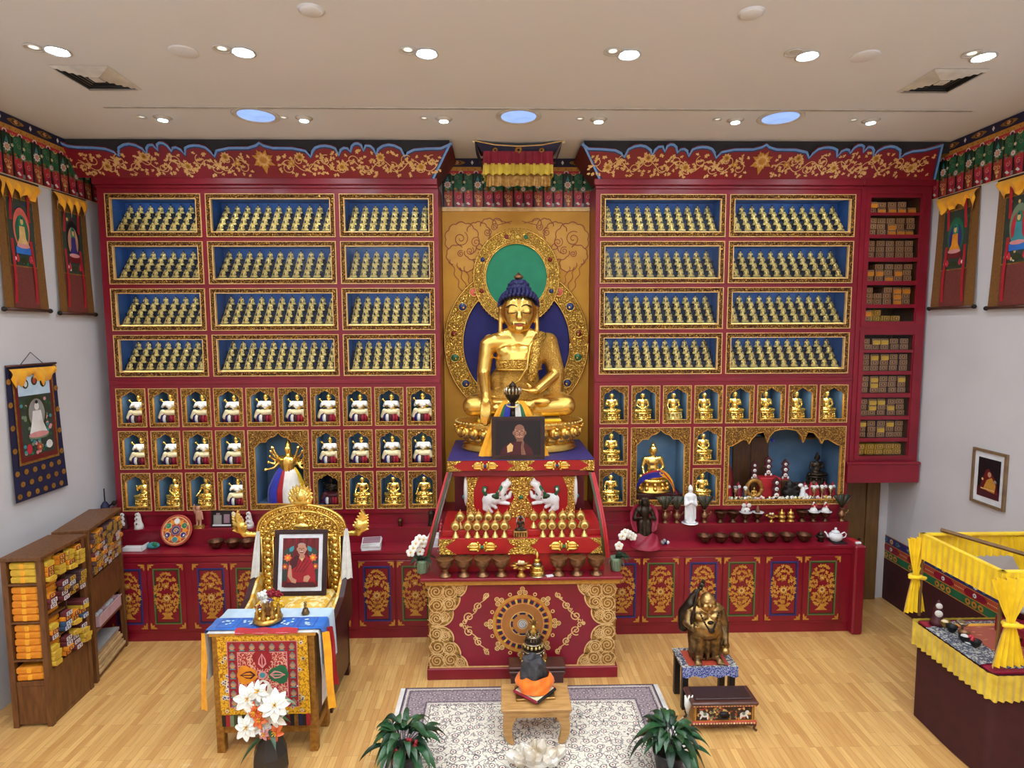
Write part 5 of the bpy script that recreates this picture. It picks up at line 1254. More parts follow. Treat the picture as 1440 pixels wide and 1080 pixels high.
s = MB(); s.cap((0, 0, .03), (0, 0, .15), .05, .03, 'white', 8); s.cap((.0, 0, .14), (.07, -.01, .16), .02, .012, 'white', 6); s.ball((-.03, 0, .2), (.04, .03, .03), 'white', 8, 6); s.cap((0, 0, .1), (.07, 0, .05), .025, .02, 'white', 6)
part('body', remesh(s, 'body', .01, 1, .6, ('porcelain',)), o, False)

# ================================================================== things standing on the counters and the altar
zU, zL = SU+.001, SL+.001
def atzz(px, py, z): return atz(px, py, z)
BOWL = [(.028, 0), (.032, .006), (.05, .02), (.072, .05), (.082, .085), (.086, .088), (.08, .09), (.07, .055), (.045, .028), (0, .022)]
GOB = [(.055, 0), (.058, .012), (.034, .03), (.026, .05), (.03, .07), (.05, .085), (.075, .115), (.088, .16), (.094, .165), (.088, .168), (.07, .13), (.04, .105), (0, .10)]
def lat(name, prof, m, lab, cat, loc, group=None, n=24, k=1.0):
    b = MB(); b.lathe([(r*k, z*k) for r, z in prof], m, n); return solid(name, b, lab, cat, loc, 0, group, local=True)
def two(name, lab, cat, loc, parts, group=None, rz=0.0):
    t = thing(name, lab, cat, loc, rz, group)
    for nm, mb in parts: part(nm, mb, t, False)
    return t
Lx = lambda px, y=-.24: aty(px, 760, y).x
for i, px in enumerate((991, 1013.5, 1036, 1060, 1083.5, 1107, 1130.5)):
    lat('singing_bowl', [(r*1.22, z*1.2) for r, z in BOWL], 'copper_dark', f'dark bronze bowl, {nth(i, 7)} in the row of seven on the lower right counter', 'bowl', (Lx(px), -.24, zL), 'bronze bowls on the right counter')
for i, px in enumerate((304, 327.5, 347.5)):
    lat('singing_bowl', [(r*1.22, z*1.2) for r, z in BOWL], 'copper_dark', f'dark bronze bowl, {nth(i, 3)} of three on the lower left counter beside the throne', 'bowl', (Lx(px), -.24, zL), 'bronze bowls on the left counter')
Ux = lambda px, y=-.05: aty(px, 735, y).x
for i, px in enumerate((1012.8, 1030.5, 1127.6)):
    lat('offering_cup', GOB, 'copper_dark', f'empty dark copper footed cup, {nth(i, 3)} on the upper right counter', 'cup', (Ux(px), -.05, zU), 'footed cups on the upper right counter', 22, .92)
def cup_plate(lab, px, top):
    t = thing('offering_cup', lab, 'cup', (Ux(px), -.05, zU), 0, 'footed cups on the upper right counter')
    b = MB(); b.lathe([(r*.8, z*.8) for r, z in GOB], 'copper_dark', 20); part('cup', b, t, False)
    b = MB(); b.lathe([(0, .132), (.07, .134), (.085, .145), (.07, .141), (0, .139)], 'porcelain', 22); part('saucer', b, t, False)
    b = MB()
    if top == 'cone': b.lathe([(.034, .14), (.03, .16), (.008, .24), (0, .245)], 'walnut', 12)
    elif top == 'skull':
        b.lathe([(.055, .14), (.06, .17), (.05, .2), (.03, .215), (0, .215)], 'white', 14)
        for k in (-1, 1): b.lathe([(.012, 0), (.03, 0), (.03, .01), (.012, .01)], 'white', 12, T=TR(k*.035, -.02, .245) @ Matrix.Rotation(pi/2, 4, 'X')); b.ball((k*.03, -.055, .175), .009, 'black', 6, 5)
        b.lathe([(.03, .215), (.028, .26), (.02, .275), (.022, .29), (0, .3)], 'orange_red', 10)
    else:
        b.lathe([(.055, .14), (.05, .165), (.035, .19), (.02, .2), (.028, .215), (.012, .27), (0, .28)], 'white', 12)
        for k in (-1, 0, 1): b.ball((k*.024, -.02, .225+.02*(k == 0)), (.016, .014, .02), 'red_cloth', 6, 5)
    part('offering', b, t, False)
cup_plate('footed copper cup with white skull shaped cake and orange top', 1048, 'skull'); cup_plate('footed copper cup with brown incense cone on a white saucer', 1065, 'cone')
cup_plate('footed copper cup with white cake tipped red, left of the last pair', 1143.5, 'cake'); cup_plate('footed copper cup with white cake tipped red, right of the last pair', 1160, 'cake')
def lotus_lamp(lab, loc, k=1.0):
    t = thing('lotus_lamp', lab, 'lamp', loc)
    b = MB(); b.lathe([(.045*k, 0), (.05*k, .01*k), (.025*k, .03*k), (.02*k, .06*k), (.05*k, .08*k), (.055*k, .095*k), (0, .095*k)], 'brass', 18); part('stem', b, t, False)
    b = MB()
    for i in range(8): a = 2*pi*i/8; b.ball((.075*k*cos(a), .075*k*sin(a), .108*k), (.038*k, .02*k, .01*k), 'brass', 8, 5, R=Matrix.Rotation(a, 3, 'Z'))
    part('lotus_dish', b, t, False)
    b = MB()
    for i in range(7): a = i*2.4; b.ball((.02*k*cos(a), .02*k*sin(a), .13*k+.006*(i % 3)), .018*k, 'cream', 6, 5)
    part('butter', b, t, False)
lotus_lamp('small brass lotus lamp on the upper right counter', (Ux(1084), -.06, zU), .85)
for i, px in enumerate((1099, 1111.5)):
    lat('reliquary_jar', [(.05, 0), (.052, .02), (.03, .035), (.05, .06), (.054, .085), (.03, .1), (.044, .115), (.04, .135), (.012, .15), (.016, .165), (0, .185)], 'brass', f'small brass lidded jar, {("left", "right")[i]} one of the pair on the upper counter', 'jar', (Ux(px), -.05, zU), 'brass jars', 18)
def feather_vase(lab, px, y=-.05):
    t = thing('feather_vase', lab, 'vase', (Ux(px, y), y, zU), 0, 'brass vases with peacock feathers')
    b = MB(); b.lathe([(.04, 0), (.042, .012), (.018, .03), (.03, .06), (.052, .09), (.04, .125), (.018, .15), (.02, .17), (.034, .185), (.03, .19), (0, .185)], 'copper', 18); b.tube([(.03, 0, .1), (.085, 0, .13), (.09, 0, .16)], [.012, .008, .01], 'copper', 6); part('vase', b, t, False)
    b = MB()
    for i in range(9):
        a = (i-4)*.13; b.tube([(0, 0, .18), (.12*sin(a), -.01, .28), (.26*sin(a), -.015+.004*(i % 3), .385-.03*abs(sin(a)))], [.006, .022, .024], ('leaf_dark', 'bronze_dark', 'brown_wood')[i % 3], 6, flat=.35)
    part('feathers', b, t, False)
for px, lab in ((935, 'brass vase with dark peacock feathers, left of the adjoining pair'), (951.5, 'brass vase with dark peacock feathers, right of the adjoining pair'), (990.5, 'brass vase with dark peacock feathers right of the white standing figure'), (1183, 'brass vase with dark peacock feathers at right end of the upper counter')): feather_vase(lab, px)
# white standing figure
x = Ux(969); t = thing('standing_figurine', 'slender white porcelain standing goddess on a blue rimmed dish', 'figurine', (x, -.08, zU+.014))
s = MB(); s.cap((0, 0, .03), (0, 0, .22), .07, .055, 'w', 12); s.cap((0, 0, .2), (0, 0, .37), .055, .06, 'w', 12); s.cap((-.04, 0, .37), (.04, 0, .37), .04, .04, 'w', 10); s.cap((0, 0, .38), (0, 0, .44), .025, .024, 'w', 8); s.ball((0, -.005, .465), (.034, .034, .042), 'w', 12, 8); s.cap((0, .005, .49), (0, .005, .52), .032, .014, 'w', 8)
for k in (-1, 1): s.cap((k*.06, 0, .36), (k*.07, -.03, .26), .028, .026, 'w', 8); s.cap((k*.07, -.03, .26), (k*.015, -.06, .3), .026, .018, 'w', 8); s.cap((k*.06, -.01, .26), (k*.065, -.02, .06), .02, .018, 'w', 6)
s.cap((0, -.045, .2), (0, -.065, .02), .012, .012, 'w', 6); s.box(-.07, .07, -.06, .06, 0, .03, 'w', .01)
part('body', remesh(s, 'body', .008, 1, .7, ('porcelain',)), t, False)
lat('saucer_dish', [(0, 0), (.09, 0), (.125, .012), (.12, .014), (0, .006)], 'porcelain', 'blue and white dish under the white standing goddess', 'dish', (x, -.08, zU), None, 28, .92)
# dark standing goddess wrapped in red silk
p = aty(905, 760, -.22); t = thing('bronze_goddess', 'dark bronze standing goddess wrapped in red silk on the lower counter', 'statue', (p.x, -.22, zL))
s = MB(); s.cap((0, 0, .12), (0, 0, .32), .085, .06, 'b', 12); s.cap((0, 0, .32), (0, 0, .45), .06, .075, 'b', 12); s.cap((-.08, 0, .46), (.08, 0, .46), .04, .04, 'b', 10); s.cap((0, 0, .47), (0, 0, .53), .028, .026, 'b', 8); s.ball((0, -.01, .56), (.045, .045, .055), 'b', 12, 8)
for a in range(-2, 3): s.cap((.035*sin(a*.6), -.03, .6), (.05*sin(a*.6), -.03, .655 if a == 0 else .64), .016, .006, 'b', 6)
for k in (-1, 1): s.cap((k*.1, 0, .45), (k*.14, -.03, .34), .03, .026, 'b', 8); s.cap((k*.14, -.03, .34), (k*.06, -.1, .38), .026, .018, 'b', 8); s.cap((k*.05, -.02, .3), (k*.06, -.05, .13), .05, .04, 'b', 8); s.ball((k*.06, 0, .56), (.02, .02, .05), 'b', 6, 5)
part('body', remesh(s, 'body', .009, 2, .7, ('bronze_dark',)), t, False); part('lotus_base', lotus_base(.15, .12, 'brass', 12), t, False)
for s_ in (-1, 1):
    b = ribbon3([(p.x+s_*.02, -.17, zL+.52), (p.x+s_*.10, -.2, zL+.5), (p.x+s_*.155, -.22, zL+.40), (p.x+s_*.15, -.25, zL+.28), (p.x+s_*.12, -.28, zL+.18)], .09, 'magenta_cloth', (s_*.8, -.2, .4)); solid('silk_shawl', b, f'dark pink silk shawl end over the {("left", "right")[s_ > 0]} arm of the bronze goddess', 'scarf', (p.x+s_*.15, -.22, zL+.18))
b = MB(); rows = []
for i in range(9):
    f = i/8; rows.append([Vector((p.x+(.16+.06*f)*cos(a), -.24+(.10+.16*f)*sin(a)-.05*f, zL+.15-.145*min(1, f*1.3)+.02*sin(a*5+i)*(f < .9))) for a in [pi+.2+(pi-.4)*j/20 for j in range(21)]])
b.sheet(rows, 'magenta_cloth'); solid('silk_skirt_cloth', b, 'dark pink patterned silk heaped at the feet of the bronze goddess', 'cloth', (p.x, -.4, zL))
b = MB()
for i, (dx, dy, dz, r) in enumerate(((.24, -.3, .03, .03), (.28, -.29, .035, .035), (.26, -.31, .06, .025), (.31, -.3, .03, .024))): b.ball((p.x+dx, dy, zL+dz), (r, r*.8, r), ('photo_grey', 'jewel_blue', 'photo_grey', 'paper')[i], 8, 6)
solid('glass_ornament', b, 'small grey glass ornament right of the bronze goddess', 'ornament', (p.x+.27, -.3, zL))
# teapot and neighbours
x = Lx(1174.6); t = thing('teapot', 'white porcelain teapot at the right end of the lower counter', 'teapot', (x, -.24, zL))
b = MB(); b.lathe([(.05, 0), (.055, .008), (.085, .04), (.092, .07), (.08, .105), (.05, .125), (.0, .125)], 'porcelain', 28); part('pot', b, t, False)
b = MB(); b.lathe([(.056, .122), (.05, .14), (.025, .155), (.01, .16), (.018, .175), (.012, .19), (0, .193)], 'porcelain', 20); part('lid', b, t, False)
b = MB(); b.tube([(-.075, 0, .06), (-.115, 0, .075), (-.13, 0, .115), (-.155, 0, .135)], [.024, .016, .012, .011], 'porcelain', 10); part('spout', b, t, False)
b = MB(); b.tube([(.075, 0, .1), (.12, 0, .125), (.15, 0, .1), (.14, 0, .06), (.085, 0, .04)], .009, 'porcelain', 8); part('handle', b, t, False)
x = Lx(1154); t = thing('incense_burner', 'small dark bronze incense burner left of the teapot', 'burner', (x, -.24, zL))
b = MB(); b.lathe([(.04, 0), (.03, .02), (.05, .05), (.06, .08), (.05, .09), (0, .085)], 'bronze_dark', 16); part('bowl', b, t, False); b = MB(); b.lathe([(.045, .092), (.03, .12), (.012, .13), (.014, .15), (0, .165)], 'bronze_dark', 14); part('lid', b, t, False); b = MB(); b.tube([(-.05, 0, .07), (-.10, 0, .075)], .008, 'bronze_dark', 6); part('handle', b, t, False)
p = atz(1208, 752, 1.236); t = thing('match_box', 'red and white matchbox on the right end post', 'box', (4.80, -.33, 1.236), .1)
b = MB(); b.box(-.045, .045, -.07, .07, 0, .03, 'red_cloth', .002); part('sleeve', b, t, False); b = MB(); b.box(-.03, .04, -.1, -.071, .003, .027, 'paper', .001); part('tray', b, t, False)
b = MB(); b.box(4.52, 4.70, -.36, -.14, zL, zL+.012, 'iron', .004); solid('flat_tray', b, 'thin black tray beside the teapot at the counter end', 'tray', (4.6, -.25, zL))
# left counter things
def small_torma(px, y, lab, lower):
    x = Ux(px); t = thing('torma_figure', lab, 'offering', (x, -.055, zU), 0, 'white disc offering cakes')
    b = MB(); b.lathe([(.06, 0), (.055, .05), (.04, .09), (.03, .15), (.022, .2), (0, .23)], lower, 14); part('body', b, t, False)
    for v, r in ((.08, .04), (.145, .034), (.2, .028)):
        b = MB(); b.lathe([(0, 0), (r, 0), (r, .008), (r*.4, .012), (0, .008)], 'white', 14, T=TR(0, -.045+v*.1, v) @ Matrix.Rotation(pi/2, 4, 'X')); b.ball((0, -.06+v*.1, v), r*.3, 'photo_red', 6, 5); part('butter_disc', b, t, False)
small_torma(174.5, 0, 'maroon offering cake with three discs beside the bookcase', 'robe_maroon'); small_torma(195.5, 0, 'white offering cake with stacked discs left of the painted wheel', 'white'); small_torma(351, 0, 'white offering cake with three discs behind the throne back', 'white')
x = Ux(280); t = thing('infant_figurine', 'small tan standing infant figurine with raised arm on lotus base', 'figurine', (x, -.055, zU))
s = MB(); s.cap((0, 0, .14), (0, 0, .22), .038, .042, 's', 10); s.ball((0, -.005, .275), (.03, .03, .035), 's', 10, 8); s.cap((-.04, 0, .215), (-.055, -.01, .27), .016, .014, 's', 6); s.cap((-.055, -.01, .27), (-.045, -.01, .33), .014, .01, 's', 6); s.cap((.04, 0, .215), (.06, -.01, .13), .016, .012, 's', 6)
for k in (-1, 1): s.cap((k*.02, 0, .14), (k*.022, 0, .05), .022, .014, 's', 8); s.ball((k*.022, -.012, .045), (.014, .024, .012), 's', 6, 5)
part('body', remesh(s, 'body', .006, 1, .7, ('skin',)), t, False); part('lotus_base', lotus_base(.075, .042, 'gold_dull', 10), t, False)
def picture(name, lab, w, h, loc, rx, rz, fm, fw, draw, mount=None, cat='picture', th=.025, mat_w=0.0):
    """framed picture standing on its lower edge; draw(deco, w, h) paints inside"""
    o = bpy.data.objects.new(name, None); COL.objects.link(o); o.matrix_basis = TR(*loc) @ rotz(rz) @ Matrix.Rotation(rx, 4, 'X'); tag(o, lab, cat)
    F = lambda u, v, q: Vector((u, -q, v)); R = lambda d: [(-w/2+d, d), (w/2-d, d), (w/2-d, h-d), (-w/2+d, h-d)]
    b = MB(); b.prism(R(0), -th/2, th/2, fm, F, [R(fw)]); b.prism(R(fw*.35), th/2, th/2+.006, fm, F, [R(fw*.7)]); part('frame', b, o, False)
    b = MB(); b.prism(R(fw*.9), -th/2, th*.1, mount or 'photo_dark', F); part('mount', b, o, False)
    iw, ih = w-2*fw-2*mat_w, h-2*fw-2*mat_w
    d = Deco(lambda u, v, q: Vector((u, -th*.1-q, fw+mat_w+v)), .001); draw(d, iw, ih); part('print', d, o, False)
    return o
def bw_photo(d, w, h): d.rect(-w/2, w/2, 0, h, 'photo_dark'); d.rect(-w*.45, -w*.02, h*.1, h*.75, 'photo_grey', 1); d.rect(-w*.3, -w*.1, h*.75, h*.9, 'paper_grey', 2); d.rect(w*.1, w*.42, h*.2, h*.8, 'paper_grey', 1); d.rect(-w/2, w/2, 0, h*.1, 'paper', 2)
picture('framed_photo', 'small framed grey photograph on the upper left counter', .29, .235, (Ux(311), -.03, zU), -.1, 0, 'frame_dark', .018, bw_photo)
b = MB(); b.box(-.13, .17, -.1, .06, 0, .03, 'paper', .004); b.box(-.13, .17, -.1, -.095, .03, .055, 'paper'); b.box(.165, .17, -.1, .06, .03, .075, 'paper'); solid('document_tray', b, 'white paper tray on the lower counter next to the bookcase', 'tray', (Lx(187), -.24, zL), .0, local=True)
b = MB(); b.ball((0, 0, .04), (.085, .05, .045), 'turquoise', 14, 8); b.ball((.03, -.02, .055), (.04, .03, .04), 'green_cloth', 10, 6); solid('green_stone', b, 'rounded green stone left of the painted wheel', 'stone', (Lx(214), -.22, zL), 0, local=True)
o = bpy.data.objects.new('mandala_plaque', None); COL.objects.link(o); o.matrix_basis = TR(Lx(242.7), -.19, zL+.012) @ Matrix.Rotation(-.35, 4, 'X'); tag(o, 'round painted wheel plaque with coloured petals leaning on the left counter', 'plaque')
b = MB(); b.lathe([(0, 0), (.205, 0), (.21, .012), (.205, .03), (.19, .03), (.185, .024), (0, .024)], 'orange_red', 40, T=TR(0, 0, .21) @ Matrix.Rotation(pi/2, 4, 'X')); part('disc', b, o, False)
d = Deco(lambda u, v, q: Vector((u, -.026-q, .21+v)), 0)
d.disc(0, 0, .183, 'gold_cream', 0, 36); d.disc(0, 0, .17, 'orange_red', 1, 36)
for i in range(6):
    a = 2*pi*i/6+pi/6; d.leaf(.07*cos(a), .07*sin(a), .105, .1, a, 'gold_cream', 2); d.disc(.122*cos(a), .122*sin(a), .036, ('green_cloth', 'paper', 'green_halo', 'blue_paint', 'turquoise', 'blue_paint')[i], 3, 12); d.trefoil(.122*cos(a), .122*sin(a), .022, a, 'white' if i % 2 else 'leaf_pale', 4)
    a += pi/6; d.leaf(.08*cos(a), .08*sin(a), .09, .05, a, 'text_orange', 2)
d.disc(0, 0, .062, 'paper_grey', 4, 20); d.disc(0, 0, .05, 'blue_paint', 5, 18); d.spiral(0, -.005, .035, 0, 1.5, .012, 'gold_cream', 6, 16); part('painted_face', d, o, False)
def stack(name, lab, n, loc, w, l, t, rz, mats, cat, top=None):
    o = []
    for i in range(n):
        b = MB(); b.box(-w/2, w/2, -l/2, l/2, 0, t*.96, mats[i % len(mats)], .001)
        if i == n-1 and top: b.box(-w/2+.01, w/2-.01, -l/2+.01, l/2-.01, t*.96, t*.97+.0004, top)
        solid(name, b, f'{lab}, {"top one" if i == n-1 else ("bottom one" if i == 0 else ORD[i]+" from bottom")} of the stack', cat, (loc[0]+RND.uniform(-.006, .006), loc[1]+RND.uniform(-.006, .006), loc[2]+i*t), rz+RND.uniform(-.05, .05), lab+' stack', local=True)
stack('magazine', 'white magazine on the counter right of the throne', 6, (Lx(523, -.26), -.26, zL), .25, .26, .016, .12, ('paper',), 'magazine', 'paper_grey')
stack('paper_pile', 'white paper bundle on the counter left of the altar', 5, (Lx(611, -.24), -.24, zL), .17, .22, .03, -.1, ('paper', 'photo_mount'), 'paper')
lat('bronze_vase', [(.05, 0), (.055, .02), (.045, .05), (.04, .15), (.05, .17), (.045, .19), (.02, .21), (0, .21)], 'bronze_dark', 'tall dark bronze vase on upper counter left of the altar', 'vase', (Ux(607), -.05, zU), None, 18)
lat('incense_cup', [(.03, 0), (.025, .03), (.035, .06), (.03, .1), (0, .1)], 'copper_dark', 'tiny dark cup alone on the upper left counter', 'cup', (Ux(563), -.05, zU), None, 14)
x = Ux(335); t = thing('conch_shell', 'large pale conch shell on upper counter behind the gilded throne dragon', 'shell', (x, -.055, zU))
s = MB(); s.ball((0, 0, .09), (.075, .06, .09), 'c', 12, 8); s.cap((-.03, 0, .13), (-.06, 0, .2), .05, .025, 'c', 8); s.cap((.03, 0, .05), (.07, 0, .06), .04, .02, 'c', 8); part('shell', remesh(s, 'shell', .01, 2, .7, ('cream',)), t, False)
x = aty(147, 700, -.05).x; t = thing('furled_banner', 'furled navy banner with pole at the far left of the counter', 'banner', (x, -.05, zU))
b = MB(); b.lathe([(.06, 0), (.062, .2), (.05, .33), (.02, .38), (0, .385)], 'navy_cloth', 14); part('cloth', b, t, False); b = MB(); b.tube([(0, 0, .38), (0, 0, .56)], .008, 'iron', 8); part('pole', b, t, False)
x = aty(157, 700, -.05).x; t = thing('small_bronze_figure', 'small dark figurine beside the furled navy banner', 'figurine', (x+.03, -.05, zU)); b = MB(); b.lathe([(.05, 0), (.04, .05), (.03, .2), (.04, .3), (0, .32)], 'photo_red', 12); part('robe', b, t, False); b = MB(); b.ball((0, 0, .36), .035, 'bronze_dark', 8, 6); b.tube([(-.05, -.02, .33), (.05, -.02, .4)], .012, 'bronze_dark', 6); part('head', b, t, False)

# on the altar table
TB = 1.268
for i, px in enumerate((626.2, 652.4, 679, 705, 785.6, 811.3, 838.4)):
    x = aty(px, 800, -1.36).x; t = thing('offering_goblet', f'bronze footed offering goblet, {nth(i, 7)} of seven on the altar table', 'goblet', (x, -1.368, TB), 0, 'seven goblets on the altar table')
    b = MB(); b.lathe([(.07, 0), (.074, .012), (.05, .03), (.036, .05), (.034, .075), (.044, .09), (.034, .1), (.05, .115), (.085, .15), (.098, .19), (.102, .235), (.108, .245), (.103, .248), (.098, .22), (0, .2)], 'copper', 26, T=Matrix.Diagonal((1, 1, .88, 1))); part('cup', b, t, False); b = MB(); b.lathe([(0, .2), (.098, .2)], 'walnut', 20); part('water', b, t, False)
lotus_lamp('brass lotus lamp with butter in the middle of the altar table', (aty(733, 800, -1.395).x, -1.395, TB), 1.2)
x = aty(755.5, 800, -1.36).x; t = thing('mandala_stupa', 'gilded tiered mandala offering stupa right of the lotus lamp', 'offering', (x, -1.36, TB))
b = MB(); b.lathe([(.10, 0), (.105, .008), (.085, .012)], 'silver', 24); part('dish', b, t, False)
for i, (r, z, h) in enumerate(((.085, .012, .045), (.072, .06, .045), (.055, .106, .04), (.035, .147, .04))):
    b = MB(); b.lathe([(r*.95, z), (r, z+.006), (r*.97, z+h*.8), (r*1.02, z+h), (0, z+h)], 'gold_bright' if i != 2 else 'silver', 22); part('tier', b, t, False)
b = MB(); b.lathe([(.02, .187), (.01, .21), (.022, .235), (.016, .255), (0, .285)], 'gold_bright', 12); part('finial', b, t, False)
b = MB(); b.box(-.04, .04, -.025, .025, 0, .012, 'paper', .001); solid('name_card', b, 'small white card on the altar table beside the goblets', 'card', (aty(773, 808, -1.40).x, -1.41, TB), .3, local=True)
def egg_lamp(x, y, z, lab):
    t = thing('butter_ornament', lab, 'ornament', (x, y, z), 0, 'gold drop ornaments on the altar steps')
    for nm, me in EGG: put(nm, me, t)
b = MB(); b.lathe([(.036, 0), (.04, .012), (.03, .02), (.03, .034), (.02, .04), (.018, .06), (.008, .075), (.008, .085)], 'gold_pale', 16); e1 = b.mesh('stepped_foot')
b = MB(); b.lathe([(0, .082), (.03, .09), (.055, .115), (.06, .14), (.05, .17), (.025, .2), (.006, .215), (.004, .235), (0, .236)], 'gold_dull', 18, sy=.7); b.lathe([(.03, 0), (.045, 0), (.04, .006)], 'gold_pale', 14, T=TR(0, -.03, .14) @ Matrix.Rotation(pi/2, 4, 'X')); e2 = b.mesh('drop_plate')
EGG = (('stepped_foot', e1), ('drop_plate', e2))
for i, q in enumerate((225, 320, 392, 460, 533, 605, 905, 975, 1053, 1132, 1228)): egg_lamp(aty(600+q/5.538, 745, -1.262).x, -1.264, 1.686, f'gold drop shaped ornament on stepped foot, front row, {nth(i, 11)}')
for i, q in enumerate((262, 345, 405, 482, 556, 628, 833, 910, 978, 1060, 1122, 1197)): egg_lamp(aty(600+q/5.538, 735, -1.15).x, -1.15, 1.757, f'gold drop shaped ornament on stepped foot, back row, {nth(i, 12)}')
x = aty(732, 745, -1.255).x; t = thing('small_buddha_statue', 'small dark seated Buddha on a carved brass plinth amid the gold drops', 'statue', (x, -1.25, 1.686))
b = MB(); b.box(-.085, .085, -.035, .035, 0, .075, 'bronze_light', .006)
for i in range(5): b.box(-.07+.03*i, -.055+.03*i, -.039, -.034, .012, .06, 'bronze_dark')
part('plinth', b, t, False); me = remesh(seated(pose='earth', n=8), 'figure', .025, 2, .6, ('bronze_dark',)); me.transform(TR(0, .0, .075) @ Matrix.Diagonal((.17, .12, .2, 1))); part('figure', me, t, False)
b = MB(); b.tube([(.045*cos(i*pi/10), .015, .19+.05*sin(i*pi/10)) for i in range(21)], .008, 'photo_grey', 6); part('halo', b, t, False)
# veiled statue and portrait in front of the great Buddha
x, y, z = .165, -.72, 2.526; t = thing('crowned_statue', 'small dark crowned statue draped in coloured silks before the great Buddha', 'statue', (x, y, z))
s = MB(); s.cap((0, 0, .055), (0, 0, .55), .05, .05, 'b', 10); s.cap((-.07, 0, .62), (.07, 0, .62), .045, .045, 'b', 10); s.cap((0, 0, .64), (0, 0, .72), .04, .04, 'b', 8); s.ball((0, -.01, .80), (.095, .085, .10), 'b', 14, 10); part('body', remesh(s, 'body', .013, 2, .6, ('bronze_dark',)), t, False)
b = MB()
for a in range(-3, 4): b.tube([(.09*sin(a*.45), -.085*cos(a*.45)-.01, .80), (.10*sin(a*.45), -.09*cos(a*.45)-.01, .86), (.09*sin(a*.45), -.085*cos(a*.45), .885 if a % 2 else .9)], [.02, .018, .006], 'silver', 6)
b.lathe([(.05, .88), (.04, .92), (.01, .95), (0, .96)], 'bronze_dark', 12); part('crown', b, t, False)
b = MB(); b.tube([(.075*cos(i*pi/8), -.05+.06*sin(i*pi/8)-.02, .67-.02*sin(-i*pi/8)) for i in range(17)], .008, 'gold_pale', 6); part('necklace', b, t, False)
for nm, m, u0, u1, v0, v1, yy, lab in (('silk_scarf', 'saffron', -.12, -.06, -.43, -.24, -.02, 'left yellow silk scarf hanging before the great Buddha'), ('silk_scarf', 'saffron', .06, .13, .24, .45, -.02, 'right yellow silk scarf hanging before the great Buddha'), ('silk_scarf', 'green_cloth', -.10, -.06, -.27, -.18, -.04, 'left green silk scarf on the crowned statue'), ('silk_scarf', 'royal_silk', -.08, -.03, -.19, -.05, -.05, 'royal blue silk scarf on the crowned statue'), ('silk_scarf', 'white_silk', .03, .08, .03, .15, -.05, 'white silk scarf on the crowned statue'), ('silk_scarf', 'green_cloth', .065, .10, .15, .26, -.04, 'right green silk scarf on the crowned statue')):
    b = MB(); rows = []
    zt, zb = ((.72, .03) if m == 'saffron' else (.68, .1))
    for i in range(13):
        f = i/12; rows.append([Vector((x+(u0+(u1-u0)*j/8)*(1-f**.75)+(v0+(v1-v0)*j/8)*f**.75, y-.052-.02*f+yy*.4+.008*sin(j*1.9+.5)*(.3+f), z+zt+(zb-zt)*f)) for j in range(9)])
    b.sheet(rows, m); solid(nm, b, lab, 'scarf', (x, y-.15, z+zb), group='silks on the crowned statue')
def monk_dark(d, w, h):
    d.rect(-w/2, w/2, 0, h, 'photo_dark'); d.poly([(-w*.42, 0), (-w*.36, h*.2), (-w*.2, h*.36), (0, h*.42), (w*.16, h*.36), (w*.3, h*.2), (w*.34, 0)], 'robe_maroon', 1)
    d.poly([(-w*.24, h*.08), (-w*.25, h*.26), (-w*.17, h*.36), (-w*.11, h*.28), (-w*.13, h*.12)], 'gold_cream', 2)
    d.poly([(-w*.04, h*.4), (w*.12, h*.4), (w*.1, h*.5), (-w*.03, h*.5)], 'skin_dark', 2); d.disc(w*.03, h*.66, w*.125, 'skin_dark', 3, 24, h*.235); d.disc(w*.03, h*.68, w*.105, 'skin', 4, 24, h*.2); d.disc(w*.03, h*.80, w*.1, 'skin_dark', 5, 20, h*.08)
    for k in (-1, 1): d.ring(w*.03+k*w*.055, h*.64, w*.038, w*.05, 'black', 6, 14); d.line([(w*.03+k*w*.02, h*.71), (w*.03+k*w*.085, h*.715)], h*.014, 'brown_wood', 6); d.disc(w*.03+k*w*.055, h*.64, w*.012, 'black', 6, 8); d.disc(w*.03+k*w*.135, h*.65, w*.02, 'skin_dark', 3, 8, h*.06)
    d.leaf(w*.03, h*.66, h*.12, w*.04, -pi/2, 'skin_dark', 6); d.line([(-w*.02, h*.505), (w*.03, h*.49), (w*.08, h*.51)], h*.016, 'robe_maroon', 6)
    d.poly([(w*.07, h*.02), (w*.06, h*.25), (w*.09, h*.42), (w*.13, h*.4), (w*.12, h*.25), (w*.17, h*.02)], 'skin_dark', 7); d.line([(w*.10, h*.05), (w*.10, h*.4)], h*.01, 'robe_maroon', 8)
picture('framed_portrait', 'dark framed portrait of a monk in glasses with hands together, on the altar top', .655, .53, (.228, -.842, 2.526), -.02, 0, 'frame_dark', .05, monk_dark)
# streamers hanging from the top board to the altar table
for s_, (a, c_), mm, lab in ((-1, ((632, 664), (601, 782)), ('red_cloth', 'green_dark', 'brown_wood'), 'long green and red brocade streamer hanging left of the altar steps'), (1, ((832, 664), (853, 784)), ('green_dark', 'red_bright', 'red_cloth'), 'long red brocade streamer hanging right of the altar steps')):
    A = aty(a[0], a[1], -.875); B = aty(c_[0], c_[1], -1.32); t = thing('brocade_streamer', lab, 'streamer', (B.x, B.y, B.z), 0, 'brocade streamers')
    for j, m in enumerate(mm):
        b = MB(); rows = []
        for i in range(9):
            f = i/8; P = A.lerp(B, f); P.y -= .2*sin(pi*f); rows.append([P+Vector((.026*(j-1)+.026*(q/3-.5)+.0, -.006*(q % 2), 0)) for q in range(4)])
        b.sheet(rows, m); part('ribbon', b, t)
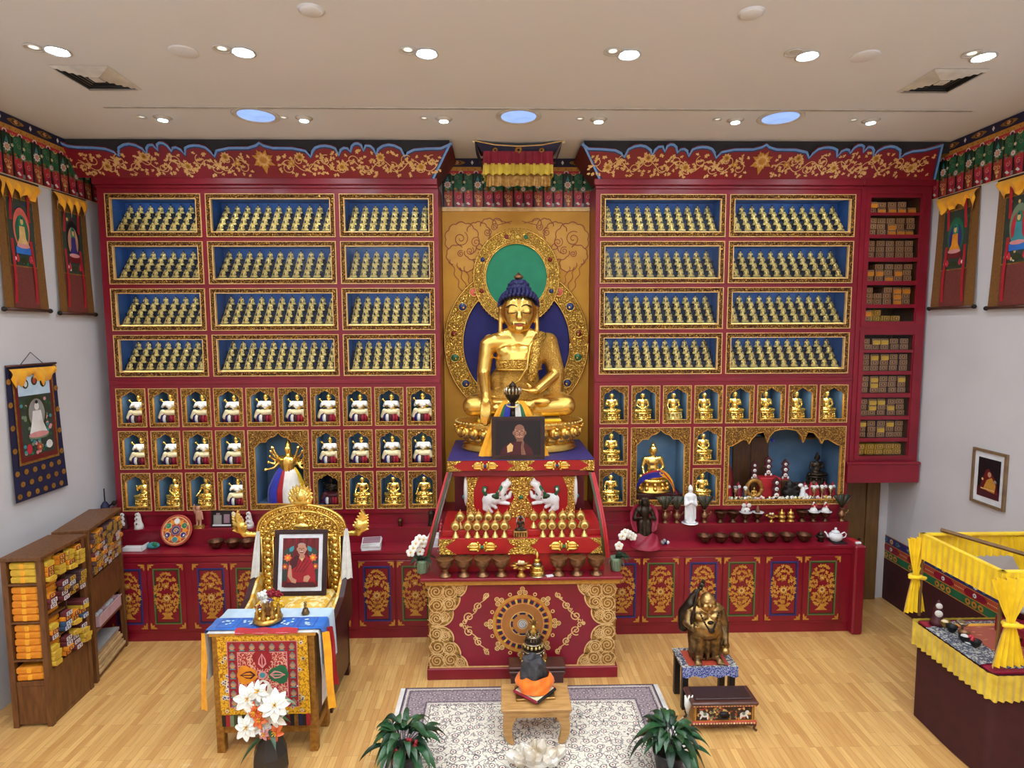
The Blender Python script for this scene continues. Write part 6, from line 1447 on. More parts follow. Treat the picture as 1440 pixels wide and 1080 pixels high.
# orchids at the altar table ends
def leafblade(b, p0, d, L, w, m, droop=.5, n=7, up=.4, tw=0.0, cup=.15):
    d = Vector((d[0], d[1], 0)).normalized(); sd = Vector((-d.y, d.x, 0)); rows = []
    for i in range(n+1):
        f = i/n; ww = w*(sin(pi*min(1, f*.92+.08))**.8)*(1-.25*f)
        c = Vector(p0)+d*(L*(f*(1-.12*droop*f)))+Vector((0, 0, L*(up*f*1.5-droop*f*f*1.3)))
        rows.append([c-sd*ww/2+Vector((0, 0, ww*cup)), c, c+sd*ww/2+Vector((0, 0, ww*cup))])
    b.sheet(rows, m); return b
def orchid(px, y, lab, side, flowers):
    P = aty(px, 800, y); t = thing('potted_orchid', lab, 'plant', (P.x, y, TB))
    b = MB(); b.lathe([(.055, 0), (.06, .01), (.065, .12), (.07, .16), (.062, .16), (.055, .02), (0, .02)], 'leaf_pale', 20); part('pot', b, t, False)
    b = MB(); rnd = random.Random(px)
    for i in range(6): leafblade(b, (0, 0, .15), ((abs(cos(i*1.05)) if side else cos(i*1.05)), sin(i*1.05+side)*.6), .2, .075, 'leaf_dark', .6, 7, .5)
    part('leaves', b, t, False)
    b = MB()
    for i in range(9): a = i*.7; b.tube([(.03*cos(a), .03*sin(a), .15), (.09*cos(a), .07*sin(a), .12), (.1*cos(a), .09*sin(a), .02+.03*(i % 3))], .005, 'leaf_pale', 5)
    part('air_roots', b, t, False)
    st = [Vector((0, 0, .15))]+[Vector(q) for q in flowers]
    b = MB(); b.tube(st, .005, 'green_dark', 6); part('stem', b, t, False)
    for i, q in enumerate(flowers):
        b = MB()
        for k in range(5): a = 2*pi*k/5+pi/2; b.ball((q[0]+.03*cos(a), q[1]-.02, q[2]+.03*sin(a)), (.026, .008, .026), 'petal_white', 8, 6)
        b.ball((q[0], q[1]-.03, q[2]), .01, 'petal_yellow', 6, 5); part('flower', b, t, False)
orchid(594, -1.25, 'potted white orchid at the left end of the altar table', 0, [(-.02, 0, .26), (.01, -.02, .36), (.03, -.04, .42), (-.02, -.05, .43), (-.06, -.06, .38), (-.09, -.07, .33), (-.12, -.08, .28)])
orchid(866, -1.25, 'potted orchid with trailing roots at the right end of the altar table', .5, [(.03, 0, .3), (.08, .05, .40), (.12, .1, .42), (.16, .14, .40), (.2, .18, .37), (.24, .2, .34)])
# ================================================================== throne with carved gilt back
YT = -1.20
Ty = lambda px, py, y=YT: aty(px, py, y)
TX = -2.33
t = thing('throne', 'high carved gilt and maroon throne with dragon finials on the left', 'throne', (TX, -1.55, 0))
FT = frame((0, YT, 0), (1, 0, 0), (0, 0, 1))
outer = [(-2.85, 1.725)]
for i in range(25):
    a = pi-pi*i/24; outer.append((TX+.515*cos(a)*(1+.02*abs(sin(2*a))), 1.74+.35*sin(a)**.85))
outer.append((-1.81, 1.725))
inner = [(-2.70, 1.725), (-1.96, 1.725)]
b = MB(); b.prism(outer, -.03, .02, 'carved_bright', FT); part('arch_panel', b, t)
b = MB(); b.tube([FT(u, v, .02) for u, v in outer], .016, 'gold_bright', 8); b.tube([FT(TX+(u-TX)*.84, 1.72+(v-1.72)*.80, .024) for u, v in outer[1:-1]], .012, 'gold_bright', 8); b.tube([FT(-2.85, 1.72, .02), FT(-1.81, 1.72, .02)], .014, 'gold_bright', 8); part('arch_moulding', b, t)
b = MB(); rnd = random.Random(2)
b.ball(FT(TX, 1.83, .035), (.10, .03, .05), 'gold_bright', 12, 8); b.ball(FT(TX, 1.93, .03), (.05, .03, .04), 'gold_bright', 10, 6)
for i in range(70):
    a = rnd.uniform(0.05, pi-.05); q = rnd.uniform(.2, .95); u, v = TX+.47*q*cos(a), 1.75+.29*q*sin(a)
    b.ball(FT(u, v, .025), (rnd.uniform(.012, .035), .014, rnd.uniform(.01, .022)), rnd.choice(('gold_bright', 'gold')), 6, 5, R=Matrix.Rotation(rnd.uniform(0, 3), 3, 'Y'))
for i in range(40):
    a = pi*(i+.5)/40; b.ball(FT(TX+.49*cos(a), 1.745+.315*sin(a)**.85, .022), (.014, .012, .014), 'gold', 6, 4)
part('carved_relief', b, t)
for s, (x0, x1) in ((-1, (-2.80, -2.665)), (1, (-2.03, -1.885))):
    b = MB(); b.box(x0, x1, YT-.03, YT+.05, .95, 1.72, 'carved_bright', .008)
    for e in (x0, x1): b.tube([(e, YT-.03, .95), (e, YT-.03, 1.72)], .011, 'gold_bright', 6)
    part('carved_column', b, t)
    b = MB(); xm = (x0+x1)/2
    for i in range(9): b.ball((xm, YT-.035, 1.0+.085*i), (.055, .025, .036), 'gold_bright', 10, 6); b.ball((xm+.03*(-1)**i, YT-.045, 1.04+.085*i), (.02, .015, .025), 'gold', 6, 5)
    part('column_relief', b, t)
b = MB(); b.box(-2.665, -2.03, YT-.005, YT+.04, .9, 1.72, 'red_cloth'); part('back_cloth', b, t)
b = MB(); b.box(-2.86, -2.80, YT-.01, YT+.06, .0, 1.72, 'maroon_wood', .006); part('back_post', b, t)
b = MB(); b.box(-1.885, -1.83, YT-.01, YT+.06, .0, 1.72, 'maroon_wood', .006); part('back_post', b, t)
for s in (-1, 1):      # makara finials
    q = MB(); X = lambda u: TX+s*u
    q.cap((X(.50), YT-.02, 1.74), (X(.66), YT-.02, 1.745), .028, .035, 'g', 8); q.cap((X(.66), YT-.02, 1.75), (X(.74), YT-.03, 1.86), .045, .05, 'g', 8); q.ball((X(.69), YT-.05, 1.85), (.065, .05, .06), 'g', 10, 8); q.cap((X(.71), YT-.04, 1.88), (X(.735), YT-.04, 1.97), .04, .025, 'g', 8); q.cap((X(.735), YT-.04, 1.97), (X(.72), YT-.04, 2.02), .025, .02, 'g', 8)
    for a in range(6): q.cap((X(.66+.015*a), YT-.05, 1.80+.035*a), (X(.61+.02*a), YT-.07, 1.86+.035*a), .022, .01, 'g', 6); q.cap((X(.72), YT-.04, 1.78+.03*a), (X(.79), YT-.05, 1.80+.035*a), .02, .009, 'g', 6)
    part('dragon_finial', remesh(q, 'dragon_finial', .008, 1, .7, ('gold_bright',)), t)
q = MB(); z = 2.09
for i in range(9):
    a = (i-4)*.33; q.cap((TX+.05*sin(a), YT, z+.06), (TX+.14*sin(a), YT-.01, z+.10+.14*cos(a)), .032, .012, 'g', 8); q.cap((TX+.03*sin(a), YT-.03, z+.05), (TX+.09*sin(a), YT-.04, z+.07+.09*cos(a)), .026, .012, 'g', 8)
q.ball((TX, YT-.01, z+.03), (.10, .05, .05), 'g', 10, 8); q.ball((TX, YT-.03, z+.10), (.05, .045, .06), 'g', 10, 8)
for k in (-1, 1): q.cap((TX+k*.08, YT, z), (TX+k*.13, YT-.01, z+.08), .035, .02, 'g', 8)
part('flame_finial', remesh(q, 'flame_finial', .008, 1, .7, ('gold_bright',)), t)
SZ = .93
b = MB(); b.box(-2.85, -1.83, -1.93, YT+.03, .10, SZ, 'maroon_wood', .01); part('seat_box', b, t)
b = MB(); b.box(-2.87, -1.81, -1.95, YT+.04, SZ, SZ+.03, 'maroon_wood', .008); part('seat_board', b, t)
for x in (-2.87, -1.90):
    for y in (-1.95, -1.25):
        b = MB(); b.box(x, x+.08, y, y+.08, 0, .12, 'maroon_wood', .006); part('leg', b, t)
for s in (-1, 1):     # side arms with brocade inside
    x0, x1 = (-2.90, -2.84) if s < 0 else (-1.84, -1.78)
    P = [(YT+.03, SZ-.2), (YT+.03, 1.30), (-1.35, 1.24), (-1.52, 1.10), (-1.75, 1.03), (-1.93, 1.02), (-1.93, SZ-.2)]
    b = MB(); b.prism(P, x0, x1, 'maroon_wood', lambda u, v, h: Vector((h, u, v))); part('arm_panel', b, t)
    xi = x1+.001 if s < 0 else x0-.03
    b = MB(); b.prism([(y_*.985-.02, v-.01) for y_, v in P], xi, xi+.028, 'brocade_cushion', lambda u, v, h: Vector((h, u, v))); part('arm_padding', b, t)
def cushion(name, lab, x0, x1, y0, y1, z0, z1, m, cat='cushion'):
    b = MB(); b.box(x0, x1, y0, y1, z0, z1, m, (z1-z0)*.4); return solid(name, b, lab, cat, ((x0+x1)/2, (y0+y1)/2, z0))
cushion('seat_cushion', 'flat pale gold brocade cushion on the throne seat', -2.79, -1.885, -1.93, -1.27, SZ+.031, SZ+.105, 'brocade_cushion')
cushion('seat_cushion', 'raised yellow brocade cushion under the framed portrait on the throne', -2.62, -1.93, -1.74, -1.30, SZ+.106, SZ+.185, 'brocade_cushion')
def monk_red(d, w, h):
    d.rect(-w/2, w/2, 0, h, 'photo_red'); d.rect(-w/2, w/2, h*.12, h*.55, 'photo_green', 1)
    for i in range(9): d.poly([(-w*.45+w*.1*i, h), (-w*.41+w*.1*i, h), (-w*.43+w*.1*i, h*.84)], ('robe_maroon', 'robe_red')[i % 2], 1)
    for k in (-1, 1): d.disc(k*w*.34, h*.70, w*.13, 'photo_green', 2, 12); d.flower(k*w*.35, h*.60, w*.12, 'petal_orange', 3, 7, 'petal_yellow'); d.flower(k*w*.42, h*.42, w*.10, 'orange_red', 3, 7, 'petal_yellow'); d.leaf(k*w*.3, h*.72, w*.2, w*.12, pi/2+k*.6, 'turquoise', 3)
    d.poly([(-w*.34, h*.06), (-w*.36, h*.3), (-w*.3, h*.55), (-w*.12, h*.66), (w*.14, h*.66), (w*.32, h*.54), (w*.42, h*.3), (w*.44, h*.06)], 'robe_red', 4)
    d.poly([(-w*.3, h*.52), (-w*.12, h*.66), (-w*.02, h*.64), (-w*.1, h*.42), (-w*.24, h*.36)], 'robe_maroon', 5)
    for i in range(4): d.line([(w*(.06+.08*i), h*.62-.02*i), (-w*(.16-.08*i), h*.3)], w*.016, 'robe_maroon', 6)
    d.poly([(-w*.04, h*.60), (w*.05, h*.52), (w*.13, h*.62), (w*.1, h*.68), (-w*.0, h*.68)], 'skin', 6); d.poly([(w*.0, h*.58), (w*.05, h*.53), (w*.10, h*.59)], 'gold_cream', 7)
    d.disc(w*.04, h*.775, w*.12, 'skin', 8, 24, h*.125); d.disc(w*.035, h*.86, w*.11, 'photo_grey', 9, 20, h*.045); d.disc(w*.035, h*.845, w*.10, 'skin', 10, 20, h*.045)
    for k in (-1, 1): d.line([(w*.04+k*w*.02, h*.795), (w*.04+k*w*.075, h*.79)], h*.012, 'brown_wood', 11); d.disc(w*.04+k*w*.125, h*.775, w*.02, 'skin', 7, 8, h*.035)
    d.leaf(w*.04, h*.79, h*.05, w*.04, -pi/2, 'skin_dark', 11); d.poly([(-w*.03, h*.735), (w*.11, h*.735), (w*.08, h*.70), (0, h*.70)], 'photo_red', 11); d.rect(-w*.01, w*.09, h*.722, h*.735, 'white', 12)
    d.poly([(-w*.3, h*.46), (-w*.33, h*.22), (-w*.22, h*.1), (-w*.1, h*.08), (-w*.08, h*.15), (-w*.2, h*.2), (-w*.24, h*.44)], 'skin', 8); d.poly([(w*.12, h*.22), (w*.1, h*.12), (w*.22, h*.1), (w*.3, h*.2), (w*.24, h*.25)], 'skin', 8)
    d.poly([(-w*.44, h*.0), (-w*.36, h*.1), (w*.4, h*.1), (w*.46, 0)], 'robe_maroon', 7)
picture('framed_portrait', 'large dark framed portrait of a smiling monk in red robes leaning on the throne', .60, .735, (-2.285, -1.50, SZ+.187), -.20, 0, 'frame_dark', .05, monk_red, 'photo_mount', mat_w=.045)
def khata(px0, py0, px1, py1, w0, w1, y, lab):
    A = aty(px0, py0, y); B = aty(px1, py1, y-.02); b = MB(); rows = []
    for i in range(16):
        f = i/15; c = A.lerp(B, f); ww = w0+(w1-w0)*f**.6; rows.append([c+Vector((ww*(j/8-.5), -.018*sin(j*1.7)*(.6+.4*f), .02*(j/8-.5)*f)) for j in range(9)])
    b.sheet(rows, 'white_silk')
    for i, (u, v) in enumerate(((0, .02), (.01, .0))): pass
    solid('khata_scarf', b, lab, 'scarf', (B.x, B.y, B.z), group='white scarves on the throne')
khata(363, 747, 359, 812, .035, .11, YT-.12, 'white ceremonial scarf hanging from the left shoulder of the throne')
khata(487, 743, 488, 814, .03, .14, YT-.12, 'white ceremonial scarf hanging from the right shoulder of the throne')

# ------------------------------------------------------------------ brocade covered table before the throne
t = thing('offering_table', 'tall narrow gilt wooden table before the throne', 'table', (-2.29, -2.29, 0))
bx0, bx1, by0, by1, bz = -2.80, -1.78, -2.54, -2.08, 1.22
b = MB(); b.box(bx0, bx1, by0, by1, bz-.03, bz, 'gold_paint', .005); part('table_top', b, t)
for x in (bx0+.02, bx1-.10):
    for y in (by0+.01, by1-.09):
        b = MB(); b.box(x, x+.08, y, y+.07, 0, bz-.031, 'gold_dull', .006); part('leg', b, t)
b = MB(); b.box(bx0+.10, bx1-.10, by0+.02, by0+.07, .20, .28, 'gold_dull', .004); part('front_rail', b, t)
for x in (bx0+.035, bx1-.075):
    b = MB(); b.box(x, x+.04, by0+.09, by1-.09, .16, .24, 'gold_dull', .004); part('side_rail', b, t)
    b = MB(); b.box(x+.01, x+.02, by0+.09, by1-.09, .24, bz-.032, 'maroon_wood'); part('side_panel', b, t)
# brocade hanging on its front
FB = face_xz(0, by0-.012, 0); cx = (bx0+bx1)/2
t = thing('brocade_hanging', 'yellow brocade hanging with red double vajra square on the table front', 'hanging', (cx, by0-.012, .28))
b = MB(); b.prism([(bx0+.09, .40), (bx1-.07, .40), (bx1-.08, bz-.02), (bx0+.08, bz-.02)], -.004, 0, 'brocade_yellow', FB); part('yellow_border', b, t)
d = Deco(FB, .001); rnd = random.Random(8)
for i in range(26):
    u = rnd.choice((rnd.uniform(bx0+.12, bx0+.22), rnd.uniform(bx1-.2, bx1-.11))); v = rnd.uniform(.45, 1.17); d.flower(u, v, .026, rnd.choice(('white', 'cream', 'gold_pale')), 1, 6, 'blue_paint')
for i in range(9): d.flower(bx0+.15+.09*i, .45+.03*(i % 2), .024, 'cream', 1, 6, 'orange_red')
part('brocade_flowers', d, t)
d = Deco(FB, .004); vc = .82
d.rect(cx-.335, cx+.335, vc-.335, vc+.335, 'tapestry_red'); d.frame(cx-.335, cx+.335, vc-.335, vc+.335, .006, 'pink', 1); d.rect(cx-.235, cx+.235, vc-.225, vc+.225, 'tapestry_weave', 1); d.frame(cx-.238, cx+.238, vc-.228, vc+.228, .008, 'pink', 2)
for i in range(7):
    for (u, v) in ((cx-.285+.095*i, vc+.28), (cx-.285+.095*i, vc-.28)) + (((cx-.287, vc-.19+.095*(i-1)), (cx+.287, vc-.19+.095*(i-1))) if 1 <= i <= 5 else ()):
        d.leaf(u, v-.035, .07, .06, pi/2, 'paper_grey', 1); d.disc(u, v-.012, .022, 'text_tan', 2, 8); d.disc(u, v+.022, .012, 'leaf_pale', 2, 7); d.rect(u-.026, u+.026, v-.042, v-.032, 'turquoise', 2)
for a, m, m2 in ((pi/2, 'tapestry_red', 'pink'), (pi, 'text_orange', 'robe_maroon'), (0, 'green_cloth', 'pink'), (-pi/2, 'petal_white', 'tapestry_red')):
    cu, cv = cx+.125*cos(a), vc+.125*sin(a)
    for q in (-.6, 0, .6): d.disc(cu+.06*cos(a+q)*1.0, cv+.06*sin(a+q), .062, m, 3, 16)
    d.disc(cu, cv, .072, m, 4, 18); d.leaf(cu-.06*cos(a), cv-.06*sin(a), .15, .08, a, m2, 5); d.leaf(cu-.04*cos(a), cv-.04*sin(a), .12, .05, a, m, 6); d.line([(cu-.04*cos(a), cv-.04*sin(a)), (cu+.09*cos(a), cv+.09*sin(a))], .01, m2, 7)
d.disc(cx, vc, .042, 'pink', 7, 12); d.disc(cx, vc, .028, 'turquoise', 8, 8); part('vajra_panel', d, t)
b = MB(); n = 22
for i in range(n):
    u0 = bx0+.095+(bx1-bx0-.17)*i/n; u1 = u0+(bx1-bx0-.17)/n
    b.prism([(u0, .29), (u1, .29), (u1, .41), (u0, .41)], -.004, .002*(i % 2), ('black', 'robe_red', 'leaf_pale', 'green_dark', 'cream', 'black', 'photo_red', 'black', 'gold_dull', 'navy_cloth')[i % 10], FB)
part('striped_fringe', b, t)
# silks across the table top, hanging at the sides
def tablecloth(name, lab, m, y0, y1, z, left, right, wob=.012, front=0.0):
    b = MB(); rows = []
    g = z*1.2; us = [(bx0-.022-g, -left), (bx0-.025-g, -left*.6), (bx0-.02-g, -.02), (bx0-.008-g, 0)]+[(bx0+.02+(bx1-bx0-.04)*i/10, 0) for i in range(1, 10)]+[(bx1+.006+g, 0), (bx1+.02+g, -.02), (bx1+.03+g, -right*.6), (bx1+.035+g, -right)]
    for i in range(9):
        f = i/8; y = y0+(y1-y0)*f; rows.append([Vector((u+(.004*sin(f*9+k) if dz < -.05 else 0)+0, y+(.03*sin(f*5+k) if dz < -.1 else 0), bz+z+dz+(.003*sin(f*9) if dz == 0 else 0))) for k, (u, dz) in enumerate(us)])
    b.sheet(rows, m)
    if front: b.sheet([[Vector((bx0-.02+(bx1-bx0+.04)*j/24, y0-.004, bz+z-.001)) for j in range(25)], [Vector((bx0-.02+(bx1-bx0+.04)*j/24, y0-.02-.006*sin(j*1.4), bz+z-front-.012*sin(j*.7))) for j in range(25)]], m)
    return solid(name, b, lab, 'cloth', (cx, (y0+y1)/2, bz))
tablecloth('silk_runner', 'white silk runner lying under the blue one on the table before the throne', 'white_silk', by0-.005, by1+.01, .008, .48, .74)
tablecloth('silk_runner', 'pale blue silk runner along the rear edge of the throne table', 'pale_blue_silk', by0+.24, by1+.02, .018, .28, .50)
o = tablecloth('silk_runner', 'bright blue patterned silk runner across the throne table', 'blue_silk', by0+.03, by0+.27, .026, .30, .42)
d = Deco(lambda u, v, h: Vector((u, v, bz+.036+h)), 0); rnd = random.Random(6)
for i in range(5):
    u = bx0+.12+.195*i; d.frame(u-.08, u+.08, by0+.06, by0+.24, .006, 'royal_silk', 0)
    for q in range(7): d.flower(u+rnd.uniform(-.055, .055), by0+.15+rnd.uniform(-.06, .06), .017, 'pale_blue_silk', 1, 6)
part('woven_motifs', d, o)
b = MB(); b.sheet([[Vector((bx0+.25+.6*j/16, by0+.035-.022*i, bz+.04+.006*sin(j*1.1+i*2)-.02*i*i*.5)) for j in range(17)] for i in range(3)], 'red_cloth'); solid('red_silk', b, 'red silk strip bunched along the front edge of the throne table', 'cloth', (cx, by0, bz))
for s, px, lab in ((-1, bx0-.06, 'left'), (1, bx1+.085, 'right')):
    for m, dy, zl, w, nm in (('saffron', 0, .42, .07, 'orange'), ('red_cloth', .1, .68 if s < 0 else .60, .06, 'red')):
        b = ribbon3([(px+s*(.005*i+ (.01 if dy else 0)), by0+.04+dy+.012*sin(i), bz-.01-(bz-.01-zl)*i/8) for i in range(9)], w, m, (1, s*.35, 0)); solid('hanging_silk', b, f'{nm} silk strip hanging at the {lab} side of the throne table', 'streamer', (px, by0+dy, zl))
t = thing('crown_offering', 'gold crown shaped ritual ornament on the throne table', 'ornament', (-2.30, -2.36, bz+.04))
b = MB(); b.lathe([(.11, 0), (.135, .006), (.14, .03), (.12, .05), (.105, .055), (.10, .04), (0, .03)], 'brass', 30); part('ring_base', b, t, False)
b = MB()
for i in range(8): a = 2*pi*i/8; b.lathe([(.02, .05), (.026, .08), (.012, .1), (.018, .125), (0, .16)], 'brass', 8, T=TR(.105*cos(a), .105*sin(a), 0)); b.ball((.105*cos(a+.39), .105*sin(a+.39), .065), .022, 'gold_bright', 6, 5)
part('points', b, t, False)
b = MB(); b.lathe([(.03, .04), (.02, .08), (.035, .11), (.015, .15), (.022, .17), (0, .2)], 'copper', 12); part('centre_spire', b, t, False)
b = MB()
t = thing('hand_bell', 'small bronze hand bell right of the gold crown ornament', 'bell', (-1.985, -2.2, bz+.03)); b.lathe([(.04, 0), (.042, .006), (.03, .03), (.026, .05), (0, .058)], 'bronze', 18); part('bell', b, t, False); b = MB(); b.tube([(0, 0, .055), (0, 0, .12)], .009, 'bronze_dark', 8)
for z in (.07, .09, .115): b.ball((0, 0, z), (.018, .018, .01), 'bronze_light', 8, 5)
part('handle', b, t, False)
p = aty(388, 838, -1.72); t = thing('flower_vase', 'white vase of mixed flowers on the throne seat left of the portrait', 'vase', (p.x-.02, -1.80, SZ+.106))
b = MB(); b.lathe([(.035, 0), (.04, .01), (.05, .06), (.035, .11), (.04, .12), (0, .11)], 'porcelain', 18); part('vase', b, t, False)
for i, (u, v, r, m) in enumerate(((-.07, .24, .065, 'petal_white'), (-.05, .17, .05, 'petal_white'), (.02, .26, .06, 'petal_red'), (.08, .25, .05, 'petal_red'), (.02, .18, .045, 'petal_purple'), (.06, .2, .045, 'petal_yellow'), (.06, .13, .075, 'petal_yellow'), (.0, .12, .06, 'petal_yellow'), (-.13, .1, .04, 'petal_red'))):
    b = MB(); rnd = random.Random(i)
    for q in range(14): a = q*2.4; rr = r*sqrt(q/14); b.ball((u+rr*cos(a), -.02-.03*(1-q/14), v+rr*sin(a)*.8), (r*.33, r*.25, r*.3), m, 6, 5)
    if m == 'petal_purple': b.ball((u, -.07, v), r*.3, 'white', 6, 5)
    part('flower', b, t, False)
b = MB()
for i in range(6): leafblade(b, (0, 0, .1), (cos(i), sin(i)), .12, .04, 'leaf', .5, 5)
part('leaves', b, t, False)

# lilies in a dark vase in front of the table
t = thing('lily_vase', 'dark tapered vase with white and orange lilies in front of the brocade table', 'vase', (-2.10, -2.92, 0))
b = MB(); b.lathe([(.09, 0), (.12, .02), (.16, .18), (.15, .3), (.09, .48), (.075, .52), (.08, .53), (.06, .52), (0, .5)], 'vase_dark', 8, sm=False); part('vase', b, t, False)
def lily(b, c, r, n, m, seed, core='petal_yellow'):
    rnd = random.Random(seed); c = Vector(c); N = Vector((rnd.uniform(-.4, .4), -1, rnd.uniform(-.1, .6))).normalized(); U = N.orthogonal().normalized(); W = N.cross(U)
    for i in range(n):
        a = 2*pi*i/n+rnd.uniform(-.1, .1); dr = U*cos(a)+W*sin(a); sd = N.cross(dr); rows = []; L = r*rnd.uniform(.9, 1.1)
        for k in range(6):
            f = k/5; ww = r*.56*sin(pi*(f*.85+.1)); p = c+dr*L*f+N*r*(.35*f-.55*f*f); rows.append([p-sd*ww/2+N*.01, p-N*.006, p+sd*ww/2+N*.01])
        b.sheet(rows, m)
    for i in range(4): a = i*1.57; b.tube([c, c+N*r*.5+U*.02*cos(a)+W*.02*sin(a)], .004, core, 5)
for i, (u, v, r, n, m) in enumerate(((-.14, .88, .15, 7, 'petal_white'), (-.03, .96, .11, 6, 'petal_white'), (.11, .84, .16, 8, 'petal_white'), (.10, .72, .14, 7, 'petal_white'), (.02, .79, .12, 6, 'petal_white'), (-.14, .64, .13, 8, 'petal_white'), (-.03, .62, .11, 6, 'petal_white'), (-.07, .77, .11, 6, 'petal_orange'), (-.02, .70, .09, 6, 'petal_orange'), (.09, .555, .10, 6, 'petal_orange'), (.0, .56, .07, 6, 'pink'))):
    b = MB(); lily(b, (u, -.10-.02*(i % 3), v), r*.86, n, m, i); part('flower', b, t, False, label={'petal_white': 'white lily', 'petal_orange': 'orange lily', 'pink': 'pink lily'}[m])
b = MB()
for (dx, dy, L, w, z, up) in ((.8, -.3, .26, .06, .72, .45), (.9, .1, .22, .06, .66, .2), (-.8, -.5, .26, .07, .5, -.1), (.6, -.7, .2, .06, .6, -.1), (.9, -.2, .32, .05, .80, .45), (-.9, -.1, .24, .05, .66, .3)): leafblade(b, (0, -.04, z), (dx, dy), L, w, 'leaf_pale' if L > .28 else 'leaf', .5, 6, up)
part('leaves', b, t, False)
b = MB()
for (u, v) in ((-.12, .86), (.10, .82), (.09, .7), (-.13, .62), (-.05, .75), (.08, .55), (0, .93)): b.tube([(0, 0, .45), (u*.5, -.05, (v+.45)/2), (u, -.08, v)], .006, 'leaf', 5)
part('stems', b, t, False)

# ================================================================== bookcases
def bookcase(lab, loc, rz, L, D, H): return thing('bookcase', lab, 'bookcase', loc, rz)
A1 = Vector((-4.685, -2.09, 0)); R1 = atan2(.665, -.035); L1, D1, H1 = .69, .39, 1.83
t1 = bookcase('walnut bookcase with open end full of orange wrapped books, nearest the camera', A1, R1, L1, D1, H1)
w_ = 'walnut'
def bp(t, name, x0, x1, y0, y1, z0, z1, m='walnut', bev=.004):
    b = MB(); b.box(x0, x1, y0, y1, z0, z1, m, bev); return part(name, b, t, False)
for x, y in ((0, 0), (0, D1-.055), (L1-.055, 0), (L1-.055, D1-.055)): bp(t1, 'corner_post', x, x+.055, y, y+.055, 0, H1-.04)
bp(t1, 'top_board', -.015, L1+.005, -.015, D1, H1-.039, H1)
bp(t1, 'front_door_panel', .056, L1-.056, .012, .03, .05, .60, 'walnut'); bp(t1, 'plinth_rail', .056, L1-.056, .01, .04, .0, .049)
bp(t1, 'end_panel', .012, .03, .056, D1-.056, .03, .45); bp(t1, 'end_rail', .005, .05, .056, D1-.056, .451, .50)
bp(t1, 'back_panel', .056, L1-.056, D1-.03, D1-.012, .05, H1-.04, 'walnut_dark')
bp(t1, 'divider', .36, .375, .02, D1-.031, .62, H1-.041, 'walnut_dark')
EZ = [.735, 1.14, 1.545]
for z in EZ: bp(t1, 'end_shelf', .005, .355, .03, D1-.031, z-.02, z)
FZ1 = [.62, .90, 1.24, 1.53]
for z in FZ1: bp(t1, 'front_shelf', .38, L1-.03, .015, D1-.031, z-.02, z)
for z in FZ1[1:]: bp(t1, 'front_shelf', .056, .37, .012, .029, z-.02, z)
A2 = Vector((-4.735, -1.325, 0)); R2 = atan2(.92, -.19); L2, D2, H2 = .885, .36, 1.85
t2 = bookcase('walnut bookcase with wooden flap door and stacked boards, beside the red counter', A2, R2, L2, D2, H2)
for x, y in ((0, 0), (0, D2-.055), (L2-.055, 0), (L2-.055, D2-.055)): bp(t2, 'corner_post', x, x+.055, y, y+.055, 0, H2-.04)
bp(t2, 'top_board', -.005, L2+.015, -.012, D2, H2-.039, H2); bp(t2, 'back_panel', .056, L2-.056, D2-.03, D2-.012, .05, H2-.04, 'walnut_dark')
bp(t2, 'flap_door', .056, L2-.056, .008, .03, .82, 1.24); bp(t2, 'shelf', .056, L2-.056, .02, D2-.031, 1.25, 1.28); bp(t2, 'shelf', .056, L2-.056, .02, D2-.031, .56, .59); bp(t2, 'bottom_board', .056, L2-.056, .01, D2-.031, .02, .06)
def local(t): return t.matrix_basis
# orange wrapped books in the open end
rnd = random.Random(11); NB = MB(); NB.box(-.13, .13, 0, .30, 0, .072, 'text_orange', .016); NB.box(-.02, .02, -.006, .02, .01, .066, 'saffron', .003); OB = NB.mesh('wrapped_book')
NB = MB(); NB.box(-.13, .13, 0, .30, 0, .072, 'text_yellow', .016); NB.box(-.02, .02, -.006, .02, .01, .066, 'saffron', .003); YB_ = NB.mesh('wrapped_book')
NAMES = {0: 'lowest', 1: 'third', 2: 'second', 3: 'top'}
for lev, (z0, n) in enumerate(((.505, 2), (.736, 5), (1.141, 5), (1.546, 3))):
    for i in range(n):
        T = local(t1) @ TR(.012, .195+rnd.uniform(-.006, .006), z0+.0005+i*.0735) @ rotz(-pi/2+rnd.uniform(-.02, .02)+(.08 if lev == 0 else 0))
        o = put('wrapped_book', YB_ if lev == 3 else OB, None, T); tag(o, f'{"yellow" if lev == 3 else "orange"} wrapped book, {nth(i, n).replace("leftmost", "bottom one").replace("rightmost", "topmost").replace("from left", "from bottom")}, {NAMES[lev]} end shelf of the bookcase', 'book', 'wrapped books in the bookcase end')
def tagbundle(c1, c2, c3):
    b = MB(); b.box(-.05, .05, 0, .24, 0, .052, c1, .012)
    for i, (k, m) in enumerate(((.85, c2), (.55, c3), (.3, c2))): y = -.0015-.0012*i; b.add([(-.05*k, y, .026-.026*k), (.05*k, y, .026-.026*k), (.05*k, y, .026+.026*k), (-.05*k, y, .026+.026*k)], [(0, 1, 2, 3)], m)
    b.prism([(-.04, .01), (.04, .004), (.045, .05), (-.035, .056)], .0, .004, c1, lambda u, v, h: Vector((u, -.012-h-.3*(v-.03)*0, v))) if c1 == 'text_yellow' else None
    return b.mesh('wrapped_text')
WT = {'yellow': tagbundle('text_yellow', 'gold_cream', 'text_orange'), 'gold': tagbundle('text_orange', 'text_maroon', 'saffron'), 'maroon': tagbundle('text_maroon', 'paper', 'text_maroon'), 'blue': tagbundle('text_blue', 'paper', 'text_blue'), 'plum': tagbundle('text_cloth_plum', 'text_yellow', 'text_maroon')}
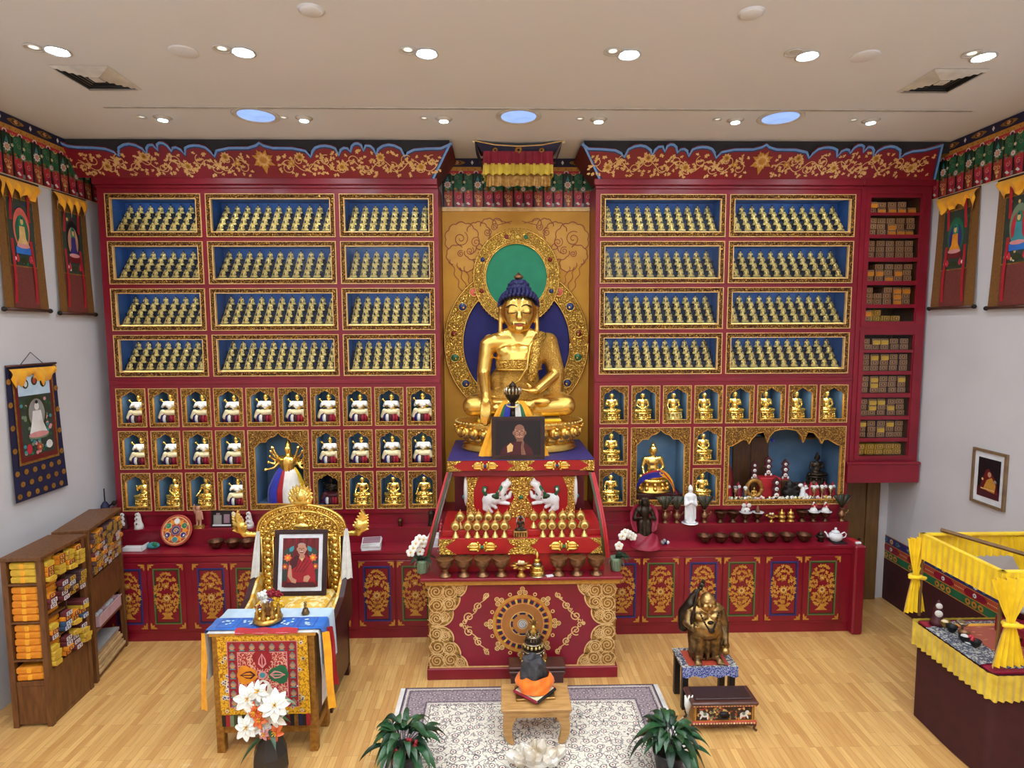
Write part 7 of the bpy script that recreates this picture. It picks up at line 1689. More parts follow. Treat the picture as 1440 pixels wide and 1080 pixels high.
SH1 = (('lowest', .621, ('gold', 'maroon', 'yellow')), ('lower', .901, ('yellow', 'maroon', 'blue', 'gold')), ('second', 1.241, ('maroon', 'plum', 'maroon', 'gold')), ('top', 1.531, ('yellow', 'yellow', 'gold')))
def texts(t, x0, x1, z0, zmax, kinds, what, seed, depth=.0, sy=1.0):
    rnd = random.Random(seed); n = max(1, int((x1-x0)/.103)); lay = int((zmax-z0)/.054)
    for q in range(lay):
        for i in range(n):
            if q == lay-1 and rnd.random() < .15: continue
            k = rnd.choice(kinds); T = local(t) @ TR(x0+.052+(x1-x0-.104)*(i/(n-1) if n > 1 else 0), -.015+rnd.uniform(-.03, .01)+depth, z0+.001+q*.0535) @ rotz(rnd.uniform(-.03, .03)) @ Matrix.Diagonal((1, sy, 1, 1))
            o = put('wrapped_text', WT[k], None, T); tag(o, f'{k} wrapped text, {nth(i, n).replace("left", "near end").replace("near endmost", "nearest").replace("rightmost", "farthest")}, {ORD[q]} layer, {what}', 'text', 'wrapped texts in the bookcases')
for nm, z0, kinds in SH1: texts(t1, .058, .355, z0, z0+(.26 if z0 < 1.5 else .24), kinds, f'{nm} shelf, near bookcase near half', int(z0*100), 0, .28); texts(t1, .378, L1-.058, z0, z0+(.26 if z0 < 1.5 else .24), kinds, f'{nm} shelf, near bookcase far half', int(z0*77))
texts(t2, .058, L2-.058, 1.281, 1.79, ('maroon', 'plum', 'plum', 'gold'), 'top shelf of the far bookcase', 5)
M2 = local(t2)
def loc2(name, mb, lab, cat, p, rz=0.0, group=None):
    o = put(name, mb.mesh(name) if isinstance(mb, MB) else mb, None, M2 @ TR(*p) @ rotz(rz)); return tag(o, lab, cat, group)
o = thing('plastic_basket', 'pale pink plastic basket on the middle shelf of the far bookcase', 'basket'); o.matrix_basis = M2 @ TR(.50, .15, .591)
b = MB(); b.box(-.30, .30, -.13, -.122, 0, .14, 'plastic_pink', .003); b.box(-.30, .30, .122, .13, 0, .14, 'plastic_pink', .003); b.box(-.30, -.292, -.121, .121, 0, .14, 'plastic_pink', .003); b.box(.292, .30, -.121, .121, 0, .14, 'plastic_pink', .003); b.box(-.29, .29, -.12, .12, 0, .008, 'plastic_pink'); part('tub', b, o, False)
b = MB(); b.box(-.31, .31, -.138, -.1301, .125, .145, 'plastic_pink', .003); part('rim', b, o, False)
for i in range(6):
    b = MB(); b.box(-.05, .05, -.09, .09, 0, .06, ('paper', 'photo_mount', 'plastic_pink')[i % 3], .02); loc2('folded_cloth', b, f'{("white", "pale blue", "pink")[i % 3]} folded cloth in the pink basket, {nth(i, 6).replace("left", "near end").replace("near endmost", "nearest").replace("rightmost", "farthest")}', 'cloth', (.25+.1*i, .15, .60+.08), rnd.uniform(-.2, .2), 'cloths in the basket')
for i in range(7):
    w = .74-.03*i; b = MB(); b.box(-w/2, w/2, -.15, .13, 0, .036, 'board_tan' if i < 6 else 'photo_grey', .003); loc2('wooden_board', b, f'{"tan wooden" if i < 6 else "grey"} board, {"topmost" if i == 6 else "bottom" if i == 0 else ORD[i]+" from bottom"} of the pile in the far bookcase', 'board', (L2/2-.012*i+.01, .155+.012*(i % 3), .061+.0445*i), 0, 'boards in the far bookcase')
b = MB(); b.box(XL+.002, XL+.04, -2.7, -2.1, 0, 1.0, 'oak', .004); solid('leaning_board', b, 'pale wooden board against the left wall beside the near bookcase', 'board', (XL+.02, -2.4, 0))
# ================================================================== carpet and centre group
t = thing('persian_rug', 'cream floral rug with grey mauve border and fringed ends before the altar', 'rug', (.33, -2.6, 0))
rx0, rx1, ry0, ry1 = -1.10, 1.77, -3.45, -1.53
F0 = lambda u, v, h: Vector((u, v, h))
b = MB(); R = lambda d: [(rx0+d, ry0+d), (rx1-d, ry0+d), (rx1-d, ry1-d), (rx0+d, ry1-d)]
b.prism(R(0), .0005, .009, 'rug_line', F0); part('pile_base', b, t)
b = MB(); b.prism(R(.02), .0091, .0101, 'rug_border', F0, [R(.30)]); part('border_band', b, t)
b = MB(); b.prism(R(.30), .0091, .0103, 'rug_field', F0); part('field', b, t)
b = MB()
for a, c, m in ((.03, .05, 'rug_pale'), (.065, .075, 'rug_line'), (.265, .275, 'rug_line'), (.285, .305, 'rug_pale'), (.325, .332, 'rug_line')): b.prism(R(a), .0104, .0108, m, F0, [R(c)])
part('guard_stripes', b, t)
for x, s in ((rx0, -1), (rx1, 1)):
    b = MB(); n = 70
    for i in range(n): y = ry0+(ry1-ry0)*(i+.5)/n; b.box(min(x, x+s*.05), max(x, x+s*.05), y-.011, y+.011, .001, .006, 'white')
    part('fringe', b, t)
# low oak table with rock
t = thing('low_table', 'low pale oak table with curved legs on the rug', 'table', (.35, -2.30, .011))
b = MB(); b.box(.0, .70, -2.52, -2.075, .355, .385, 'oak', .006); part('table_top', b, t)
b = MB(); b.box(.02, .68, -2.505, -2.09, .29, .354, 'oak', .004); part('apron', b, t)
for sx in (-1, 1):
    for y in (-2.50, -2.16):
        q = [(.32, .29), (.335, .22), (.33, .12), (.30, .05), (.27, .012), (.22, .012), (.235, .06), (.245, .13), (.235, .22), (.2, .29)]
        b = MB(); b.prism([(.35+sx*u, v) for u, v in q], 0, .07, 'oak', lambda u, v, h, y=y: Vector((u, y+h, v))); part('leg', b, t)
RT = TR(.345, -2.26, .386)
t = thing('cushion_pad', 'small dark edged patterned pad under the rock on the low table', 'cushion', (.345, -2.27, .386), .06)
b = MB(); b.box(-.20, .20, -.11, .13, 0, .025, 'bronze_light', .004); part('tray_base', b, t, False)
b = MB(); b.box(-.155, .155, -.155, .155, .026, .066, 'cream', .02, T=rotz(pi/4)); part('pad', b, t, False)
b = MB()
for i in range(4): b.box(-.16, .16, -.165, -.135, .03, .062, ('black', 'rose_red', 'black', 'magenta_cloth')[i], .012, T=rotz(pi/4+i*pi/2))
part('pad_border', b, t, False)
from mathutils import noise
def rocky(r, seed, amp=.25, sub=4, freq=1.3, sharp=True):
    bm = bmesh.new(); bmesh.ops.create_icosphere(bm, subdivisions=sub, radius=1)
    rnd = random.Random(seed); pl = [(Vector((rnd.gauss(0, 1), rnd.gauss(0, 1), rnd.gauss(0, 1))).normalized(), rnd.uniform(.68, .92)) for _ in range(16)]
    for v in bm.verts:
        p = v.co.copy()
        if sharp:
            for n, d in pl:
                q = p.dot(n)
                if q > d: p -= n*(q-d)
        p *= 1+amp*.3*noise.noise(v.co*freq*2+Vector((seed, 0, 0)))
        v.co = Vector((p.x*r[0], p.y*r[1], p.z*r[2]))
    me = bpy.data.meshes.new('rock'); bm.to_mesh(me); bm.free(); return me
me = rocky((.16, .12, .20), 5, .5); me.materials.append(MATS['stone']); o = put('dark_rock', me, None, TR(.335, -2.25, .63) @ Matrix.Rotation(.12, 4, 'Y')); tag(o, 'dark grey pointed rock wrapped in orange cloth on the low table', 'rock')
b = MB(); rows = []
for i in range(7):
    f = i/6; rows.append([Vector(((.15+.06*sin(pi*min(1, f*1.2))*(.5+.5*f)+.02*f)*cos(a)*(1+.02*sin(a*7+i)), (.125+.05*f)*sin(a)*(1+.03*sin(a*6+i*2)), .145-.14*f+.008*sin(a*5+i*1.7))) for a in [2*pi*j/40 for j in range(40)]])
b.sheet(rows, 'orange_cloth', close=True); solid('orange_sash', b, 'bright orange cloth wrapped around foot of the dark rock', 'cloth', (.345, -2.25, .458), local=True)
# brown box table with silver mandala
t = thing('low_chest', 'dark brown box table behind the rock carrying the silver mandala', 'table', (.41, -1.52, 0))
b = MB(); b.box(.115, .715, -1.60, -1.41, 0, .255, 'brown_wood', .004); part('body', b, t); b = MB(); b.box(.09, .74, -1.63, -1.40, .256, .29, 'brown_wood', .008); part('top', b, t); b = MB(); b.box(.095, .735, -1.62, -1.402, .20, .235, 'brown_wood', .008); part('moulding', b, t)
t = thing('silver_mandala', 'tiered silver and gold mandala set on the brown box', 'offering', (.375, -1.515, .291))
for i, (r, z, h) in enumerate(((.145, 0, .085), (.125, .087, .085), (.105, .174, .08), (.078, .256, .075))):
    b = MB(); b.lathe([(r*.96, z), (r, z+.008), (r*.97, z+h*.5), (r*1.02, z+h*.9), (r*.98, z+h), (0, z+h)], ('brass', 'bronze_dark', 'bronze_dark', 'silver')[i], 30); part('ring_tier', b, t, False)
    b = MB()
    for k in range(14): a = 2*pi*k/14; b.ball((r*cos(a), r*sin(a), z+h*.5), (.016, .016, .02), ('gold_bright', 'silver', 'gold_pale', 'bronze_dark')[i], 7, 5)
    b.tube([((r*1.02)*cos(2*pi*k/28), r*1.02*sin(2*pi*k/28), z+h*.92) for k in range(29)], .009, 'silver' if i else 'brass', 6); part('relief_band', b, t, False)
b = MB(); b.lathe([(.05, .331), (.03, .35), (.045, .37), (.02, .40), (.03, .42), (.018, .44), (0, .45)], 'gold_bright', 14)
for k in range(8): a = 2*pi*k/8; b.tube([(.03*cos(a), 0, .46+.03*sin(a)), (.05*cos(a), 0, .47+.05*sin(a)+.01)], [.014, .005], 'bronze_light', 6)
b.ball((0, 0, .47), (.035, .012, .045), 'bronze_light', 10, 8); b.lathe([(.012, .5), (.016, .52), (0, .56)], 'gold_bright', 8); part('finial', b, t, False)
b = MB()
for k in range(10): a = 2*pi*k/10; b.lathe([(.012, 0), (.014, .02), (0, .045)], 'silver', 6, T=TR(.07*cos(a), .07*sin(a), .331))
part('crown_points', b, t, False)
# crystal cluster
b = MB(); rnd = random.Random(12)
for i in range(46):
    a = rnd.uniform(-1.25, 1.25); tl = rnd.uniform(-.5, .55); L = rnd.uniform(.14, .29)*(1-.15*abs(a)); r = rnd.uniform(.028, .058)
    D = Vector((sin(a), -.35+tl*.6, cos(a)*.9+.15)).normalized(); M4 = D.to_track_quat('Z', 'Y').to_matrix().to_4x4(); base = Vector((.05*sin(a)*2, tl*.05, .02))
    b.lathe([(r*.7, 0), (r, L*.3), (r*.95, L*.78), (r*.25, L), (0, L*1.03)], 'crystal', 6, T=Matrix.Translation(base) @ M4, sm=False)
b.ball((0, 0, .04), (.16, .11, .06), 'crystal', 12, 6)
o = solid('crystal_cluster', b, 'large white quartz crystal cluster on the rug in front of the low table', 'crystal', (.335, -2.76, .0115), local=True)
# ------------------------------------------------------------------ laughing Buddha on a cloth covered stool
t = thing('stool', 'black stool under the laughing bronze figure', 'stool', (2.25, -1.83, 0))
b = MB(); b.box(1.95, 2.545, -2.02, -1.65, .465, .495, 'maroon_wood', .006); part('seat', b, t)
for x in (1.96, 2.47):
    for y in (-2.0, -1.72):
        b = MB(); b.box(x, x+.065, y, y+.06, 0, .464, 'pot_black', .004); part('leg', b, t)
t = thing('stool_cloth', 'blue and white patterned cloth covering the stool of the laughing figure', 'cloth', (2.25, -1.83, .496))
b = MB(); b.box(1.945, 2.55, -2.03, -1.64, .4955, .505, 'brocade_bluewhite', .003); part('cloth_top', b, t)
b = MB(); b.sheet([[Vector((1.945+.605*j/24, -2.031-.003*i, .503-.035*i-.004*sin(j*.9)*i)) for j in range(25)] for i in range(4)], 'brocade_navy'); part('front_hang', b, t)
b = MB(); b.box(2.02, 2.47, -2.0, -1.70, .5051, .507, 'orange_red', .0005); part('inner_panel', b, t)
t = thing('laughing_statue', 'bronze laughing pot-bellied standing figure with sack on staff', 'statue', (2.25, -1.84, .5075))
q = MB(); m = 'b'; n = 14
q.ball((.0, -.03, .37), (.165, .15, .15), m, 18, 12); q.ball((-.07, -.06, .50), (.085, .07, .06), m, n); q.ball((.07, -.06, .50), (.085, .07, .06), m, n); q.cap((-.12, .02, .53), (.12, .02, .53), .085, .085, m, n)
q.ball((0, -.05, .665), (.082, .085, .10), m, 18, 12); q.ball((0, -.06, .62), (.078, .07, .06), m, n); q.cap((0, -.01, .55), (0, -.03, .62), .07, .07, m, n)
for k in (-1, 1): q.ball((k*.085, -.03, .63), (.02, .025, .055), m, 8, 6); q.ball((k*.042, -.115, .635), (.032, .025, .026), m, 8, 6); q.ball((k*.034, -.122, .685), (.026, .014, .008), m, 8, 5)
q.ball((0, -.14, .65), (.02, .02, .018), m, 8, 6); q.cap((-.034, -.125, .605), (.034, -.125, .605), .010, .010, m, 8); q.ball((0, -.115, .578), (.03, .025, .02), m, 8, 6)
for k in (-1, 1):
    q.cap((k*.08, -.01, .3), (k*.10, -.03, .12), .12, .09, m, n); q.cap((k*.1, -.05, .05), (k*.12, -.13, .03), .045, .035, m, 8)
    for j in range(4): q.cap((k*.12-.03+.02*j, -.15, .025), (k*.125-.03+.02*j, -.175, .018), .014, .011, m, 6)
q.ball((0, .03, .17), (.15, .1, .17), m, n); q.box(-.16, .16, -.08, .12, 0, .03, m, .01)
q.cap((.16, .02, .52), (.205, -.02, .38), .065, .05, m, n); q.cap((.205, -.02, .38), (.19, -.10, .25), .048, .032, m, n); q.ball((.185, -.115, .22), (.035, .035, .045), m, 10, 8)
for j in range(4): q.cap((.165+.015*j, -.14, .215), (.165+.015*j, -.135, .17), .011, .009, m, 6)
q.cap((-.16, .02, .52), (-.215, -.04, .42), .065, .05, m, n); q.cap((-.215, -.04, .43), (-.17, -.13, .40), .055, .04, m, n); q.ball((-.155, -.15, .41), (.035, .03, .04), m, 10, 8)
for j in range(4): q.cap((-.17, -.17, .43-.018*j), (-.145, -.178, .43-.018*j), .011, .01, m, 6)
q.cap((.215, .03, .42), (.22, .0, .2), .03, .035, m, n)
for k in range(7): a = k*.45-1.35; q.cap((.12*sin(a), -.11*cos(a), .27), (.16*sin(a), -.09*cos(a), .04), .022, .026, m, 6)
me = remesh(q, 'body', .0075, 2, .6, ('bronze', 'bronze_light')); paint(me, lambda c: 1 if (c.z > .56 or (abs(c.x) < .15 and .28 < c.z < .56 and c.y < -.07)) and c.y < .05 else 0); part('body', me, t, False)
q = MB(); q.cap((-.16, .03, .60), (-.20, .08, .47), .06, .08, m, 12); q.cap((-.20, .08, .47), (-.225, .06, .32), .08, .055, m, 12); q.cap((-.17, .04, .6), (-.10, .03, .74), .05, .03, m, 10); part('sack', remesh(q, 'sack', .011, 2, .7, ('bronze_dark',)), t, False)
b = MB(); b.tube([(-.2, -.12, .42), (-.10, .0, .72), (-.06, .02, .80)], .016, 'bronze_dark', 8); b.ball((-.04, .02, .82), (.035, .03, .03), 'bronze_dark', 8, 6); b.ball((-.03, .02, .86), (.02, .02, .022), 'bronze_dark', 8, 6); b.ball((-.06, .02, .78), (.03, .03, .025), 'bronze_dark', 8, 6); part('staff', b, t, False)
b = MB()
for i in range(23): f = i/22; u = -.10+.2*f; b.ball((u, -.115-.065*sin(pi*f), .56-.155*sin(pi*f)), .012, 'bronze_dark', 6, 5)
b.ball((0, -.195, .40), (.035, .015, .03), 'bronze_dark', 8, 6); b.ball((0, -.155, .475), (.035, .015, .022), 'bronze_dark', 8, 6); part('bead_necklace', b, t, False)
b = MB(); b.ball((.17, -.15, .15), .045, 'bronze_light', 12, 8); b.tube([(.18, -.14, .19), (.185, -.12, .24)], .014, 'bronze_light', 6); part('gourd', b, t, False)
# painted chest
t = thing('painted_chest', 'small carved and painted chest with lions on curved feet before the stool', 'chest', (2.28, -2.23, 0))
cx0, cx1, cy0, cy1 = 1.935, 2.625, -2.37, -2.10
b = MB(); b.box(cx0+.03, cx1-.03, cy0+.015, cy1, .115, .295, 'gold_dull', .004); part('body', b, t)
b = MB(); b.box(cx0, cx1, cy0-.02, cy1+.01, .296, .335, 'brown_wood', .012); b.box(cx0+.05, cx1-.05, cy0+.03, cy1-.03, .336, .35, 'frame_dark', .006); part('lid', b, t)
for z in (.103, .292):
    b = MB(); b.box(cx0+.01, cx1-.01, cy0-.005, cy0+.02, z-.015, z+.018, 'orange_red', .006)
    for i in range(22): b.ball((cx0+.03+.0295*i, cy0-.008, z+.003), (.011, .006, .009), ('cream', 'gold_cream')[i % 2], 6, 5)
    part('carved_band', b, t)
F = face_xz(0, cy0+.015, 0); d = Deco(F, .001); rnd = random.Random(3)
d.rect(cx0+.06, cx1-.06, .125, .272, 'frame_dark'); d.frame(cx0+.045, cx1-.045, .118, .282, .012, 'gold_paint', 1)
for i in range(95): d.trefoil(rnd.uniform(cx0+.08, cx1-.08), rnd.uniform(.135, .265), .022, rnd.uniform(0, 6), rnd.choice(('gold_cream', 'orange_red', 'leaf_pale', 'gold_paint', 'pinecone')), 1)
for s in (-1, 1):
    u = 2.28+s*.2; d.disc(u, .19, .04, 'white', 3, 12, .026); d.disc(u+s*.035, .215, .02, 'white', 3, 10); d.leaf(u-s*.03, .185, .05, .02, -pi/2, 'white', 3); d.leaf(u+s*.03, .185, .05, .02, -pi/2+s*.4, 'white', 3); d.disc(u, .2, .018, 'leaf_pale', 4, 8)
part('painted_front', d, t)
b = MB(); b.lathe([(0, 0), (.05, 0), (.05, .014), (0, .02)], 'iron', 20, T=TR(2.28, cy0+.01, .19) @ Matrix.Rotation(pi/2, 4, 'X') @ Matrix.Diagonal((1, .7, 1, 1))); b.tube([(2.28+.045*cos(i*pi/10+pi), cy0-.012, .185+.03*sin(i*pi/10+pi)) for i in range(11)], .006, 'iron', 6); part('lock_handle', b, t)
b = MB(); b.prism([(cx0+.03, .10), (cx1-.03, .10), (cx1-.06, .07), (cx1-.16, .085), (cx1-.25, .065), (2.28, .08), (cx0+.25, .065), (cx0+.16, .085), (cx0+.06, .07)], 0, .015, 'brown_wood', face_xz(0, cy0+.01, 0)); part('scalloped_apron', b, t)
for sx in (-1, 1):
    for y in (cy0+.015, cy1-.03):
        b = MB(); xx = cx0+.035 if sx < 0 else cx1-.035; b.tube([(xx-sx*.02, y, .10), (xx+sx*.012, y, .07), (xx, y, .035), (xx+sx*.03, y, .01)], [.022, .018, .012, .011], 'brown_wood', 8); part('foot', b, t)
# peace lilies
def peace_lily(loc, lab, seed, red, lean=0):
    t = thing('potted_plant', lab, 'plant', loc); rnd = random.Random(seed)
    b = MB(); b.lathe([(.10, 0), (.105, .01), (.135, .2), (.145, .21), (.145, .24), (.13, .24), (.125, .2), (0, .2)], 'pot_black', 28); part('pot', b, t, False)
    b = MB()
    for i in range(54):
        a = i*2.4+rnd.uniform(-.2, .2); k = rnd.uniform(.3, 1); L = .15+.15*k; r0 = .03+.11*k; z0 = .29+.24*(1-k)+rnd.uniform(-.04, .05)
        p = Vector((r0*cos(a), r0*sin(a), z0)); leafblade(b, p, (cos(a), sin(a)), L*rnd.uniform(.8, 1.1), rnd.uniform(.065, .10), 'leaf' if i % 3 else 'leaf_dark', rnd.uniform(.5, 1.1), 8, rnd.uniform(.2, .75), cup=.22)
    part('foliage', b, t, False)
    b = MB()
    for i in range(22): a = i*2.4; b.tube([(.03*cos(a), .03*sin(a), .19), (.07*cos(a), .07*sin(a), .32), (.13*cos(a), .13*sin(a), .36)], .005, 'leaf_dark', 5)
    part('stems', b, t, False)
    if red:
        b = MB()
        for i in range(26): b.ball((-.06+.16*(i % 2)+rnd.uniform(-.05, .05), -.16+rnd.uniform(-.03, .03), .30+rnd.uniform(-.06, .07)+.08*(i % 2)), (.016, .012, .02), 'petal_red', 6, 5)
        part('red_blossom', b, t, False)
    b = MB(); leafblade(b, (.04, -.03, .50), (.5, -.6), .10, .05, 'petal_white', .2, 5, 1.0); part('flower', b, t, False)
peace_lily((-.90, -2.86, 0.0115), 'dense peace lily with red blossoms at the left front corner of the rug', 4, True)
peace_lily((1.545, -2.92, 0.0115), 'peace lily in black pot at the right front corner of the rug', 9, False)
t = thing('white_leaf_ornament', 'small white leaf shaped ornament beside the painted chest', 'ornament', (1.93, -2.28, .0)); b = MB()
for a in (-.4, .1, .5): b.tube([(0, 0, .15), (.02*a, 0, .25), (.09*a, -.01, .36)], [.008, .03, .006], 'petal_white', 8, flat=.4)
b.tube([(0, 0, 0), (0, 0, .2)], .006, 'leaf_pale', 6); b.lathe([(.03, 0), (.028, .02), (0, .02)], 'pot_black', 10); part('leaves', b, t, False)

# ================================================================== canopied mandala table on the right
tx0, tx1, ty0, ty1, tz = 4.37, 5.80, -3.75, -2.10, 1.04
t = thing('mandala_table', 'large table skirted in dark maroon cloth at the right edge', 'table', (5.1, -2.9, 0))
b = MB(); b.box(tx0+.02, tx1, ty0, ty1-.02, tz-.03, tz, 'maroon_wood', .005); part('table_top', b, t)
for x in (tx0+.08, tx1-.1):
    for y in (ty0+.05, ty1-.15):
        b = MB(); b.box(x, x+.06, y, y+.06, 0, tz-.031, 'maroon_wood'); part('leg', b, t)
path = [(tx1, ty1-.01), (tx0+.06, ty1-.01), (tx0+.02, ty1-.05), (tx0+.02, -3.06), (tx0+.06, -3.10), (tx1, -3.10)]
# the near side of the table stands at y = -3.12
for o in list(t.children): bpy.data.objects.remove(o)
ty0 = -3.10
b = MB(); b.box(tx0+.035, tx1, ty0+.03, ty1-.03, tz-.03, tz, 'magenta_cloth', .005); part('table_top', b, t)
for x in (tx0+.08, tx1-.1):
    for y in (ty0+.05, ty1-.15):
        b = MB(); b.box(x, x+.06, y, y+.06, 0, tz-.031, 'maroon_wood'); part('leg', b, t)
b = MB(); drape(b, path[::-1], tz-.005, .01, 'maroon', .008, 6, 160, nz=8); part('skirt', b, t)
t = thing('yellow_valance', 'pleated yellow silk valance around the edge of the mandala table', 'valance', (tx0, -2.6, .8))
P2 = [(tx1, ty1+.015), (tx0+.02, ty1+.015), (tx0-.015, ty1-.02), (tx0-.015, -3.08), (tx0+.03, -3.138), (tx1, -3.138)]
b = MB(); drape(b, P2[::-1], tz+.004, tz-.24, 'yellow_silk', .009, 88, 900, hem=.004); part('frill', b, t)
b = MB(); b.box(4.56, tx1, -3.02, ty1-.06, tz+.001, tz+.005, 'brocade_bluewhite'); o = solid('brocade_runner', b, 'dark blue and white brocade edging cloth on the mandala table', 'cloth', (5.1, -2.6, tz))
b = MB(); b.sheet([[Vector((4.56-.19*i/4, -2.25-.68*j/16-.04*i/4, tz+.006+.006*abs(sin(j*.9+i)))) for j in range(17)] for i in range(5)], 'brocade_bluewhite'); part('draped_edge', b, o)
b = MB(); b.box(4.70, tx1-.02, -2.95, ty1-.16, tz+.006, tz+.01, 'brocade_pink'); solid('pink_brocade', b, 'rose pink cloud brocade cloth spread on the mandala table', 'cloth', (5.2, -2.6, tz))
b = MB(); b.box(4.68, tx1-.01, ty1-.175, ty1-.125, tz+.0062, tz+.0125, 'saffron', .001); solid('gold_braid', b, 'golden braid strip along the rear edge of the pink brocade', 'cloth', (5.2, ty1-.15, tz))
# canopy
t = thing('yellow_canopy', 'yellow cloth canopy frame with tied corner curtains over the mandala table', 'canopy', (5.1, -2.6, tz))
kx0, kx1, ky0, ky1, kz = 4.48, 5.72, -3.02, -2.04, 1.93
for x, y in ((kx0, ky1), (kx0, ky0), (kx1, ky1), (kx1, ky0)):
    b = MB(); b.box(x-.012, x+.012, y-.012, y+.012, tz+.012, kz, 'door_wood', .003); part('post', b, t)
b = MB()
for a in ((kx0, kx1, ky1, ky1), (kx0, kx1, ky0, ky0), (kx0, kx0, ky0, ky1), (kx1, kx1, ky0, ky1)): b.box(a[0]-.025, a[1]+.025, a[2]-.025, a[3]+.025, kz, kz+.03, 'yellow_cloth', .006)
part('top_frame', b, t)
b = MB(); drape(b, [(kx1+.03, ky1+.03), (kx0-.03, ky1+.03), (kx0-.03, ky0-.03), (kx1+.03, ky0-.03)], kz+.02, kz-.24, 'yellow_cloth', .008, 84, 800, hem=.004); part('outer_frill', b, t)
b = MB(); b.tube([(kx0+.20, ky1+.02, kz+.056), (kx0+.75, ky0-.4, kz+.056)], .022, 'door_wood', 4, sm=False); solid('wooden_bar', b, 'brown wooden bar lying across the yellow canopy top', 'bar', (kx0+.4, -2.5, kz+.03))
def curtain(x, y, sx, sy, wt=.34, wb=.24, off0=.06):
    b = MB(); rows = []; ztie = kz-.44
    for i in range(19):
        f = i/18; z = kz-.02-(kz-.02-tz-.05)*f
        wd = wt*(1-f/.48)**.8+.07 if f < .48 else (.07+wb*((f-.48)/.52)**.7)
        off = .0 if f > .48 else off0*(1-f/.48)
        rows.append([Vector((x+sx*(off+wd*(j/20-.5)*1.0), y-.0+sy*(off*.6+wd*.35*(j/20-.5))-.018*sin(j*1.5+i*.1)*(.3+wd*3), z)) for j in range(21)])
    b.sheet(rows, 'yellow_cloth'); part('curtain', b, t)
    b = MB(); b.tube([(x+.055*cos(q*pi/6), y+.04*sin(q*pi/6), ztie) for q in range(13)], .02, 'yellow_cloth', 8); b.ball((x-.06, y-.03, ztie), (.045, .02, .022), 'yellow_cloth', 8, 6); b.ball((x+.06, y-.03, ztie-.01), (.045, .02, .022), 'yellow_cloth', 8, 6); part('tie_sash', b, t)
curtain(kx0-.06, ky1, .8, .2); curtain(kx0+.06, ky0-.05, .9, .1, .44, .28, .02); curtain(kx1-.12, ky1+.0, -.8, .2)
# offerings on it
TT = tz+.011
def tt(px, py): return atz(px, py, TT)
def disc_torma(px, py, h, lab, cloth='robe_maroon'):
    p = tt(px, py); o = thing('butter_torma', lab, 'offering', (p.x, p.y, TT), -.5, 'red offering cakes on the mandala table')
    b = MB(); b.lathe([(h*.26, 0), (h*.24, h*.15), (h*.18, h*.2), (h*.16, h*.6), (h*.06, h*.9), (0, h)], cloth, 16); part('body', b, o, False)
    for v, r in ((.5, .13), (.8, .11)):
        b = MB(); b.lathe([(r*h*.35, 0), (r*h, 0), (r*h, h*.03), (r*h*.35, h*.03)], 'white', 16, T=TR(0, -h*.19+v*h*.05, h*v) @ Matrix.Rotation(pi/2, 4, 'X')); part('butter_disc', b, o, False)
disc_torma(1318, 878, .27, 'maroon offering cake with white rings at the far corner of the mandala table')
def mini_bowl(px, py, lab, m='brass', fill=None, k=1.0):
    p = tt(px, py); o = thing('offering_bowl', lab, 'bowl', (p.x, p.y, TT), 0, 'small bowls on the mandala table'); b = MB(); b.lathe([(r*.62*k, z*.8*k) for r, z in BOWL], m, 18); part('bowl', b, o, False)
    if fill: b = MB(); b.ball((0, 0, .06*k), (.035*k, .035*k, .02*k), fill, 10, 6); part('filling', b, o, False)
mini_bowl(1328, 882, 'small gold dish beside the maroon cake on the mandala table', 'brass', 'cream'); mini_bowl(1338, 889, 'dark shallow bowl, second along the mandala table edge', 'iron'); mini_bowl(1355, 898, 'copper bowl under the silver cup on the mandala table', 'copper', None); mini_bowl(1356, 903, 'white rice bowl on the mandala table edge', 'iron', 'white'); mini_bowl(1371, 910, 'dark bowl just before the front curtain of the mandala table', 'iron', None)
p = tt(1350, 893); lat('silver_cup', [(.03, 0), (.012, .03), (.012, .07), (.05, .1), (.055, .12), (.05, .12), (0, .1)], 'silver', 'silver stemmed cup on the edge of the mandala table', 'cup', (p.x+.06, p.y+.05, TT), None, 18, .9)
p = tt(1365, 905); o = thing('flower_dish', 'dish with a red rose and green leaves on the mandala table', 'dish', (p.x, p.y, TT)); b = MB(); b.lathe([(.03, 0), (.055, .01), (.06, .02), (0, .012)], 'porcelain', 18); part('dish', b, o, False); b = MB()
for i in range(9): a = i*2.4; b.ball((.012*sqrt(i)*cos(a), .012*sqrt(i)*sin(a), .05+.012*(i < 4)), .02, 'rose_red', 6, 5)
part('rose', b, o, False); b = MB()
for i in range(4): leafblade(b, (0, 0, .02), (cos(i*1.6), sin(i*1.6)), .07, .035, 'leaf', .4, 4)
part('leaves', b, o, False)
p = tt(1420, 905); b = MB(); b.box(5.03, 5.56, -2.80, -2.35, TT, TT+.16, 'magenta_cloth', .01); solid('red_pedestal', b, 'low dark red cloth pedestal in the middle of the mandala table', 'pedestal', (5.2, -2.6, TT))
for i, (dx, dy, h) in enumerate(((5.11, -2.42, .26), (5.24, -2.42, .3), (5.11, -2.72, .27))):
    o = thing('butter_torma', f'maroon offering cake with white rings on the red pedestal, {("rear left", "rear right", "front left")[i]}', 'offering', (dx, dy, TT+.161), -.5, 'red offering cakes on the mandala table'); b = MB(); b.lathe([(h*.2, 0), (h*.18, h*.2), (h*.13, h*.6), (0, h)], 'robe_maroon', 14); part('body', b, o, False)
    for v, r in ((.35, .15), (.7, .12)): b = MB(); b.lathe([(r*h*.35, 0), (r*h, 0), (r*h, h*.04), (r*h*.35, h*.04)], 'white', 14, T=TR(0, -h*.2+v*h*.05, h*v) @ Matrix.Rotation(pi/2, 4, 'X')); part('butter_disc', b, o, False)
disc_torma(1421, 899, .24, 'red offering cake with white rings right of the tied front curtain', 'red_cloth')
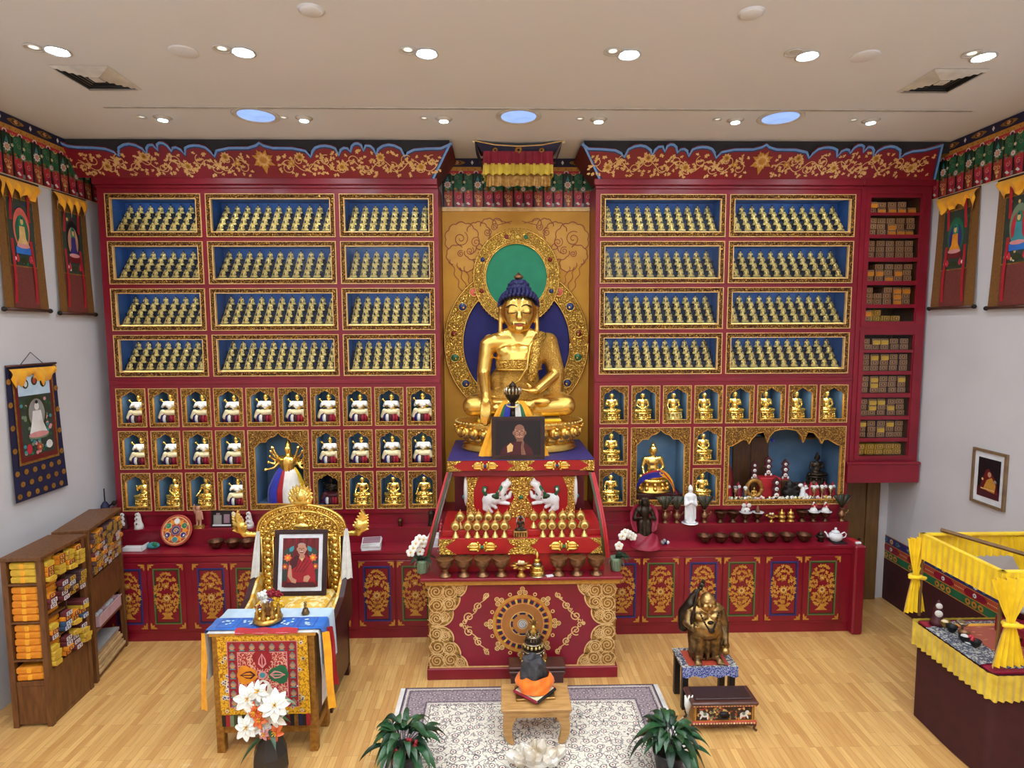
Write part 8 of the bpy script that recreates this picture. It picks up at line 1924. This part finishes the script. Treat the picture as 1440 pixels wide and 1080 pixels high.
mini_bowl(1427, 905, 'brass bowl of rice at the right edge of the picture on the mandala table', 'bronze', 'gold_pale', 1.2)

# ================================================================== scroll paintings and wall pictures
def thangka(lab, wall, y0, y1, z0, z1, art, top='saffron', seed=0, flare=.05):
    """hanging scroll painting: brocade mount, painting, silk cover gathered at the top, ribbons, rod"""
    s = 1 if wall == 'R' else -1; X = XR-.012 if s > 0 else XL+.012
    F = (lambda u, v, h=0.0: Vector((XR-.010-h, -u, v))) if s > 0 else (lambda u, v, h=0.0: Vector((XL+.010+h, u, v)))
    u0, u1 = sorted((-y0, -y1) if s > 0 else (y0, y1)); w = u1-u0; um = (u0+u1)/2; H_ = z1-z0
    t = thing('scroll_painting', lab, 'scroll painting', F(um, z0, 0))
    b = MB(); rows = []
    for i in range(9):
        f = i/8; k = 1-flare*(1-f)*0-0; ww = w*(1-flare*2*f); rows.append([F(um+ww*(j/6-.5), z0+H_*f, .012+.02*(1-f)**2) for j in range(7)])
    b.sheet(rows, 'brocade_brown'); part('brocade_mount', b, t)
    d = Deco(lambda u, v, h: F(um+u, z0+v, .016+.02*(1-v/H_)**2+h), .001); pw = w*.29
    d.rect(-pw, pw, H_*.02, H_*.34, 'brocade_red', 1); d.rect(-pw*1.06, pw*1.06, H_*.335, H_*.86, 'gold_dull', 1); d.rect(-pw, pw, H_*.345, H_*.85, 'photo_green', 2)
    art(d, pw, H_*.345, H_*.85, seed); part('painting', d, t)
    for k in (-1, 1):
        b = MB(); uu = um+k*w*(.20 if k*s > 0 else .17); b.sheet([[F(uu+k*w*.05*(1-f/8)+w*.028*(q-1), z0+H_*.02+H_*.95*f/8, .034+.012*sin(f*.9)) for q in range(3)] for f in range(9)], 'red_cloth'); part('ribbon', b, t)
    b = MB(); rnd = random.Random(seed); rows = []
    for i in range(8):
        f = i/7; rows.append([F(um+w*.46*(j/22-.5)*2*(1-.12*f), z1-.01-H_*(.06+.09*abs(sin(j*.55+seed))+.03*sin(j*1.3))*f, .03+.035*sin(pi*min(1, f*1.2))+.022*sin(j*1.25+seed)*f) for j in range(23)])
    b.sheet(rows, top); part('silk_cover', b, t)
    b = MB(); b.tube([F(um-w*.5, z0+.005, .035), F(um+w*.5, z0+.005, .035)], .018, 'brown_wood', 10); part('bottom_rod', b, t)
    for k in (-1, 1): b = MB(); b.ball(F(um+k*w*.52, z0+.005, .035), .028, 'iron', 10, 8); part('rod_knob', b, t)
    b = MB(); b.tube([F(um-w*.46, z1, .02), F(um+w*.46, z1, .02)], .012, 'brown_wood', 8); part('top_rod', b, t)
    return t, F, um
def art_buddha(d, w, v0, v1, seed):
    h = v1-v0; c = v0+h*.5; pal = (('green_cloth', 'blue_paint', 'text_orange'), ('coral', 'green_cloth', 'gold_cream'), ('photo_dark', 'skin', 'blue_paint'), ('leaf_pale', 'rose_red', 'turquoise'))[seed % 4]
    d.rect(-w, w, v0, v0+h*.42, ('photo_green', 'leaf_pale', 'paper_grey', 'photo_grey')[seed % 4], 1); d.rect(-w, w, v0+h*.75, v1, ('blue_paint', 'pale_blue_silk', 'paper_grey', 'photo_grey')[seed % 4], 1)
    rnd = random.Random(seed)
    for i in range(30):
        u, v = rnd.uniform(-w*.9, w*.9), rnd.uniform(v0+h*.03, v1-h*.03)
        if abs(u) < w*.4 and v0+h*.3 < v < v0+h*.8: continue
        d.disc(u, v, h*.022, rnd.choice(('white', 'rose_red', 'gold_cream', 'green_cloth', 'photo_red', 'blue_paint')), 2, 8, h*.03)
    d.disc(0, c+h*.06, w*.62, pal[0], 3, 28, h*.32); d.disc(0, c+h*.02, w*.5, pal[1], 4, 24, h*.25); d.disc(0, c+h*.17, w*.22, 'green_halo', 5, 18, h*.1)
    d.poly([(-w*.45, c-h*.18), (w*.45, c-h*.18), (w*.25, c-h*.08), (w*.2, c+h*.1), (-w*.2, c+h*.1), (-w*.25, c-h*.08)], pal[2], 6); d.disc(0, c+h*.17, w*.11, 'gold_cream', 7, 12, h*.05); d.disc(0, c+h*.22, w*.06, 'hair_blue', 8, 8, h*.02)
    d.disc(0, c-h*.2, w*.5, 'pink', 7, 20, h*.035); d.rect(-w*.55, w*.55, c-h*.32, c-h*.22, 'blue_silk' if seed % 2 else 'photo_red', 5)
    for k in (-1, 1): d.leaf(k*w*.5, v0+h*.04, h*.14, w*.25, pi/2, 'rose_red', 5); d.disc(k*w*.7, v0+h*.1, w*.12, 'white', 5, 10)
    d.disc(0, v0+h*.08, w*.3, 'green_dark', 5, 12, h*.05)
thangka('brown brocade scroll painting of a golden Buddha, nearer the scripture cabinet on the right wall', 'R', -.83, -.10, 4.38, 5.835, art_buddha, seed=0)
thangka('brown brocade scroll painting at the right picture edge on the right wall', 'R', -1.74, -1.04, 4.35, 5.825, art_buddha, seed=3)
thangka('narrow brown brocade scroll painting of a dark figure next to the shrine cabinet, left wall', 'L', -.56, .06, 4.34, 5.835, art_buddha, seed=2)
thangka('brown brocade scroll painting of a green figure at the left picture edge, left wall', 'L', -1.38, -.74, 4.36, 5.825, art_buddha, seed=1)
# lower scroll with navy mount
FLW = lambda u, v, h=0.0: Vector((XL+.010+h, u, v)); t = thing('scroll_painting', 'navy medallion brocade scroll painting of a white goddess low on the left wall', 'scroll painting', (XL+.01, -1.05, 2.2))
SHEET = ([[FLW(-1.05+(.40-.035*f/8)*(j/3-1), 2.2+1.53*f/8, .01+.03*(1-f/8)**2) for j in range(7)] for f in range(9)], 'navy_cloth')
d = Deco(lambda u, v, h: FLW(-1.05+u, 2.2+v, .013+.03*(1-v/1.53)**2+h), .001); d.sheet(*SHEET)
for i in range(7):
    for j in range(12):
        u, v = -.34+.125*i+(.06 if j % 2 else 0), .06+.13*j
        if abs(u) < .36 and not (abs(u) < .29 and v > .42): d.disc(u, v, .034, 'gold_dull', 1, 14); d.ring(u, v, .016, .022, 'gold_paint', 2, 12)
part('brocade_mount', d, t)
d = Deco(lambda u, v, h: FLW(-1.05+u, 2.2+v, .018+.03*(1-v/1.53)**2+h), .001)
d.rect(-.30, .30, .40, 1.46, 'gold_dull', 0); d.rect(-.275, .275, .43, 1.44, 'photo_red', 1); d.rect(-.235, .235, .49, 1.42, 'photo_green', 2); d.rect(-.235, .235, 1.1, 1.42, 'pale_blue_silk', 3)
rnd = random.Random(1)
for i in range(80): u, v = rnd.uniform(-.215, .215), rnd.uniform(.51, 1.15); d.disc(u, v, .022, rnd.choice(('leaf', 'green_cloth', 'leaf_pale', 'leaf_dark', 'pink', 'turquoise')), 4, 8)
for k in (-1, 0, 1): d.disc(k*.13, 1.32+.03*(k == 0), .045, 'green_dark', 5, 12, .055); d.disc(k*.13, 1.32+.03*(k == 0), .026, ('white', 'orange_red', 'orange_red')[k+1], 6, 10, .036); d.disc(k*.13, 1.36+.03*(k == 0), .012, 'gold_cream', 7, 8)
d.disc(0, .98, .15, 'green_dark', 5, 24, .2); d.disc(0, .97, .12, 'photo_grey', 6, 22, .17); d.poly([(-.13, .74), (.13, .74), (.08, .86), (.06, 1.0), (-.06, 1.0), (-.09, .86)], 'white', 7); d.disc(0, 1.05, .035, 'white', 8, 12, .045); d.disc(0, 1.1, .022, 'photo_dark', 9, 10); d.leaf(-.04, .95, .14, .05, -1.0, 'white', 8); d.disc(0, .72, .15, 'pink', 8, 20, .035); d.disc(0, .70, .15, 'leaf_pale', 7, 20, .035)
d.disc(-.15, .57, .04, 'rose_red', 5, 10, .06); d.disc(.15, .58, .05, 'white', 5, 10, .05); d.flower(0, .57, .05, 'orange_red', 5, 8, 'gold_cream'); part('painting', d, t)
b = MB(); b.sheet([[FLW(-1.05+.34*(j/11-1)*(1-.05*i/6), 3.72-.02-(.10+.06*sin(j*.5)+.05*abs(sin(j*.9)))*i/6*1.1, .03+.03*sin(pi*i/6)+.014*sin(j*1.4)*i/6) for j in range(23)] for i in range(7)], 'saffron'); part('silk_cover', b, t)
b = MB(); b.tube([FLW(-1.42, 3.735, .02), FLW(-.68, 3.735, .02)], .013, 'brown_wood', 8); part('top_rod', b, t)
b = MB(); b.tube([FLW(-1.22, 3.74, .02), FLW(-1.05, 3.88, .012), FLW(-.88, 3.74, .02)], .004, 'iron', 5); part('hanging_cord', b, t)
# framed photograph on the right wall
FRW = lambda u, v, h=0.0: Vector((XR-.004-h, -u, v)); t = thing('framed_photo', 'oak framed dark photograph with white mount on the right wall', 'picture', (XR-.01, -1.2, 1.985))
Rr = lambda d: [(.955+d, 1.985+d), (1.445-d, 1.985+d), (1.445-d, 2.66-d), (.955+d, 2.66-d)]
b = MB(); b.prism(Rr(0), 0, .03, 'frame_oak', FRW, [Rr(.03)]); part('frame', b, t)
b = MB(); b.prism(Rr(.028), 0, .012, 'photo_mount', FRW); part('mount', b, t)
d = Deco(FRW, .014); c, h0, h1 = 1.2, 2.085, 2.56; d.rect(1.04, 1.36, h0, h1, 'photo_dark'); d.rect(1.04, 1.36, h0, h0+.11, 'robe_maroon', 1); d.poly([(1.08, 2.2), (1.12, 2.32), (1.16, 2.42), (1.2, 2.44), (1.25, 2.38), (1.32, 2.3), (1.34, 2.15), (1.1, 2.17)], 'photo_red', 2)
d.poly([(1.14, 2.2), (1.18, 2.3), (1.25, 2.34), (1.31, 2.26), (1.3, 2.16), (1.2, 2.17)], 'gold_paint', 3); d.disc(1.215, 2.37, .026, 'skin', 4, 12, .032); d.disc(1.12, 2.3, .016, 'gold_cream', 4, 8); d.disc(1.3, 2.3, .02, 'photo_grey', 4, 8); d.rect(1.1, 1.3, 2.18, 2.195, 'gold_cream', 4); part('photo_print', d, t)
# ------------------------------------------------------------------ world and exposure
w = bpy.data.worlds.new('world'); S.world = w; w.use_nodes = True
w.node_tree.nodes['Background'].inputs[0].default_value = (1, .97, .93, 1); w.node_tree.nodes['Background'].inputs[1].default_value = .05
S.view_settings.view_transform = 'Standard'; S.view_settings.look = 'None'; S.view_settings.gamma = 1; S.view_settings.exposure = -0.1
for x in (-3.6, 0, 3.6):      # uplights added behind the camera to brighten the ceiling
    spot(x, -9.2, 4.9, 190, .6, (.84, .92, 1), 170, 'ceiling_fill', (x, -9.2, 6.5))
